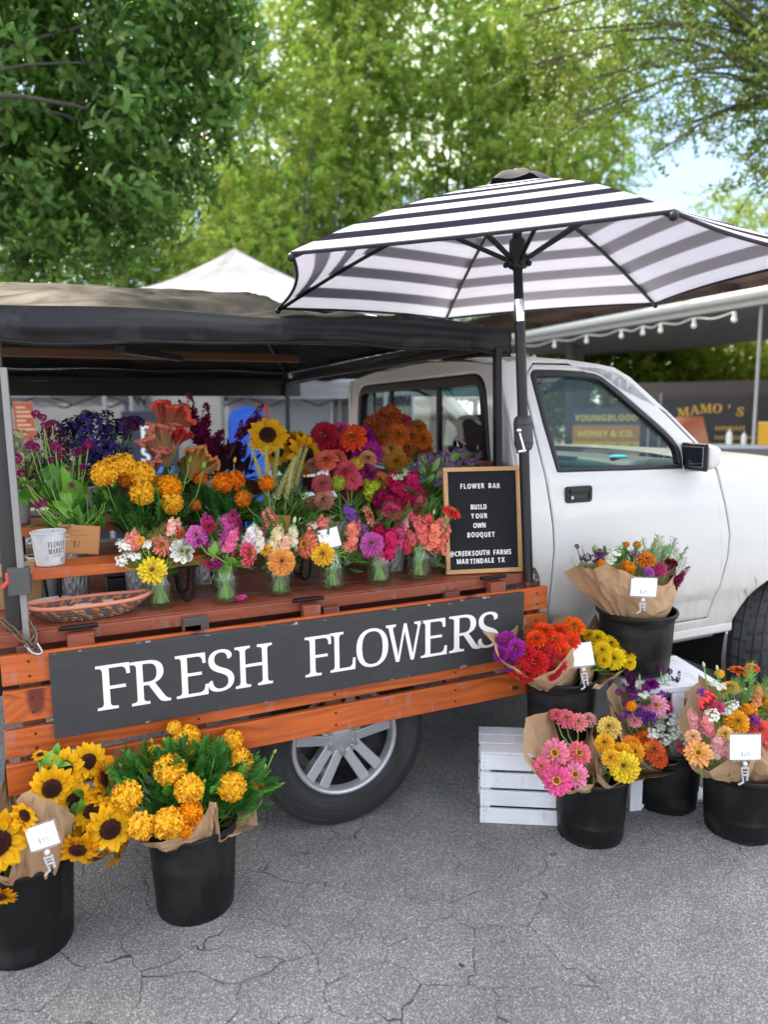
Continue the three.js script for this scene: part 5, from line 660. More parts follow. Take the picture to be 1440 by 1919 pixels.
row('flower_bunch', 'large bunch of coral and pink zinnias with lime green blooms', 650, -2.76, 1.09, [['zfu', '#e46a52', 611, 861, 23, .02], ['zfu', '#d8525c', 648, 882, 25, .04], ['zfu', '#c2585c', 604, 906, 21, .04], ['zfu', '#dc9076', 606, 936, 20, .06], ['zfu', '#a42c68', 669, 882, 19, .02], ['zfu', '#8f2a66', 692, 884, 20, .02], ['zfu', '#dc5866', 660, 898, 20, .06], ['mar', '#b4c63a', 633, 906, 14, .06], ['mar', '#cfdd3c', 703, 921, 20, .07, { face: 1.3 }], ['mar', '#d6b83c', 668, 868, 13, .03], ['zfu', '#df8440', 712, 900, 20, .03], ['zfu', '#e6a070', 690, 858, 18, -.02], ['zfu', '#e8a27c', 635, 860, 16, -.03], ['zfu', '#c83a50', 660, 905, 14, .02], ['zfu', '#9c3048', 650, 925, 14], ['mar', '#cdb83c', 690, 905, 11, .03], ['zfu', '#b87a5c', 585, 870, 14, -.04]], [['broad', 30, ['#4f7f2c', '#6a943a', '#5c7a30'], 590, 920, 720, 1010, .075, { single: 1 }], ['fern', 44, '#4f7f2c', 580, 910, 720, 1020, .08]]);
row('flower_bunch', 'deep crimson snapdragon bunch right of the lime green bloom', 752, -2.62, 1.06, [['sna', '#b8124e', 745, 915, 34], ['sna', '#c41c5c', 770, 912, 32, .02], ['sna', '#ad1048', 758, 935, 32, .03], ['sna', '#d0485a', 790, 930, 28, .02], ['sna', '#9c1046', 728, 940, 30], ['sna', '#861044', 715, 945, 26, -.02], ['sna', '#e0747a', 783, 945, 22, .03], ['sna', '#b8124e', 780, 900, 24, -.03], ['fil', '#c9d8a4', 765, 886, 15, -.02], ['fil', '#d2dcb0', 742, 893, 13, .0], ['fil', '#c0d098', 790, 890, 11, -.03]], [['broad', 14, ['#557a30', '#6f9440'], 720, 930, 810, 985, .06, { single: 1 }], ['feather', 14, '#6f9440', 720, 890, 810, 980, .09], ['fern', 30, '#4a7c36', 710, 940, 830, 1030, .075]]);
row('flower_bunch', 'lavender bee balm with pale green bracts beside the letter board', 838, -2.6, 1.16, [['bee', '#7c5c9c', 778, 872, 16, -.02], ['bee', '#86649e', 797, 856, 14, -.03], ['bee', '#a870ba', 832, 852, 16], ['bee', '#9a68b0', 851, 864, 15, .02], ['bee', '#b078bc', 862, 845, 15], ['bee', '#a870b4', 885, 862, 15, .02], ['bee', '#b47cc0', 871, 880, 13, .03], ['bee', '#b070b8', 836, 880, 15, .04], ['bee', '#9668a8', 812, 868, 13], ['bee', '#6f5a94', 790, 895, 12, .02], ['bee', '#8a6aa4', 820, 900, 12, .03], ['bee', '#a878b4', 900, 850, 12, -.02]], [['broad', 40, ['#6f9a40', '#8fb85a', '#a5c870'], 770, 835, 900, 915, .055, { single: 1, dz: [-.06, .06] }], ['feather', 40, '#4d7a34', 765, 890, 850, 1000, .12, { dz: [-.08, .05] }], ['broad', 26, ['#41682a', '#547c34'], 775, 900, 850, 990, .075, { single: 1 }]], { nr: .06, x: 1.36 });
row('flower_bunch', 'dark purple statice bunch at the rear left', 165, -2.96, 1.27, [['sta', '#3e2c66', 130, 803, 24], ['sta', '#46307a', 163, 793, 25, .02], ['sta', '#4a3280', 190, 830, 27, .04], ['sta', '#42306e', 215, 803, 24], ['sta', '#5a2a66', 236, 797, 20, -.02], ['sta', '#4c3a84', 212, 852, 25, .05], ['sta', '#3e2f70', 180, 862, 20, .03], ['sta', '#4a3a7a', 150, 832, 19, .03], ['sta', '#262238', 172, 778, 11], ['sta', '#262238', 200, 777, 12], ['sta', '#2c263e', 150, 786, 10], ['sta', '#7c2452', 95, 800, 16], ['sta', '#82265a', 80, 816, 13], ['sta', '#6c2048', 111, 824, 13, .02], ['sta', '#7a1f40', 244, 800, 13]], [['feather', 46, '#3f5c30', 90, 840, 240, 930, .13, { dz: [-.08, .06], up: .8 }], ['grass', 60, '#4c6a38', 90, 850, 240, 930, .18, { up: 1.5, stem: false }]], { foot: TIER2 + .01, nr: .09 });
row('flower_bunch', 'pale cream seed pods at the far left rear corner', 30, -2.96, 1.27, [['fil', '#cdd0a2', 25, 828, 16], ['fil', '#c4c796', 42, 852, 15, .03], ['fil', '#bcc490', 18, 872, 14, .02], ['fil', '#d4d6b0', 36, 813, 12], ['fil', '#aeba80', 55, 840, 11], ['gra', '#c4c796', 60, 870, 26], ['gra', '#b9bf88', 30, 890, 28]], [['feather', 26, '#66804a', 8, 840, 75, 930, .12, { up: .6 }], ['grass', 40, '#6a824c', 8, 850, 80, 940, .16, { up: 1.5, stem: false }]], { foot: TIER2 + .01, nr: .05 });
row('flower_bunch', 'ruffled coral cockscombs in the rear row', 318, -2.94, 1.27, [['cox', '#e27462', 322, 787, 40, 0, { dir: [.25, .9, .25], spin: -.5 }], ['cox', '#dc9c84', 305, 830, 44, .03, { dir: [-.15, .95, .25], spin: .5 }], ['cox', '#d6364a', 338, 818, 20, .02, { dir: [.3, .8, .4], spin: .3 }], ['cox', '#d89080', 298, 862, 26, .05, { dir: [.1, .8, .6], spin: 1 }], ['cox', '#e0a866', 374, 868, 34, .05, { dir: [.45, .8, .3], spin: -.2 }], ['cox', '#9a8450', 350, 875, 20, .02]], [['broad', 20, ['#3c5a2c', '#557038'], 290, 870, 380, 950, .09, { single: 1, up: .8 }]], { foot: TIER2 + .01, nr: .07, sr: .004 });
row('flower_bunch', 'feathery burgundy plumes in the rear row', 410, -3.02, 1.27, [['plu', '#8a1452', 366, 790, 46, 0, { dir: [-.15, 1, .1] }], ['plu', '#7c1048', 385, 815, 52, .03, { dir: [.1, 1, .1] }], ['plu', '#961a5c', 352, 775, 26, 0, { dir: [-.5, .9, 0] }], ['plu', '#6a1038', 402, 850, 36, .02, { dir: [.3, .9, 0] }], ['plu', '#84205a', 467, 792, 38, .03, { dir: [.7, .9, .1], w: .8 }], ['plu', '#641038', 415, 835, 26, 0, { dir: [.2, 1, 0] }], ['plu', '#4c1230', 440, 850, 30, 0, { dir: [.3, 1, .2] }]], [['broad', 34, ['#3a1c30', '#2c2a26', '#4a2a34'], 395, 830, 480, 905, .08, { single: 1, up: .7 }]], { foot: TIER2 + .01, nr: .08, stem: '#5a2638', sr: .004 });
row('flower_bunch', 'brown eyed sunflowers in the middle of the flatbed', 545, -2.93, 1.27, [['sun', '#f6b60c', 502, 816, 36, .04, { face: 1.3 }], ['sun', '#eaa80a', 520, 848, 26, -.02], ['sun', '#f2b00a', 572, 852, 38, .04, { dir: [.3, -.05, .9] }], ['sun', '#f0b010', 567, 824, 30, 0, { dir: [.25, .85, .4] }], ['sun', '#e6a40c', 548, 834, 22, -.04]], [['broad', 10, ['#557a30', '#3f6426'], 500, 860, 590, 920, .09, { single: 1 }]], { foot: TIER2 + .01, nr: .07, sr: .004 });
row('flower_bunch', 'tall bright zinnias in crimson, orange and magenta in the rear row', 655, -2.92, 1.27, [['zfu', '#aa1030', 607, 816, 28, .03, { face: 1.3 }], ['zfu', '#e25c9c', 637, 806, 21, -.01], ['zin', '#f4541c', 660, 819, 29, .04, { face: 1.3 }], ['zfu', '#9c1a88', 684, 815, 22, -.02], ['zin', '#b41c9c', 678, 845, 20, .04], ['zin', '#c41ca0', 695, 844, 24, .05], ['zfu', '#b41232', 626, 847, 24, .02], ['zfu', '#860f3c', 648, 850, 18, 0], ['zfu', '#a01048', 635, 830, 16, -.02]], [['broad', 12, ['#46682a', '#5c7c34'], 610, 850, 700, 920, .08, { single: 1 }]], { foot: TIER2 + .01, nr: .08 });
row('flower_bunch', 'rust and burnt orange zinnias highest in the rear row', 748, -2.97, 1.27, [['zin', '#b4522e', 731, 777, 24], ['zin', '#a04a26', 701, 794, 24, .02], ['zin', '#c44a4c', 753, 788, 20, .0], ['zin', '#ac5a2a', 715, 814, 21, .03], ['zfu', '#d8661c', 748, 813, 23, .05], ['zfu', '#cc661e', 771, 815, 20, .04], ['zfu', '#dd761a', 794, 822, 20, .03], ['zin', '#c26c20', 786, 800, 17], ['zin', '#de8e4c', 734, 840, 21, .04], ['zfu', '#de962a', 743, 864, 23, .07], ['zin', '#b85c30', 766, 838, 16, .02], ['zin', '#de9a62', 714, 852, 16, .05], ['zin', '#94402c', 733, 800, 16, -.02]], [['broad', 14, ['#46682a', '#5c7c34'], 710, 830, 790, 900, .08, { single: 1 }]], { foot: TIER2 + .01, nr: .08 });
{ const p = atZ(455, 1122, -2.3); const t = bunch('fallen_flower', 'little pink blossom fallen on the bed edge', 'flower', { foot: V(p.x, BED + .006, -2.345), neck: V(p.x, BED + .012, -2.345), z: -2.345, items: [['sna', '#d8489a', 453, 1120, 11, 0, { dir: [.9, .15, .2] }]], leaves: [] }); }
// ---------------------------------------------------------------- pots, crates and paper wrapped bunches on the ground
const POTMAT = (() => { const [m, b] = texture(256, 256, (i, j) => { const u = i / 256, v = j / 256, n = fbm(u * 30, v * 30, 501, 4), d = smooth(.55, .75, fbm(u * 9, v * 14, 503, 4)) * .5 + smooth(.25, .02, v) * .5 * fbm(u * 20, v * 10, 505, 3), L = .006 + .004 * n; const sc = smooth(.70, .74, fbm(u * 5 + v * 2, v * 40, 507, 3)) * .007; return [L + .022 * d + sc, L + .021 * d + sc, L + .019 * d + sc, n]; }); return new THREE.MeshPhysicalMaterial({ map: m, bumpMap: b, bumpScale: .0008, roughness: .42, specularIntensity: .5, side: THREE.DoubleSide }); })();
function pot(label, p, r1, h, style) {
  const t = thing('flower_pot', label, 'flower pot', p, rr(0, 3)), r0 = r1 * .86;
  if (style) part('pot_wall', lathe([[.001, .012], [r0 - .01, .012], [r0 - .008, 0], [r0, 0], [r0 + .002, .008], [lerp(r0, r1, .93), h * .93], [r1 + .001, h * .935], [r1 + .004, h * .945], [r1 + .004, h - .003], [r1 + .001, h], [r1 - .004, h - .002], [r0 - .004, .016]], 64), POTMAT, t);
  else {
    const w = y => lerp(r0, r1 - .006, y / h);
    const body = lathe([[.001, .014], [r0 - .012, .014], [r0 - .008, .004], [r0 - .001, .004], [w(.02), .02], [w(.07), .07], [w(.07) + .002, .074], [w(h * .8), h * .8], [w(h * .84) + .002, h * .84], [w(h * .86), h * .86], [r1 - .004, h - .022], [r1 + .003, h - .018], [r1 + .007, h - .008], [r1 + .005, h - .001], [r1, h], [r1 - .005, h - .004], [r0 - .004, .018]], 64);
    part('pot_wall', body, POTMAT, t); const f = new MB(); for (let k = 0; k < 6; k++) { const a = k * PI / 3; f.add(box(.05, .014, .012, .004), M4(V((r0 - .006) * Math.cos(a), .007, (r0 - .006) * Math.sin(a)), Q(0, -a + PI / 2, 0))); } part('pot_foot', f.build(), POTMAT, t);
  }
  const water = part('water', new THREE.CircleGeometry(lerp(r0, r1, .55) - .006, 40).rotateX(-PI / 2), std('#0c0f0a', .08), t, V(0, h * .55, 0));
  return t;
}
const away = (p, d) => { const q = p.clone().sub(EYE); q.y = 0; q.normalize(); return p.clone().addScaledVector(q, d); };
const onGround = (px, py, r) => { const p = away(atY(px, py, 0), r); p.y = .001; return p; };
// kraft paper round a bunch: from the mouth of the pot up to a ragged rim whose corners are given as pixels and distances
function paper(name, owner, mouth, r, tops, o = {}) {
  const T = tops.map(([x, y, dz]) => atZ(x, y, mouth.z + dz)), n = T.length, seg = o.seg ?? 7, closed = o.closed ?? true, q = o.seed ?? 1, m = closed ? n : n - 1, Uc = m * seg, base = mouth.clone().add(V(o.dx ?? 0, -.05, 0));
  const g = grid(Uc, 12, (u, v) => {
    const s = u * m, i = Math.min(m - 1, Math.floor(s + 1e-9)), f = s - i, A = T[i % n], B = T[(i + 1) % n], top = A.clone().lerp(B, f); // straight edges between the corners
    const d = top.clone().sub(base); d.y = 0; const L = Math.max(.02, d.length()); d.divideScalar(L); const bot = base.clone().addScaledVector(d, r);
    const p = bot.lerp(top, v), e = Math.sin(PI * v), bulge = (.012 + .02 * (vnoise(s * .8, v * 2, 510 + q) - .4)) * e, cr = (fbm(s * 1.3, v * 3, 520 + q, 3) - .5) * .034 * (.3 + v) + .006 * Math.sin(s * 5 + v * 4 + q);
    p.addScaledVector(d, bulge + cr); p.y += (vnoise(s * 1.6, v * 3, 530 + q) - .5) * .016 * e; return [p.x, p.y, p.z, s * .07, v * .22];
  });
  const g2 = toCreasedNormals(g.toNonIndexed(), R(26)); return wpart(name, g2, KRAFT, owner);
}
function wrapped(label, foot, mouth, z, items, leaves, papers, o = {}) {
  const t = bunch('wrapped_bouquet', label, 'bouquet', { foot, neck: mouth.clone().add(V(o.dx ?? 0, -.02, 0)), neckR: .05, footR: .05, z, items, leaves, stemR: .0026, ...o });
  papers.forEach((p, k) => paper('paper_wrap', t, mouth, p.r ?? .075, p.tops, { dx: o.dx, seed: (o.seed ?? 1) + k * 3, ...p })); return t;
}
// clear clip stand holding a white card
function priceCard(label, p, w, h, turn, lean, roll, draw, leg = .05) {
  const t = thing('card_holder', label, 'price card', p, turn); t.rotation.order = 'YXZ'; t.rotation.x = lean; t.rotation.z = roll; const clear = std('#f4f6f8', .05, { transmission: .92, thickness: 0 });
  const y0 = leg + .016; part('clear_sleeve', box(w + .008, h + .008, .003, .001), clear, t, V(0, y0 + h / 2, -.0022));
  const cd = part('card', box(w, h, .0012, .0004), std('#ecebee', .6), t, V(0, y0 + h / 2, .001)); part('print', new THREE.PlaneGeometry(w * .99, h * .99), cardTexture(512, Math.round(512 * h / w), (x, W, H) => { x.fillStyle = '#f1f0f3'; x.fillRect(0, 0, W, H); draw(x, W, H); }), cd, V(0, 0, .0014));
  part('clip_bar', box(w * .8, .007, .006, .002), clear, t, V(0, y0 - .004, 0)); part('swivel_ball', new THREE.SphereGeometry(.0075, 14, 10), std('#f3f3f5', .15, { transmission: .4, thickness: 0 }), t, V(0, y0 - .014, .002));
  const c = part('clip', new MB().add(box(.018, .006, .010, .002).translate(0, leg - .012, 0)).add(box(.005, leg * .8, .007, .002).rotateZ(.12).translate(-.009, leg * .45, .002)).add(box(.005, leg * .7, .007, .002).rotateZ(-.08).translate(.008, leg * .5, .002)).add(box(.014, .005, .008, .002).translate(0, leg * .45, .003)).add(box(.02, .005, .008, .002).rotateZ(.5).translate(-.014, .002, .004)).build(), std('#e6e8ec', .08, { transmission: .55, thickness: 0 }), t);
  part('clip_pin', new THREE.CylinderGeometry(.002, .002, .02, 8).rotateZ(PI / 2), STEEL, c, V(0, leg * .62, .003)); return t;
}
const thinText = (x, s, W, y, size, col, sp) => { x.fillStyle = col; x.font = `${size}px sans-serif`; x.textAlign = 'center'; const cs = [...s], n = cs.length; cs.forEach((c, k) => x.fillText(c, W / 2 + (k - (n - 1) / 2) * sp, y)); };

// white slatted crates
const WHITEWOOD = (() => { const [m, b] = woodTex(61, [.83, .84, .86], [.72, .73, .76]); return wood(m, b, .55); })();
function crate(label, corner, turn, w, h, d, end) {
  const t = thing('wooden_crate', label, 'crate', corner, turn); // corner: front left foot; x along the front, -z to the back
  const s = .012, n = 4, sl = (h - .012 * (n - 1)) / n;
  for (let k = 0; k < n; k++) for (const z of [-s / 2, -d + s / 2]) part('slat', plank(w, sl, s, .002), WHITEWOOD, t, V(w / 2, sl / 2 + k * (sl + .012), z));
  for (const x of [s / 2 + .004, w - s / 2 - .004]) part('end_board', plank(s, h - .002, d - 2 * s - .002, .002), WHITEWOOD, t, V(x, h / 2, -d / 2));
  const tn = 3, tw = (d - .006 * (tn - 1)) / tn; for (let k = 0; k < tn; k++) part('top_slat', plank(w, .01, tw, .002), WHITEWOOD, t, V(w / 2, h + .006, -tw / 2 - k * (tw + .006)));
  for (const x of [.016, w - .016]) part('corner_batten', plank(.022, h - .004, .016, .002), WHITEWOOD, t, V(x + (x < .1 ? .012 : -.012), h / 2, -s - .010));
  const nl = new MB(); for (let k = 0; k < n; k++) for (const x of [.014, w - .014]) for (const dy of [-.018, 0, .018]) nl.add(new THREE.SphereGeometry(.0018, 6, 4), M4(V(x, sl / 2 + k * (sl + .012) + dy, .0002))); part('staples', nl.build(), std('#77797c', .5, { metalness: .6 }), t);
  return t;
}
const cA = atY(900, 1542, 0); crate('low white slatted crate on the asphalt beside the front pot of pink zinnias', V(cA.x, .001, cA.z), R(-30), .46, .272, .22);
const potP4 = atD(1049, 1397, 2.8), potP3 = atD(1190, 1250, 2.88);
{ // upright crate under the tallest bunch
  const h = potP3.y - .014, c = V(potP3.x - .15, .001, potP3.z + .16), t = thing('wooden_crate', 'white crate standing on end under the highest pot by the truck door', 'crate', c, R(-16)), w = .36, d = .33, n = 5, sl = (w - .028 * (n - 1)) / n;
  for (let k = 0; k < n; k++) for (const z of [-.006, -d + .006]) part('slat', plank(sl, h - .024, .012, .002), WHITEWOOD, t, V(sl / 2 + k * (sl + .028), (h - .024) / 2, z));
  part('end_board', plank(w, .022, d, .002), WHITEWOOD, t, V(w / 2, h - .011, -d / 2)); part('end_board', plank(w - .004, .014, d - .03, .002), WHITEWOOD, t, V(w / 2, .008, -d / 2));
}
potP4.y = .001 + .272 + .0125; potP3.y += .0005;
const zz = p => p.z;
// --- the tallest pot
{
  const r = .152, h = .245, p = potP3, mouth = p.clone().add(V(0, h, 0)); pot('black nursery pot raised on the upright white crate', p, r, h);
  wrapped('paper wrapped mixed bouquet with an orange zinnia and a burgundy plume, highest of the bunches', p.clone().add(V(0, h * .3, 0)), mouth, p.z, [['zin', '#f07f1e', 1213, 1048, 21, .05, { face: .6 }], ['mar', '#f08f16', 1178, 1064, 14, .10], ['mar', '#ee9218', 1128, 1057, 9, .10], ['zfu', '#c23870', 1237, 1066, 17, .08], ['zfu', '#b45ab0', 1218, 1072, 12, .09], ['plu', '#9c1c58', 1273, 1088, 32, .05, { dir: [.55, .8, .2] }], ['sta', '#6c2c6c', 1124, 1042, 15, .06], ['sta', '#5c2458', 1098, 1046, 11, .0], ['sta', '#8a4a8a', 1190, 1038, 10, .05], ['fil', '#eef0e2', 1150, 1038, 15, .04], ['fil', '#dfe6cc', 1140, 1052, 12, .08], ['fil', '#eef0e2', 1163, 1028, 10], ['glo', '#6d1464', 1082, 1024, 5, -.03], ['gra', '#d8c89a', 1094, 1034, 13, -.02], ['gra', '#c8ae90', 1224, 1024, 16, 0], ['mar', '#ef9a1c', 1175, 1020, 6], ['mar', '#ef9a1c', 1195, 1021, 8], ['cox', '#6a1238', 1256, 1058, 15, .08, { dir: [.4, .9, .2] }], ['gra', '#cfe0b0', 1074, 1050, 10, -.02], ['mar', '#e8a030', 1262, 1052, 7]], [['feather', 34, '#7fae4e', 1185, 1022, 1285, 1075, .085, { dz: [-.04, .08], up: .5 }], ['fern', 26, '#6c9c44', 1090, 1030, 1240, 1090, .07, { dz: [-.06, .05] }]], [{ r: .095, tops: [[1063, 1072, .03], [1092, 1052, -.05], [1128, 1060, -.09], [1152, 1032, -.11], [1162, 1022, -.11], [1185, 1056, -.11], [1240, 1050, -.09], [1272, 1055, -.03], [1262, 1088, .08], [1240, 1098, .13], [1205, 1088, .15], [1165, 1068, .15], [1132, 1058, .145], [1110, 1068, .12], [1088, 1060, .09]] }], { seed: 4 });
}
// --- the pot on the low crate
{
  const r = .14, h = .245, p = potP4, mouth = p.clone().add(V(0, h, 0)); pot('black nursery pot standing on the low white crate', p, r, h);
  wrapped('paper wrapped bunch of red, orange and purple zinnias on the low crate', p.clone().add(V(0, h * .3, 0)), mouth, p.z + .03, [['zfu', '#9c208f', 950, 1200, 23, .02], ['zfu', '#a828a0', 966, 1216, 24, .06], ['zfu', '#901a84', 938, 1226, 17, .07], ['zfu', '#8a1a7c', 958, 1245, 16, .08], ['zfu', '#c4141c', 984, 1226, 26, .08], ['zfu', '#cc1a1c', 1004, 1241, 28, .10], ['zin', '#b80e1c', 972, 1250, 23, .10], ['zfu', '#c4141c', 1018, 1216, 22, .07], ['zin', '#b81020', 1044, 1240, 24, .10], ['zfu', '#a80e1c', 1034, 1258, 20, .11], ['zfu', '#b41018', 987, 1262, 20, .11], ['zfu', '#f2440f', 1021, 1181, 23, .02], ['zin', '#f03c12', 1041, 1199, 24, .06], ['zfu', '#ee4a12', 1005, 1196, 22, .05], ['zin', '#f2340e', 1070, 1202, 23, .05], ['zin', '#f5680c', 1077, 1172, 25, 0, { face: 1.3 }], ['zfu', '#f2500f', 1055, 1218, 20, .08], ['zfu', '#e8420f', 1050, 1180, 18, 0]], [['broad', 8, ['#4f7a2c', '#5c8a34'], 950, 1200, 1080, 1260, .06, { single: 1 }]], [{ r: .07, tops: [[908, 1180, .05], [945, 1190, -.03], [982, 1157, -.09], [1030, 1172, -.13], [1046, 1152, -.13], [1075, 1168, -.12], [1105, 1180, -.05], [1092, 1230, .05], [1072, 1216, .14], [1040, 1256, .16], [1000, 1272, .16], [955, 1246, .15], [925, 1218, .12]] }], { dx: -.04, seed: 9 });
  wrapped('paper wrapped bunch of bright yellow zinnias beside the red ones', p.clone().add(V(.02, h * .3, 0)), mouth, p.z + .03, [['zfu', '#f2cf0e', 1120, 1196, 22, .0], ['zfu', '#f4d20e', 1146, 1206, 22, .02], ['zfu', '#efca0c', 1129, 1218, 20, .06], ['zfu', '#f2cf10', 1166, 1212, 21, .04], ['zfu', '#f4d414', 1152, 1234, 23, .08], ['zfu', '#efca0c', 1178, 1226, 20, .07], ['zfu', '#f2cc0c', 1180, 1242, 15, .09], ['zfu', '#e8c20c', 1132, 1238, 16, .08], ['zfu', '#e8c20c', 1104, 1190, 14, -.02]], [['broad', 8, ['#4f7a2c', '#5c8a34'], 1100, 1200, 1180, 1260, .05, { single: 1 }]], [{ r: .07, tops: [[1090, 1190, -.02], [1117, 1150, -.10], [1136, 1185, -.10], [1180, 1200, -.06], [1214, 1203, .0], [1196, 1238, .09], [1158, 1266, .14], [1128, 1284, .15], [1090, 1275, .13]] }], { dx: .05, seed: 14 });
}
// --- the front pot
{
  const r = .136, h = .25, p = onGround(1105, 1592, .115), mouth = p.clone().add(V(0, h, 0)), z = p.z; pot('front black nursery pot on the asphalt beside the low white crate', p, r, h);
  wrapped('paper wrapped bunch of pink zinnias in the front pot', p.clone().add(V(-.03, .08, 0)), mouth, z + .05, [['zop', '#f08098', 1041, 1411, 29, .03, { face: 1.2 }], ['zop', '#ef6e7a', 1086, 1411, 25, .02, { face: 1.2 }], ['zop', '#ee5a94', 1044, 1463, 31, .10, { face: 1.3 }], ['zop', '#f288aa', 1079, 1452, 26, .09, { face: 1.2 }], ['zin', '#e86a86', 1015, 1436, 20, .05], ['zin', '#e8707e', 1062, 1345, 22, -.12], ['zin', '#ee8c8c', 1085, 1352, 20, -.10], ['zin', '#f2a8a4', 1102, 1346, 20, -.13], ['zin', '#e06474', 1043, 1338, 14, -.13], ['zop', '#e87890', 1062, 1432, 18, .03]], [['broad', 10, ['#5c8a34', '#4f7a2c'], 1010, 1390, 1100, 1470, .05, { single: 1 }]], [{ r: .065, tops: [[983, 1402, .05], [988, 1345, -.02], [1014, 1336, -.09], [1044, 1326, -.15], [1073, 1301, -.17], [1098, 1330, -.16], [1118, 1352, -.10], [1110, 1400, .02], [1112, 1466, .12], [1075, 1478, .15], [1030, 1470, .14], [1000, 1445, .11]] }], { dx: -.05, seed: 21 });
  wrapped('paper wrapped bunch of yellow and orange zinnias in the front pot', p.clone().add(V(.03, .08, 0)), mouth, z + .05, [['zfu', '#f1cf6a', 1142, 1362, 25, -.04, { face: 1.1 }], ['zfu', '#f2b21c', 1133, 1392, 21, .02], ['zfu', '#f2b01c', 1166, 1414, 25, .05], ['zfu', '#f2d22e', 1170, 1436, 32, .10, { face: 1.3 }], ['zin', '#f2a81a', 1190, 1408, 22, .05], ['zfu', '#f28c24', 1182, 1394, 22, .02], ['zfu', '#f06c2c', 1209, 1385, 25, .0], ['zfu', '#f06a38', 1226, 1405, 25, .04], ['zfu', '#f0662e', 1236, 1420, 20, .06], ['zin', '#f2b424', 1145, 1420, 20, .07], ['zfu', '#f59020', 1215, 1372, 14, -.02]], [['broad', 8, ['#5c8a34', '#4f7a2c'], 1120, 1380, 1240, 1450, .05, { single: 1 }]], [{ r: .065, tops: [[1112, 1400, .02], [1116, 1345, -.08], [1135, 1340, -.12], [1166, 1331, -.14], [1192, 1366, -.10], [1240, 1390, -.02], [1288, 1441, .05], [1245, 1456, .10], [1190, 1462, .14], [1150, 1470, .15], [1118, 1455, .13]] }], { dx: .055, seed: 27 });
}
// --- the two pots at the right
const gw = '#eef0e6';
{
  const r = .136, h = .25, p = onGround(1245, 1528, .115), mouth = p.clone().add(V(0, h, 0)), z = p.z; pot('black nursery pot half hidden behind the front pot', p, r, h);
  wrapped('paper wrapped mixed bunch of purple blooms and a pale pink zinnia', p.clone().add(V(0, .08, 0)), mouth, z + .03, [['glo', '#7c1862', 1240, 1253, 6, -.04], ['glo', '#7c1862', 1256, 1258, 6, -.03], ['glo', '#8a1a70', 1160, 1297, 7, 0], ['glo', '#8a1a70', 1172, 1318, 7, .03], ['plu', '#641a58', 1181, 1278, 26, -.02], ['plu', '#6c1c50', 1270, 1282, 24, -.02], ['zfu', '#8c2088', 1222, 1281, 17, -.02, { face: .4 }], ['zfu', '#7c1c80', 1208, 1290, 12, 0], ['gra', '#c6d8a8', 1200, 1285, 20, 0], ['fil', '#dfe8d0', 1202, 1302, 13, .02], ['zop', '#f0a2ba', 1230, 1322, 25, .05, { face: .8 }], ['zin', '#d87a98', 1212, 1318, 16, .03], ['mar', '#f59a12', 1184, 1323, 10, .05], ['sta', '#6c2a92', 1216, 1346, 15, .06], ['sta', '#5c2480', 1200, 1338, 12, .05], ['fil', gw, 1256, 1348, 14, .06], ['fil', gw, 1272, 1362, 16, .07], ['fil', gw, 1247, 1385, 12, .09], ['fil', gw, 1262, 1375, 12, .08], ['sna', '#e88e98', 1296, 1350, 22, .04], ['sna', '#dc8098', 1285, 1325, 18, .0], ['plu', '#571640', 1300, 1305, 18, 0], ['fil', '#dfe8d0', 1236, 1360, 11, .06], ['zin', '#b83a7c', 1250, 1325, 16, .03], ['sta', '#7a3aa0', 1240, 1300, 14, 0], ['sta', '#641c6a', 1190, 1300, 14, .01], ['sna', '#c05a90', 1265, 1310, 18, 0], ['fil', '#f0f0e6', 1225, 1375, 12, .08], ['zin', '#e08a9a', 1190, 1350, 15, .05], ['sta', '#8a3a8a', 1175, 1340, 12, .04], ['fil', '#f0f0e6', 1285, 1385, 14, .08], ['sna', '#e8a0a8', 1300, 1380, 18, .07], ['zin', '#d86a80', 1280, 1400, 14, .09], ['mar', '#f0a030', 1215, 1400, 11, .09]], [['fern', 40, '#4a7c36', 1165, 1300, 1300, 1400, .062, { dz: [-.08, .04] }], ['feather', 24, '#6c9c48', 1170, 1290, 1310, 1390, .07, { dz: [-.08, .03] }]], [{ r: .075, tops: [[1136, 1310, -.02], [1150, 1278, -.07], [1180, 1300, -.12], [1240, 1290, -.14], [1300, 1290, -.13], [1325, 1330, -.08], [1300, 1390, .05], [1270, 1430, .13], [1225, 1440, .15], [1185, 1425, .14], [1160, 1370, .08]] }], { seed: 33 });
}
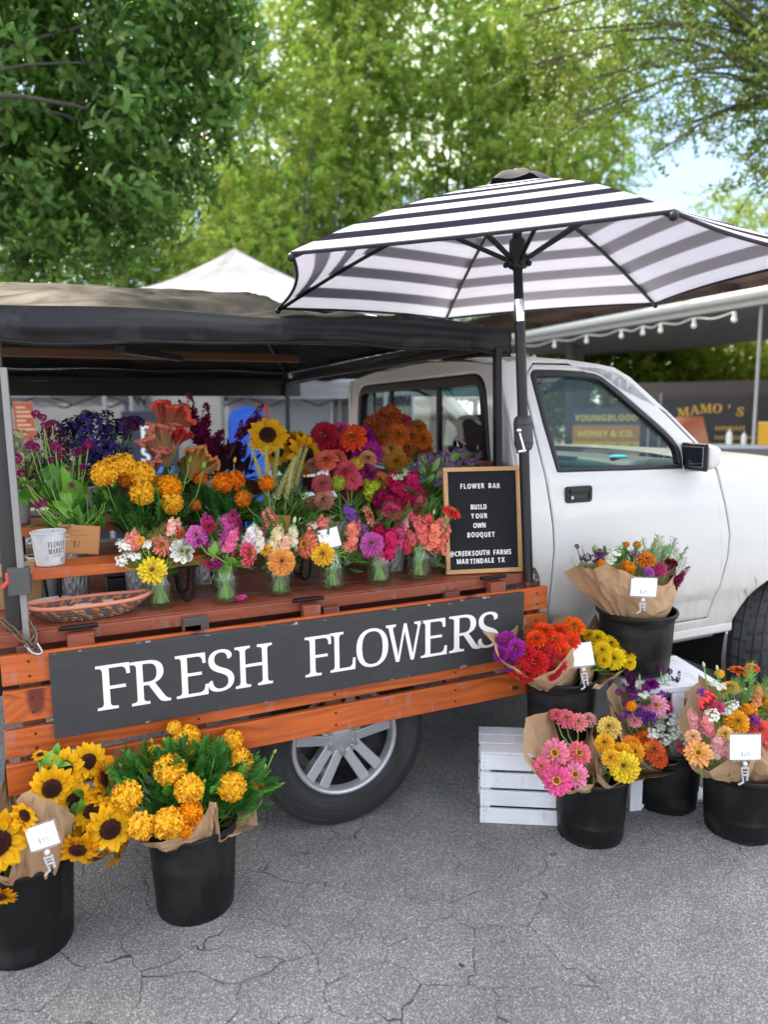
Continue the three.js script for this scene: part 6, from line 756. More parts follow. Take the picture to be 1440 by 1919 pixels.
{
  const r = .142, h = .25, p = onGround(1385, 1582, .118), mouth = p.clone().add(V(0, h, 0)), z = p.z; pot('rightmost black nursery pot holding a mixed bunch', p, r, h);
  wrapped('paper wrapped mixed bunch with a peach zinnia, rightmost of the bunches', p.clone().add(V(0, .08, 0)), mouth, z + .04, [['zop', '#f2aa62', 1310, 1411, 27, .12, { face: 1.1 }], ['zfu', '#f0a61a', 1383, 1352, 26, .04, { face: .5 }], ['zfu', '#eaa82a', 1369, 1287, 19, -.06, { face: .5 }], ['zin', '#ef7c2a', 1388, 1257, 22, -.10, { face: .4 }], ['zin', '#ec7426', 1412, 1250, 15, -.11, { face: .4 }], ['cox', '#ea5460', 1323, 1318, 24, 0, { dir: [-.2, .9, .3] }], ['sna', '#e88a92', 1325, 1355, 22, .04], ['sna', '#ecaeae', 1346, 1393, 24, .08], ['sna', '#e59aa0', 1365, 1405, 20, .10], ['fil', gw, 1360, 1328, 15, .0], ['fil', '#e6ecd6', 1345, 1285, 15, -.06], ['fil', gw, 1375, 1320, 11, .02], ['sta', '#7c2080', 1370, 1310, 13, -.03], ['sta', '#8a2aa0', 1316, 1298, 10, -.05], ['sta', '#5a1c4c', 1392, 1322, 12, -.02], ['zfu', '#f05c50', 1424, 1368, 24, .06], ['bud', '#c9d0a0', 1320, 1246, 6, -.1], ['bud', '#c9d0a0', 1345, 1252, 6, -.1], ['mar', '#f0b030', 1350, 1262, 9, -.1], ['sna', '#f0a070', 1420, 1300, 20, -.02], ['mar', '#e8a83a', 1455, 1330, 18, .02], ['zin', '#ee8a4c', 1480, 1380, 24, .06], ['sna', '#ea9a90', 1400, 1392, 16, .1], ['zop', '#f0b48c', 1300, 1380, 16, .06], ['sna', '#e8a0a4', 1300, 1345, 20, .0], ['fil', '#f0f0e4', 1335, 1340, 14, .05], ['mar', '#efa41c', 1405, 1335, 18, .02], ['zin', '#c83a6a', 1345, 1325, 15, .03], ['fil', '#f0f0e4', 1400, 1300, 14, -.05], ['zfu', '#f0b040', 1430, 1310, 18, -.03], ['sta', '#7c2a86', 1412, 1350, 14, .05], ['zin', '#ef6a5a', 1455, 1365, 20, .06], ['sna', '#f0b0a0', 1380, 1390, 20, .09], ['zop', '#f2c070', 1360, 1375, 16, .08], ['sna', '#e88078', 1440, 1400, 20, .08], ['fil', '#eef0e2', 1340, 1408, 12, .07]], [['feather', 46, '#8ab85a', 1360, 1255, 1470, 1370, .085, { dz: [-.12, .02], up: .2 }], ['fern', 26, '#6f9f48', 1310, 1300, 1460, 1420, .06, { dz: [-.08, .03] }], ['broad', 10, ['#8a9a50', '#b89a60'], 1380, 1290, 1440, 1340, .05, { single: 1 }]], [{ r: .08, tops: [[1283, 1412, .05], [1278, 1330, -.05], [1300, 1290, -.12], [1320, 1266, -.15], [1350, 1300, -.15], [1440, 1285, -.15], [1510, 1310, -.08], [1515, 1400, .05], [1450, 1425, .14], [1425, 1392, .16], [1405, 1432, .17], [1388, 1412, .165], [1330, 1446, .15], [1300, 1440, .12]] }], { seed: 39 });
}
// --- the two pots at the left
{
  const r = .138, h = .285, p = onGround(60, 1812, .118), mouth = p.clone().add(V(0, h, 0)), z = p.z, s = '#f7ba0c'; pot('tall black bucket of sunflowers at the left edge', p, r, h, 1);
  wrapped('paper wrapped sunflowers with brown eyes at the left edge', p.clone().add(V(0, .08, 0)), mouth, z + .06, [['sun', s, 120, 1441, 36, -.04, { dir: [-.2, .35, .9] }], ['sun', '#f9bf10', 164, 1427, 34, -.05, { dir: [.2, .15, .95] }], ['sun', s, 97, 1477, 39, .0, { dir: [-.05, .2, .95] }], ['sun', '#f8bc0e', 206, 1553, 43, .08, { dir: [.1, .1, .95] }], ['sun', '#f0aa0c', 146, 1591, 36, .10, { dir: [-.25, -.35, .85], ns: 1 }], ['sun', s, -6, 1580, 54, .14, { dir: [.25, .15, .9] }], ['sun', '#f2ae0c', 182, 1604, 30, .06, { dir: [.1, -.75, .5], ns: 1 }], ['sun', '#f2ae0c', 222, 1598, 30, .04, { dir: [.7, -.6, .3], ns: 1 }], ['sun', '#f4b40c', 192, 1462, 34, -.02, { dir: [.9, .25, .3] }], ['sun', '#f4b40c', 172, 1520, 34, .03, { dir: [-.3, .7, .5] }], ['sun', '#f6b80e', 236, 1545, 26, .02, { dir: [.9, .1, .3] }], ['sun', s, 44, 1530, 28, .13, { dir: [.7, .6, .3] }], ['sun', '#f4b20c', 190, 1495, 24, .0, { dir: [.6, .7, .3] }], ['sun', '#f0aa0c', -2, 1678, 30, .14, { dir: [-.3, -.5, .8], ns: 1 }], ['sun', '#eda60c', 240, 1500, 20, -.03, { dir: [.9, .3, .2] }], ['sun', '#f6b60c', 140, 1500, 34, .0, { dir: [.1, .4, .9] }], ['sun', '#f4b20c', 222, 1520, 34, .03, { dir: [.5, .4, .8] }], ['sun', '#f2ae0c', 168, 1560, 32, .04, { dir: [-.4, .0, .9] }], ['sun', '#f0b010', 75, 1415, 14, -.06, { dir: [0, 1, .2] }]], [['broad', 15, ['#4f8a30', '#6aa23a', '#3f7426', '#7fb648'], 110, 1450, 230, 1590, .075, { single: 1, dz: [-.04, .06] }], ['broad', 8, ['#6aa23a', '#7fb648'], 60, 1410, 110, 1450, .05, { single: 1, dz: [-.06, -.02] }]], [{ r: .10, tops: [[-60, 1480, -.03], [6, 1470, -.08], [14, 1412, -.12], [30, 1440, -.12], [42, 1408, -.11], [82, 1462, -.08], [100, 1490, -.02], [134, 1496, .05], [128, 1520, .13], [92, 1500, .15], [60, 1490, .16], [36, 1560, .17], [18, 1640, .16], [-30, 1630, .15], [-90, 1580, .08]] }, { r: .12, closed: false, tops: [[30, 1500, .16], [58, 1484, .165], [92, 1500, .17], [118, 1510, .16], [132, 1530, .13]] }], { seed: 45, mul: 1.1, sr: .004, stemR: .004 });
}
{
  const r = .137, h = .285, p = onGround(370, 1735, .118), mouth = p.clone().add(V(0, h, 0)), z = p.z, c = '#f8a90a'; pot('black bucket of marigolds standing below the sign', p, r, h, 1);
  wrapped('paper wrapped bunch of golden marigolds below the sign', p.clone().add(V(0, .08, 0)), mouth, z + .05, [['mar', c, 350, 1381, 26, -.07], ['mar', '#f8b010', 326, 1362, 14, -.09], ['mar', c, 436, 1387, 22, -.08, { dir: [.3, .6, .6] }], ['mar', '#f7a40a', 452, 1424, 24, -.03, { dir: [.2, .7, .6] }], ['mar', '#f9ae0e', 318, 1442, 30, .03, { dir: [0, .45, .9] }], ['mar', c, 354, 1479, 28, .08, { dir: [-.2, .25, .9] }], ['mar', '#f8ac0c', 435, 1474, 28, .05, { dir: [.1, .4, .9] }], ['mar', '#f9b012', 236, 1491, 30, .05, { dir: [-.5, .2, .85] }], ['mar', '#f6a208', 265, 1549, 27, .10, { dir: [-.4, 0, .9] }], ['mar', '#f7a80c', 314, 1544, 30, .12, { dir: [-.2, .1, .95] }], ['mar', '#f39c0c', 356, 1525, 26, .10, { dir: [.1, .1, .95] }], ['mar', '#f6a40a', 290, 1413, 19, -.04], ['mar', '#f09a10', 274, 1428, 18, -.03], ['mar', '#f4a40c', 363, 1410, 17, -.05], ['mar', '#f09a14', 480, 1476, 18, .0, { dir: [.7, .3, .5] }], ['mar', '#f0980c', 345, 1556, 16, .12], ['bud', '#9aae3c', 515, 1409, 6, -.03, { dir: [.5, .8, .2] }], ['bud', '#a8b43c', 496, 1437, 7, -.01, { dir: [.3, .9, .2] }], ['bud', '#8aa43c', 308, 1388, 8, -.06], ['bud', '#9aae3c', 284, 1389, 6, -.06], ['bud', '#a6b040', 226, 1436, 8, 0], ['bud', '#8aa43c', 383, 1464, 6, .08], ['mar', '#eaa014', 205, 1425, 10, -.02]], [['fern', 150, '#3f7c30', 222, 1400, 495, 1530, .085, { dz: [-.12, .04] }], ['fern', 40, '#5c9a3c', 232, 1400, 480, 1490, .07, { dz: [-.03, .05] }], ['fern', 14, '#4f8c38', 440, 1450, 510, 1530, .07, { dz: [-.02, .06] }]], [{ r: .10, tops: [[252, 1568, .09], [262, 1530, -.02], [330, 1480, -.10], [415, 1475, -.12], [470, 1488, -.05], [484, 1546, .03], [452, 1560, .09], [412, 1576, .13], [403, 1502, .13], [392, 1506, .14], [356, 1560, .16], [300, 1582, .17]] }], { seed: 51 });
}
// --- price cards clipped to rims and jars
{
  const rim = (px, py, z) => atZ(px, py, z); const grey = '#55555c', pale = '#cfc9cf';
  const sf = rim(100, 1632, atY(60, 1812, 0).z + .12); priceCard('white price card reading SUNFLOWERS $15 on the left bucket', sf, .075, .062, R(-16), R(-6), R(14), (x, W, H) => { thinText(x, 'SUNFLOWERS', W, H * .42, 62, pale, 44); thinText(x, '$15', W, H * .78, 120, grey, 66); }, .052);
  const mb = (x, W, H) => { thinText(x, 'MIXED', W, H * .30, 66, pale, 58); thinText(x, 'BOUQUETS', W, H * .56, 66, pale, 54); thinText(x, '$25', W, H * .86, 92, grey, 54); };
  priceCard('white price card reading MIXED BOUQUETS $25 on the highest pot', rim(1204, 1148, potP3.z + .165), .096, .068, R(-24), R(-4), R(-3), mb, .046);
  const pr = onGround(1385, 1582, .118); priceCard('white price card reading MIXED BOUQUETS $25 on the rightmost pot', rim(1397, 1468, pr.z + .20), .098, .082, R(-26), R(-4), R(1), mb, .064);
  priceCard('blank faced white card on the pot of red zinnias', rim(1100, 1290, potP4.z + .16), .092, .082, R(-18), R(-22), R(3), (x, W, H) => {  }, .066);
  const j4 = atY(623, 1108, BED); priceCard('small tilted white card clipped to the jar of coral zinnias', V(j4.x + .012, BED + .095, j4.z + .012), .076, .068, R(-4), R(-14), R(10), (x, W, H) => {  }, .05);
}
// --- chains that hold up the slatted side
function chain(label, pts, n) {
  const c = new THREE.CatmullRomCurve3(pts), t = thing('chain', label, 'chain', pts[0].clone()), g = new THREE.TubeGeometry(new (class extends THREE.Curve { getPoint(u, o = V(0, 0, 0)) { const a = u * 2 * PI; return o.set(.0088 * Math.cos(a), .016 * Math.sin(a) + .007 * Math.sign(Math.sin(a)) * Math.abs(Math.sin(a)), 0); } })(), 24, .0029, 7, true), m = std('#6d5d50', .4, { metalness: .85 });
  for (let k = 0; k < n; k++) { const u = (k + .5) / n, d = c.getTangentAt(u), q = aim(d, k % 2 ? PI / 2 : 0); part('link', g, m, t, c.getPointAt(u).sub(pts[0]), q); } return t;
}
{
  const a = (x, y, z) => atZ(x, y, z); chain('rusty chain looped round the left canopy post', [a(-6, 1160, -2.24), a(14, 1172, -2.235), a(32, 1190, -2.23), a(55, 1208, -2.22), a(66, 1218, -2.215)], 6);
  chain('short rusty chain hanging beside the left post foot', [a(60, 1170, -2.25), a(66, 1186, -2.24), a(62, 1204, -2.225), a(58, 1212, -2.22)], 4);
  const hk = thing('snap_hook', 'steel hook joining the left chains at the top slat', 'hook', a(64, 1219, -2.212)); part('hook_body', tube([V(-.018, .012, 0), V(-.004, -.006, .003), V(.012, -.012, .003), V(.02, -.008, .002), V(.016, .004, 0), V(.008, .02, -.004)], .0032, 18, 8), STEEL, hk);
  chain('short steel chain from the right post down to the top slat', [a(984, 1066, -2.30), a(998, 1068, -2.27), a(1006, 1078, -2.25), a(1009, 1098, -2.24)], 5); chain('chain end showing between the two upper slats', [a(1008, 1141, -2.24), a(1008, 1152, -2.24)], 2);
}
// ---------------------------------------------------------------- the market behind: tents, tables, banners, porch roof
const faceEye = p => Math.atan2(EYE.x - p.x, EYE.z - p.z);
const TENT = (() => { const [m, b] = texture(256, 256, (i, j) => { const n = fbm(i / 40, j / 40, 601, 4), L = .37 + .08 * (n - .5); return [L * .93, L * .98, L * 1.06, n]; }); return new THREE.MeshPhysicalMaterial({ map: m, bumpMap: b, bumpScale: .03, roughness: .9, transmission: .22, thickness: 0, side: THREE.DoubleSide }); })();
const TENTLEG = std('#8d9094', .4, { metalness: .7 });
function tent(label, c, turn, w, eave, peak, walls = []) {
  const t = thing('market_tent', label, 'tent', c, turn), h = w / 2, cor = [[-h, h], [h, h], [h, -h], [-h, -h]];
  for (let k = 0; k < 4; k++) {
    const a = cor[k], b = cor[(k + 1) % 4];
    part('roof_panel', grid(12, 10, (u, v) => { const x = lerp(a[0], b[0], u) * (1 - v), z = lerp(a[1], b[1], u) * (1 - v), y = lerp(eave, peak, v) - .10 * Math.sin(PI * v) - .05 * Math.sin(PI * u) * (1 - v) + .02 * (vnoise(u * 6, v * 6, 610 + k) - .5); return [x, y, z]; }), TENT, t);
    part('valance', grid(14, 2, (u, v) => { const x = lerp(a[0], b[0], u), z = lerp(a[1], b[1], u); return [x * (1 + .01 * Math.sin(u * 30) * v), eave - .05 * Math.sin(PI * u) - .25 * v, z * (1 + .01 * Math.cos(u * 30) * v)]; }), TENT, t);
    part('tent_leg', new THREE.BoxGeometry(.045, eave, .045), TENTLEG, t, V(a[0] * .985, eave / 2, a[1] * .985));
    const tr = new MB(), A = V(a[0] * .98, eave - .12, a[1] * .98), B = V(b[0] * .98, eave - .12, b[1] * .98); for (let q = 0; q < 4; q++) { const s = q / 4, e = (q + 1) / 4, p0 = A.clone().lerp(B, s), p1 = A.clone().lerp(B, e); tr.add(tube([p0, p1.clone().add(V(0, -.28, 0))], .014, 1, 5)).add(tube([p0.clone().add(V(0, -.28, 0)), p1], .014, 1, 5)); } part('truss', tr.build(), std('#3b3d42', .5, { metalness: .5 }), t);
    if (walls.includes(k)) part('side_wall', grid(24, 10, (u, v) => { const x = lerp(a[0], b[0], u), z = lerp(a[1], b[1], u), f = .03 * Math.sin(u * 26 + v * 2) + .05 * (vnoise(u * 8, v * 3, 620 + k) - .5); return [x * (.97 + f * .4), lerp(.03, eave - .08, v), z * (.97 + f * .4)]; }), TENT, t);
  }
  return t;
}
{ const p = atD(440, 465, 9.6), q = atD(80, 760, 10.5), s = atD(600, 760, 12.5), e = atD(760, 760, 15);
  tent('white market tent whose peak rises above the truck canopy', V(p.x, 0, p.z), R(-8), 3.3, p.y - .95, p.y, [2]);
  tent('white market tent with closed side walls behind the left of the flatbed', V(q.x, 0, q.z), R(-12), 2.9, 2.1, 2.95, [1, 2, 3]);
  tent('white market tent with bare trusses left of the truck cab', V(s.x, 0, s.z), R(-20), 3.0, 2.08, 2.95, [2]);
  tent('farthest white market tent seen through the cab rear window', V(e.x, 0, e.z), R(-14), 3.2, 2.1, 3.0, [2, 3]); }
function table(label, p, turn, w, cloth, hex) {
  const t = thing('market_table', label, 'table', p, turn); part('tabletop', box(w, .04, .7, .01), std('#d8d8d4', .6), t, V(0, .74, 0));
  for (const x of [-1, 1]) for (const z of [-1, 1]) part('leg', new THREE.CylinderGeometry(.015, .015, .73, 8), TENTLEG, t, V(x * (w / 2 - .08), .365, z * .28));
  if (cloth) solo('tablecloth', grid(30, 8, (u, v) => { const x = (u - .5) * (w + .04), d = v < .4 ? 0 : 1; return [x, v < .4 ? .766 : lerp(.766, .12, (v - .4) / .6), v < .4 ? lerp(-.36, .37, v / .4) : .37 + .03 * Math.sin(x * 14) * (v - .4)]; }).applyMatrix4(new THREE.Matrix4().compose(t.position, t.quaternion, V(1, 1, 1))), std(hex, .9), cloth, 'tablecloth');
  return t;
}
{ const a = atD(290, 840, 8.6), b = atD(560, 850, 9.6), c = atD(90, 850, 8.8);
  table('vendor table under a navy cloth behind the flatbed', V(a.x, 0, a.z), R(-16), 1.2, 'navy cloth over the vendor table behind the flatbed', '#20283c'); table('vendor table under a pale cloth left of the cab', V(b.x, 0, b.z), R(-20), 1.6, 'pale cloth over the vendor table left of the cab', '#c9cdd0'); table('bare vendor table by the closed tent walls', V(c.x, 0, c.z), R(-10), 1.3);
  const bn = atD(282, 815, 8.3), t = thing('fabric_banner', 'navy banner with big white letters behind the purple statice', 'banner', V(bn.x, 0, bn.z), faceEye(bn));
  part('banner_cloth', grid(16, 10, (u, v) => [(u - .5) * .62, .85 + .75 * v, .01 * Math.sin(u * 14), u, v]), cardTexture(512, 600, (x, W, H) => { x.fillStyle = '#232c44'; x.fillRect(0, 0, W, H); x.fillStyle = '#e9ebee'; x.font = 'bold 190px sans-serif'; x.textAlign = 'center'; x.fillText('ES', W / 2, 270); x.fillText('SY', W / 2, 470); x.fillStyle = '#3f74c8'; x.fillRect(60, 520, 400, 60); }), t);
  for (const x of [-.33, .33]) part('pole', new THREE.CylinderGeometry(.012, .012, 1.64, 8), TENTLEG, t, V(x, .82, -.01));
  const bl = atD(462, 790, 9.2), u = thing('blue_cooler', 'bright blue tarp draped over a stack behind the burgundy plumes', 'tarp', V(bl.x, 0, bl.z), faceEye(bl)); const tg = grid(36, 16, (a2, v) => { const a = a2 * 2 * PI, sq = 1 / Math.max(Math.abs(Math.cos(a)), Math.abs(Math.sin(a))), f = 1 + .06 * Math.sin(a * 9) * (1 - v), r = v > .72 ? (1 - v) / .28 * .23 : lerp(.27, .23, v / .72); return [r * Math.cos(a) * Math.pow(sq, .55) * f, v > .72 ? 1.55 + .12 * Math.sqrt((v - .72) / .28) : lerp(.02, 1.55, v / .72), r * Math.sin(a) * Math.pow(sq, .55) * f]; }); part('tarp', tg, std('#1557c4', .55), u);
  const rd = atD(497, 800, 9.8), rs = thing('red_stand', 'thin red folding stand beside the blue tarp', 'stand', V(rd.x, 0, rd.z), faceEye(rd)); for (const s of [-1, 1]) part('leg', tube([V(s * .12, 0, 0), V(s * .03, 1.7, 0)], .022, 2, 6), std('#b8332c', .5), rs); part('crossbar', tube([V(-.08, .9, 0), V(.08, .9, 0)], .018, 1, 6), std('#b8332c', .5), rs);
  const mn = atD(45, 785, 8.0), ms = thing('menu_board', 'reddish menu board on legs at the far left behind the flatbed', 'menu board', V(mn.x, 0, mn.z), faceEye(mn)); part('panel', box(.2, .42, .02, .005), cardTexture(256, 512, (x, W, H) => { x.fillStyle = '#a8553a'; x.fillRect(0, 0, W, H); x.fillStyle = '#e6c9a0'; for (let k = 0; k < 7; k++) x.fillRect(30, 60 + k * 60, 120 + 60 * ((k * 7) % 3), 18); }), ms, V(0, 1.5, 0)); for (const x of [-.08, .08]) part('leg', new THREE.CylinderGeometry(.01, .01, 1.3, 6), TENTLEG, ms, V(x, .65, 0)); }
// porch roof along the right with its string of bulbs
{
  const x0 = 8.75, y = 3.0, z0 = -1.2, z1 = -15, t = thing('porch', 'long porch roof with a white fascia and brown boards behind the truck cab', 'porch', V(x0, 0, -8));
  const wh = std('#bdbdba', .6), gr = std('#77767a', .85), br = std('#3a2a22', .9), L = z0 - z1, zc = (z0 + z1) / 2;
  wpart('fascia', box(.06, .16, L, .01).translate(x0, y + .04, zc), wh, t); wpart('gutter', tube([V(x0 - .08, y + .11, z0), V(x0 - .08, y + .11, z1)], .07, 2, 10), std('#d6d6d2', .5), t);
  for (let k = 0; k < 11; k++) wpart('ceiling_board', box(.39, .03, L, .004).translate(x0 + .24 + k * .4, y - .03 + .002 * (k % 2), zc), gr, t);
  for (let k = 0; k < 3; k++) wpart('roof_board', box(.03, .17, L + 2, .004).translate(x0 + .5 + k * .02, y + .3 + k * .18, zc - 1).rotateZ(0), k % 3 === 1 ? std('#4d382c', .9) : br, t);
  wpart('roof_deck', box(5, .08, L + 2, .01).translate(x0 + 3, y + .78, zc - 1), std('#3b3330', .9), t);
  for (let k = 0; k < 9; k++) wpart('rafter', box(.9, .1, .07, .005).translate(x0 + .4, y + .35 + .0, z1 + .8 + k * 1.6), br, t);
  for (const [px, dx] of [[1066, .4], [1417, .15]]) { const p = atX(px, 760, x0 + dx); const pw = px > 1200 ? .035 : .09; wpart('post', box(pw, y, pw, .008).translate(p.x, y / 2, p.z), px > 1200 ? std('#b9b8b6', .6) : std('#4a4f52', .7), t); }
  wpart('end_post', box(.1, y, .1, .008).translate(x0 + 4.2, y / 2, z1 + .3), std('#4a4f52', .7), t); wpart('end_post', box(.1, y, .1, .008).translate(x0 + .2, y / 2, z1 + .3), std('#4a4f52', .7), t);
  const ls = thing('string_lights', 'string of white globe bulbs hung below the porch edge', 'string lights', V(x0 - .1, y, -8)), pts = []; const bs = [978, 1040, 1100, 1165, 1205, 1238, 1300, 1375]; let last = null;
  for (const px of bs) { const p = atX(px, 640, x0 - .12); const q = V(x0 - .12, y - .10, p.z); if (last) { pts.push(last.clone().lerp(q, .5).add(V(0, -.05, 0))); } pts.push(q); last = q; wpart('bulb', new THREE.SphereGeometry(.042, 12, 9).translate(q.x, q.y - .11, q.z), std('#f4f1e6', .2), ls); wpart('bulb_socket', new THREE.CylinderGeometry(.025, .03, .07, 10).translate(q.x, q.y - .04, q.z), std('#e4e2da', .5), ls); }
  wpart('cable', tube(pts, .012, 60, 5), std('#d9d7d0', .6), ls);
}
// wall, banners and stall things seen past the bonnet
{
  const wl = atD(1330, 800, 13), t = thing('plank_fence', 'dark plank fence topped with a weathered beam beyond the bonnet', 'fence', V(wl.x, 0, wl.z), faceEye(wl));
  const fm = [std('#3a3634', .9), std('#444040', .9), std('#353130', .9)]; for (let k = 10; k < 36; k++) part('fence_board', box(.29, 1.72, .03, .003), fm[k % 3], t, V((k - 15) * .3, .86, .0)); part('top_beam', plank(7.6, .34, .08, .01), std('#7a7068', .9), t, V(2.25, 1.9, .05)); for (let k = 0; k < 6; k++) part('post', box(.1, 2.0, .1, .008), std('#45403d', .9), t, V(-1.4 + k * 1.5, 1.0, -.09));
  const sg = atD(1352, 790, 11.2), ts = thing('food_banner', "dark banner lettered MAMO'S in arched gold letters", 'banner', V(sg.x, 0, sg.z), faceEye(sg)); const bh = .96, bw = 1.9;
  part('banner_cloth', grid(24, 8, (u, v) => [(u - .46) * bw, sg.y - .52 + bh * v, .02 * Math.sin(u * 12), u, v]), cardTexture(1024, 512, (x, W, H) => { x.fillStyle = '#2f2b2b'; x.fillRect(0, 0, W, H); x.fillStyle = '#3b3535'; x.fillRect(0, 0, W, 40); const g = x.createLinearGradient(100, 200, 260, 420); g.addColorStop(0, '#d9a078'); g.addColorStop(.4, '#a8552e'); g.addColorStop(1, '#c98a62'); x.fillStyle = g; x.beginPath(); x.moveTo(90, 200); x.lineTo(330, 190); x.lineTo(390, 430); x.lineTo(150, 440); x.closePath(); x.fill(); x.fillStyle = '#d2a32a'; x.font = 'bold 104px serif'; x.textAlign = 'center'; [...`MAMO'S`].forEach((c, k) => { const a = (k - 2.5) / 2.5; x.save(); x.translate(395 + a * 215, 160 + a * a * 30); x.rotate(a * .16); x.fillText(c, 0, 0); x.restore(); }); x.fillStyle = '#b08a2c'; for (let k = 0; k < 9; k++) x.fillRect(430 + k * 26, 272 + 3 * (k % 2), 18, 34); for (let k = 0; k < 16; k++) x.fillRect(430 + k * 26, 352 + 3 * (k % 2), 18, 30); x.fillStyle = '#d8d4d0'; x.beginPath(); x.moveTo(820, 250); x.quadraticCurveTo(900, 130, 930, 190); x.lineTo(960, 110); x.lineTo(1000, 240); x.closePath(); x.fill(); x.fillStyle = '#6d6866'; x.beginPath(); x.ellipse(860, 300, 140, 50, 0, 0, 6.3); x.fill(); }), ts);
  for (const x of [-.9, .98]) part('pole', new THREE.CylinderGeometry(.02, .02, sg.y + .46, 8), TENTLEG, ts, V(x, (sg.y + .46) / 2, -.03));
  const yg = atD(1136, 812, 12.2), ys = thing('honey_sign', 'navy and gold sign lettered YOUNGBLOOD seen through the cab windows', 'sign', V(yg.x, 0, yg.z), faceEye(yg));
  part('sign_panel', box(1.15, .86, .04, .008), std('#28324c', .7), ys, V(0, yg.y, 0)); part('sign_print', new THREE.PlaneGeometry(1.1, .82), cardTexture(768, 576, (x, W, H) => { x.fillStyle = '#28324c'; x.fillRect(0, 0, W, H); x.fillStyle = '#b5792e'; x.fillRect(0, 190, W, 200); x.fillStyle = '#d6b23a'; x.fillRect(0, 390, W, 186); x.textAlign = 'center'; x.font = 'bold 104px sans-serif'; x.fillStyle = '#e6c832'; x.fillText('YOUNGBLOOD', W / 2, 140); x.fillStyle = '#ecd25a'; x.fillText('HONEY & CO.', W / 2, 330); x.fillStyle = '#a3621f'; for (let k = 0; k < 9; k++) x.fillRect(50 + k * 76, 420 + 20 * (k % 2), 46, 90); }), ys, V(0, yg.y, .022)); for (const x of [-.5, .5]) part('leg', box(.05, yg.y - .3, .05, .005), TENTLEG, ys, V(x, (yg.y - .3) / 2, -.03));
  const c = atD(1370, 860, 10.2), ct = thing('serving_counter', 'grey serving counter below the gold lettered banner', 'counter', V(c.x, 0, c.z), faceEye(c)); part('counter_front', box(2.0, 1.0, .05, .01), std('#6f7377', .7), ct, V(.2, .5, 0)); part('counter_top', box(2.1, .05, .6, .01), std('#b9babb', .5), ct, V(.2, 1.02, -.25)); for (const x of [-.7, 1.1]) part('counter_leg', box(.06, 1.0, .06, .005), TENTLEG, ct, V(x, .5, -.5));
  const put = (px, l, n, cat, build) => { const p = atD(px, 850, 10.1), t2 = thing(n, l, cat, V(c.x, 1.046, c.z), faceEye(c)); const loc = ct.worldToLocal(V(p.x, 0, p.z)); t2.position.copy(ct.localToWorld(V(loc.x, 1.046, -.12))); build(t2); };
  ct.updateMatrixWorld(true);
  put(1366, 'left white squeeze bottle on the serving counter', 'bottle', 'bottle', t2 => { part('bottle_body', lathe([[.001, 0], [.04, 0], [.042, .02], [.042, .15], [.03, .18], [.012, .2]], 16), std('#e9e8e4', .4), t2); part('nozzle', new THREE.ConeGeometry(.012, .05, 10), std('#e9e8e4', .4), t2, V(0, .222, 0)); });
  put(1394, 'right white squeeze bottle on the serving counter', 'bottle', 'bottle', t2 => { part('bottle_body', lathe([[.001, 0], [.035, 0], [.037, .02], [.037, .12], [.026, .15], [.01, .165]], 16), std('#e9e8e4', .4), t2); part('nozzle', new THREE.ConeGeometry(.01, .04, 10), std('#e9e8e4', .4), t2, V(0, .184, 0)); });
  put(1434, 'yellow carton on the serving counter', 'carton', 'carton', t2 => { part('carton_body', box(.2, .3, .18, .008), std('#e0a92a', .6), t2, V(0, .15, 0)); part('carton_lid', box(.205, .03, .185, .006), std('#e8c26a', .6), t2, V(0, .315, 0)); });
}
// ---------------------------------------------------------------- trees
const twig = (seed, n, len, leafL, leafW, spread) => { const q = rng(seed), mb = new MB(true); mb.add(tube([V(0, 0, 0), V(.02 * len, len * .5, 0), V(.08 * len, len, 0)], .0035, 3, 3), null, [.5, .45, .4]); for (let k = 0; k < n; k++) { const t = .12 + .88 * k / (n - 1), a = k * 2.4 + q() * .8, m = new MB(true); petal(m, { az: 0, r0: 0, len: leafL * (.75 + .5 * q()), wid: leafW * (.8 + .4 * q()), elev: spread * (.5 - q()) + .25, bend: -.6 - .5 * q(), tip: 'point', segs: 3, cup: .3, base: .9, end: 1.05 }); const v = .75 + .5 * q(); mb.add(m.build(), M4(V(.08 * len * t * t, len * t, 0), Q(q() * .8 - .4, a, q() * .8 - .4)), [v * (.9 + .25 * q()), v, v * .9]); } return mb.build(); };
const BARK = (() => { const [m, b] = texture(256, 512, (i, j) => { const n = fbm(i / 22, j / 60, 701, 5), c = Math.abs(fbm(i / 30, j / 90, 703, 4) - .5) * 2, L = .07 + .09 * n * (1 - .5 * (1 - c)); return [L * 1.1, L, L * .88, c * .7 + .3 * n]; }); return new THREE.MeshStandardMaterial({ map: rep(m, 2, 6), bumpMap: rep(b, 2, 6), bumpScale: .015, roughness: .95, side: THREE.DoubleSide }); })();
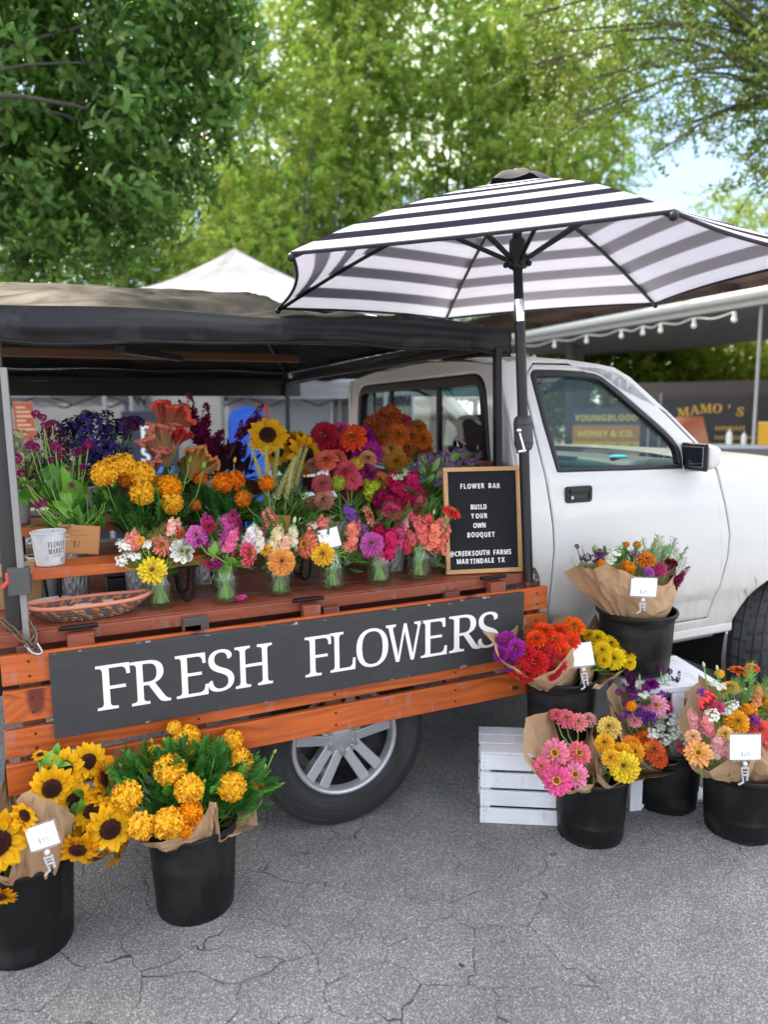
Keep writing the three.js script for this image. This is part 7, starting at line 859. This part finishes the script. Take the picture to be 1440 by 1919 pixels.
function tree(name, label, category, base, trunkR, fork, clumps, o) {
  const t = thing(name, label, category, base), q = rng(o.seed), L = p => p.clone().sub(base);
  const f2 = fork.clone(); part('trunk', taper([V(0, -.05, 0), L(base.clone().lerp(fork, .5).add(V(trunkR * .6, 0, trunkR * .5))), L(fork)], trunkR, trunkR * .62, 12, 10), BARK, t);
  const lb = new MB(); for (const c of clumps) { if (o.noLimb && q() < o.noLimb) continue; const m = fork.clone().lerp(c.c, .5).add(V((q() - .5) * .4, .25 + .3 * q(), (q() - .5) * .4).multiplyScalar(fork.distanceTo(c.c) * .35)); lb.add(taper([L(fork), L(m), L(c.c)], trunkR * (.16 + .22 * q()) * (o.thin ?? 1), .008, 10, 6)); for (let k = 0; k < (o.sub ?? 3); k++) { const d = V(q() - .5, q() - .35, q() - .5).normalize(), e = c.c.clone().addScaledVector(d, c.r * .95), s = m.clone().lerp(c.c, .3 + .6 * q()); lb.add(taper([L(s), L(s.clone().lerp(e, .5).add(V(0, .08 * c.r, 0))), L(e)], (trunkR * .05 + .006) * (o.thin ?? 1), .004, 6, 4)); } }
  part('limbs', lb.build(), BARK, t);
  const per = o.per, tw = o.twigs, tot = clumps.reduce((a, c) => a + Math.round(per * (c.w ?? 1) * c.r * c.r), 0), each = tw.map(() => []); const mcol = new THREE.Color();
  for (const c of clumps) for (let k = 0, n = Math.round(per * (c.w ?? 1) * c.r * c.r); k < n; k++) { const y = 1 - 2 * q(), a = q() * 6.283, s = Math.sqrt(1 - y * y), d = V(s * Math.cos(a), y, s * Math.sin(a)), rad = c.r * Math.pow(q(), o.shell ?? .45) * (.8 + .4 * vnoise(d.x * 2 + c.c.x, d.y * 2 + d.z * 3, 720)); const p = c.c.clone().add(d.clone().multiply(V(1, o.flat ?? .8, 1)).multiplyScalar(rad)); const dir = d.clone().multiplyScalar(.8).add(V(q() - .5, q() - .5 + (o.droop ?? -.1), q() - .5)).normalize(); each[Math.floor(q() * tw.length)].push([p.sub(base), aim(dir, q() * 6.28), (o.scale ?? 1) * (.7 + .6 * q()), .72 + .5 * q() + (c.v ?? 0), q()]); }
  each.forEach((list, i) => { if (!list.length) return; const im = new THREE.InstancedMesh(tw[i], o.leaf, list.length); im.name = 'foliage'; im.userData.kind = 'stuff'; im.castShadow = im.receiveShadow = true; list.forEach(([p, qq, s, v, h], k) => { im.setMatrixAt(k, M4(p, qq, s)); im.setColorAt(k, mcol.setRGB(v * (.85 + .35 * h), v, v * (.8 + .2 * h))); }); t.add(im); });
  return t;
}
const pc = (a, dep, j = 0) => a.map(([x, y, rp, w, dd = 0]) => { const d = dep + dd; return { c: atD(x, y, d), r: rp * d / FPX, w }; });
const leafM = (c, tr, ro = .5, sp = .5) => new THREE.MeshPhysicalMaterial({ color: lin(...c), roughness: ro, vertexColors: true, transmission: tr, thickness: 0, specularIntensity: sp, side: THREE.DoubleSide });
{ // the near dark tree
  const tw = [twig(801, 11, .32, .10, .042, 1.5), twig(802, 9, .27, .11, .045, 1.7), twig(803, 13, .36, .092, .040, 1.4)];
  const cl = pc([[40, 40, 85], [150, 30, 85], [260, 40, 85], [350, 40, 70], [410, 40, 48], [70, 140, 85], [180, 130, 85], [290, 120, 80], [380, 120, 62], [425, 110, 34], [40, 240, 85], [150, 230, 85], [255, 215, 80], [345, 200, 62], [400, 190, 36], [70, 340, 80], [175, 330, 80], [270, 300, 65], [330, 290, 48], [40, 420, 70], [130, 410, 66], [215, 400, 58], [285, 380, 45], [250, 440, 30], [170, 455, 34], [80, 470, 36], [-70, 60, 100], [-80, 220, 100], [-70, 380, 90], [-60, -90, 110], [100, -100, 110], [260, -90, 100], [380, -60, 70], [430, 20, 35], [320, 350, 30], [385, 260, 22]].map(([x, y, r], k) => [x, y, r, 1, [0, .5, -.3, .3, -.15][k % 5]]), 6.1);
  tree('shade_tree', 'dark glossy leaved shade tree hanging over the upper left corner', 'tree', V(-2.6, 0, -7.4), .26, V(-1.9, 2.9, -6.6), cl, { seed: 81, per: 470, twigs: tw, leaf: leafM([.12, .27, .055], .5, .42, .4), droop: -.45, thin: .35, sub: 1, noLimb: .6, shell: .5 });
}
{ // bright airy trees behind the tents
  const tw = [twig(811, 16, .38, .085, .042, 2.2), twig(812, 14, .34, .09, .044, 2.4), twig(813, 18, .42, .08, .040, 2.0)];
  const field = (seed, x0, x1, y0, y1, n, r0, r1) => { const q = rng(seed), a = []; for (let k = 0; k < n; k++) a.push([lerp(x0, x1, (k % 6 + q()) / 6), lerp(y0, y1, (Math.floor(k / 6) + q()) / Math.ceil(n / 6)), lerp(r0, r1, q()), .55 + .9 * q(), (q() - .5) * 3]); return a; };
  const g1 = leafM([.43, .60, .13], .62, .6, .3), g2 = leafM([.34, .52, .12], .62, .6, .3), g3 = leafM([.40, .54, .14], .62, .6, .3);
  const mk = (lab, px, dep, f, leaf, seed, per) => { const b = atD(px, 900, dep); tree('feathery_tree', lab, 'tree', V(b.x, 0, b.z), .24, V(b.x + .2, 2.9, b.z), pc(f, dep), { seed, per, twigs: tw, leaf, noLimb: .7, sub: 2, thin: .5, shell: .6, droop: -.3 }); };
  mk('bright yellow green feathery tree behind the peaked white tent', 560, 15, field(91, 370, 740, -90, 560, 60, 50, 95), g1, 82, 115);
  mk('tall feathery tree with dark forked limbs above the striped umbrella', 800, 16.5, field(92, 600, 1020, -110, 520, 60, 50, 95), g2, 83, 130);
  mk('feathery tree whose crown ends against the open sky on the right', 1060, 15.5, field(93, 880, 1170, 30, 500, 48, 45, 85), g1, 84, 112);
  mk('olive toned feathery tree low behind the shade tree', 250, 17, field(94, -80, 560, 300, 600, 48, 55, 90), g2, 85, 190);
  mk('rounded green tree behind the porch posts', 1180, 19, field(95, 990, 1330, 620, 800, 26, 45, 75), leafM([.24, .36, .03], .5, .6, .3), 86, 190);
  mk('leafy tree beyond the plank fence at the right edge', 1400, 17.5, field(96, 1290, 1540, 610, 780, 24, 45, 75), leafM([.28, .40, .03], .5, .6, .3), 87, 190);
  mk('small yellow green treetop above the porch roof at the right edge', 1400, 22, field(97, 1330, 1470, 365, 470, 10, 30, 48), g3, 88, 85);
  mk('dense green tree closing the gap behind the far tents', 680, 21, field(98, 420, 980, 420, 760, 34, 55, 85), g2, 89, 90);
}
{ // sparse tree reaching in from the right
  const tw = [twig(821, 13, .34, .055, .026, 1.5), twig(822, 10, .30, .06, .027, 1.7)], q = rng(99), a = [[1420, 40, 80], [1330, 30, 75], [1230, 40, 70], [1130, 60, 60], [1040, 60, 48], [1000, 120, 40], [1390, 130, 70], [1290, 130, 66], [1190, 130, 55], [1100, 150, 45], [1440, 230, 60], [1370, 210, 50], [1300, 230, 40], [1240, 250, 32], [1060, 230, 30], [1150, 215, 30], [1440, 320, 42], [1400, 300, 26], [1500, 120, 90], [1510, -30, 110], [1380, -60, 100], [1250, -50, 80], [1120, -30, 60], [985, 30, 30], [1225, 290, 18], [1520, 260, 80]].map(([x, y, r], k) => [x, y, r, .5 + .6 * q(), (q() - .5) * 1.6]);
  const fk = atD(1560, 220, 7.6);
  tree('sparse_tree', 'sparse small leaved tree reaching across the sky from the right edge', 'tree', V(fk.x + .9, 0, fk.z + .4), .2, fk, pc(a, 7.4), { seed: 90, per: 620, twigs: tw, leaf: leafM([.27, .40, .09], .55, .5, .3), sub: 4, thin: .35, shell: .6, droop: -.1 });
}
renderer.render(scene, camera);
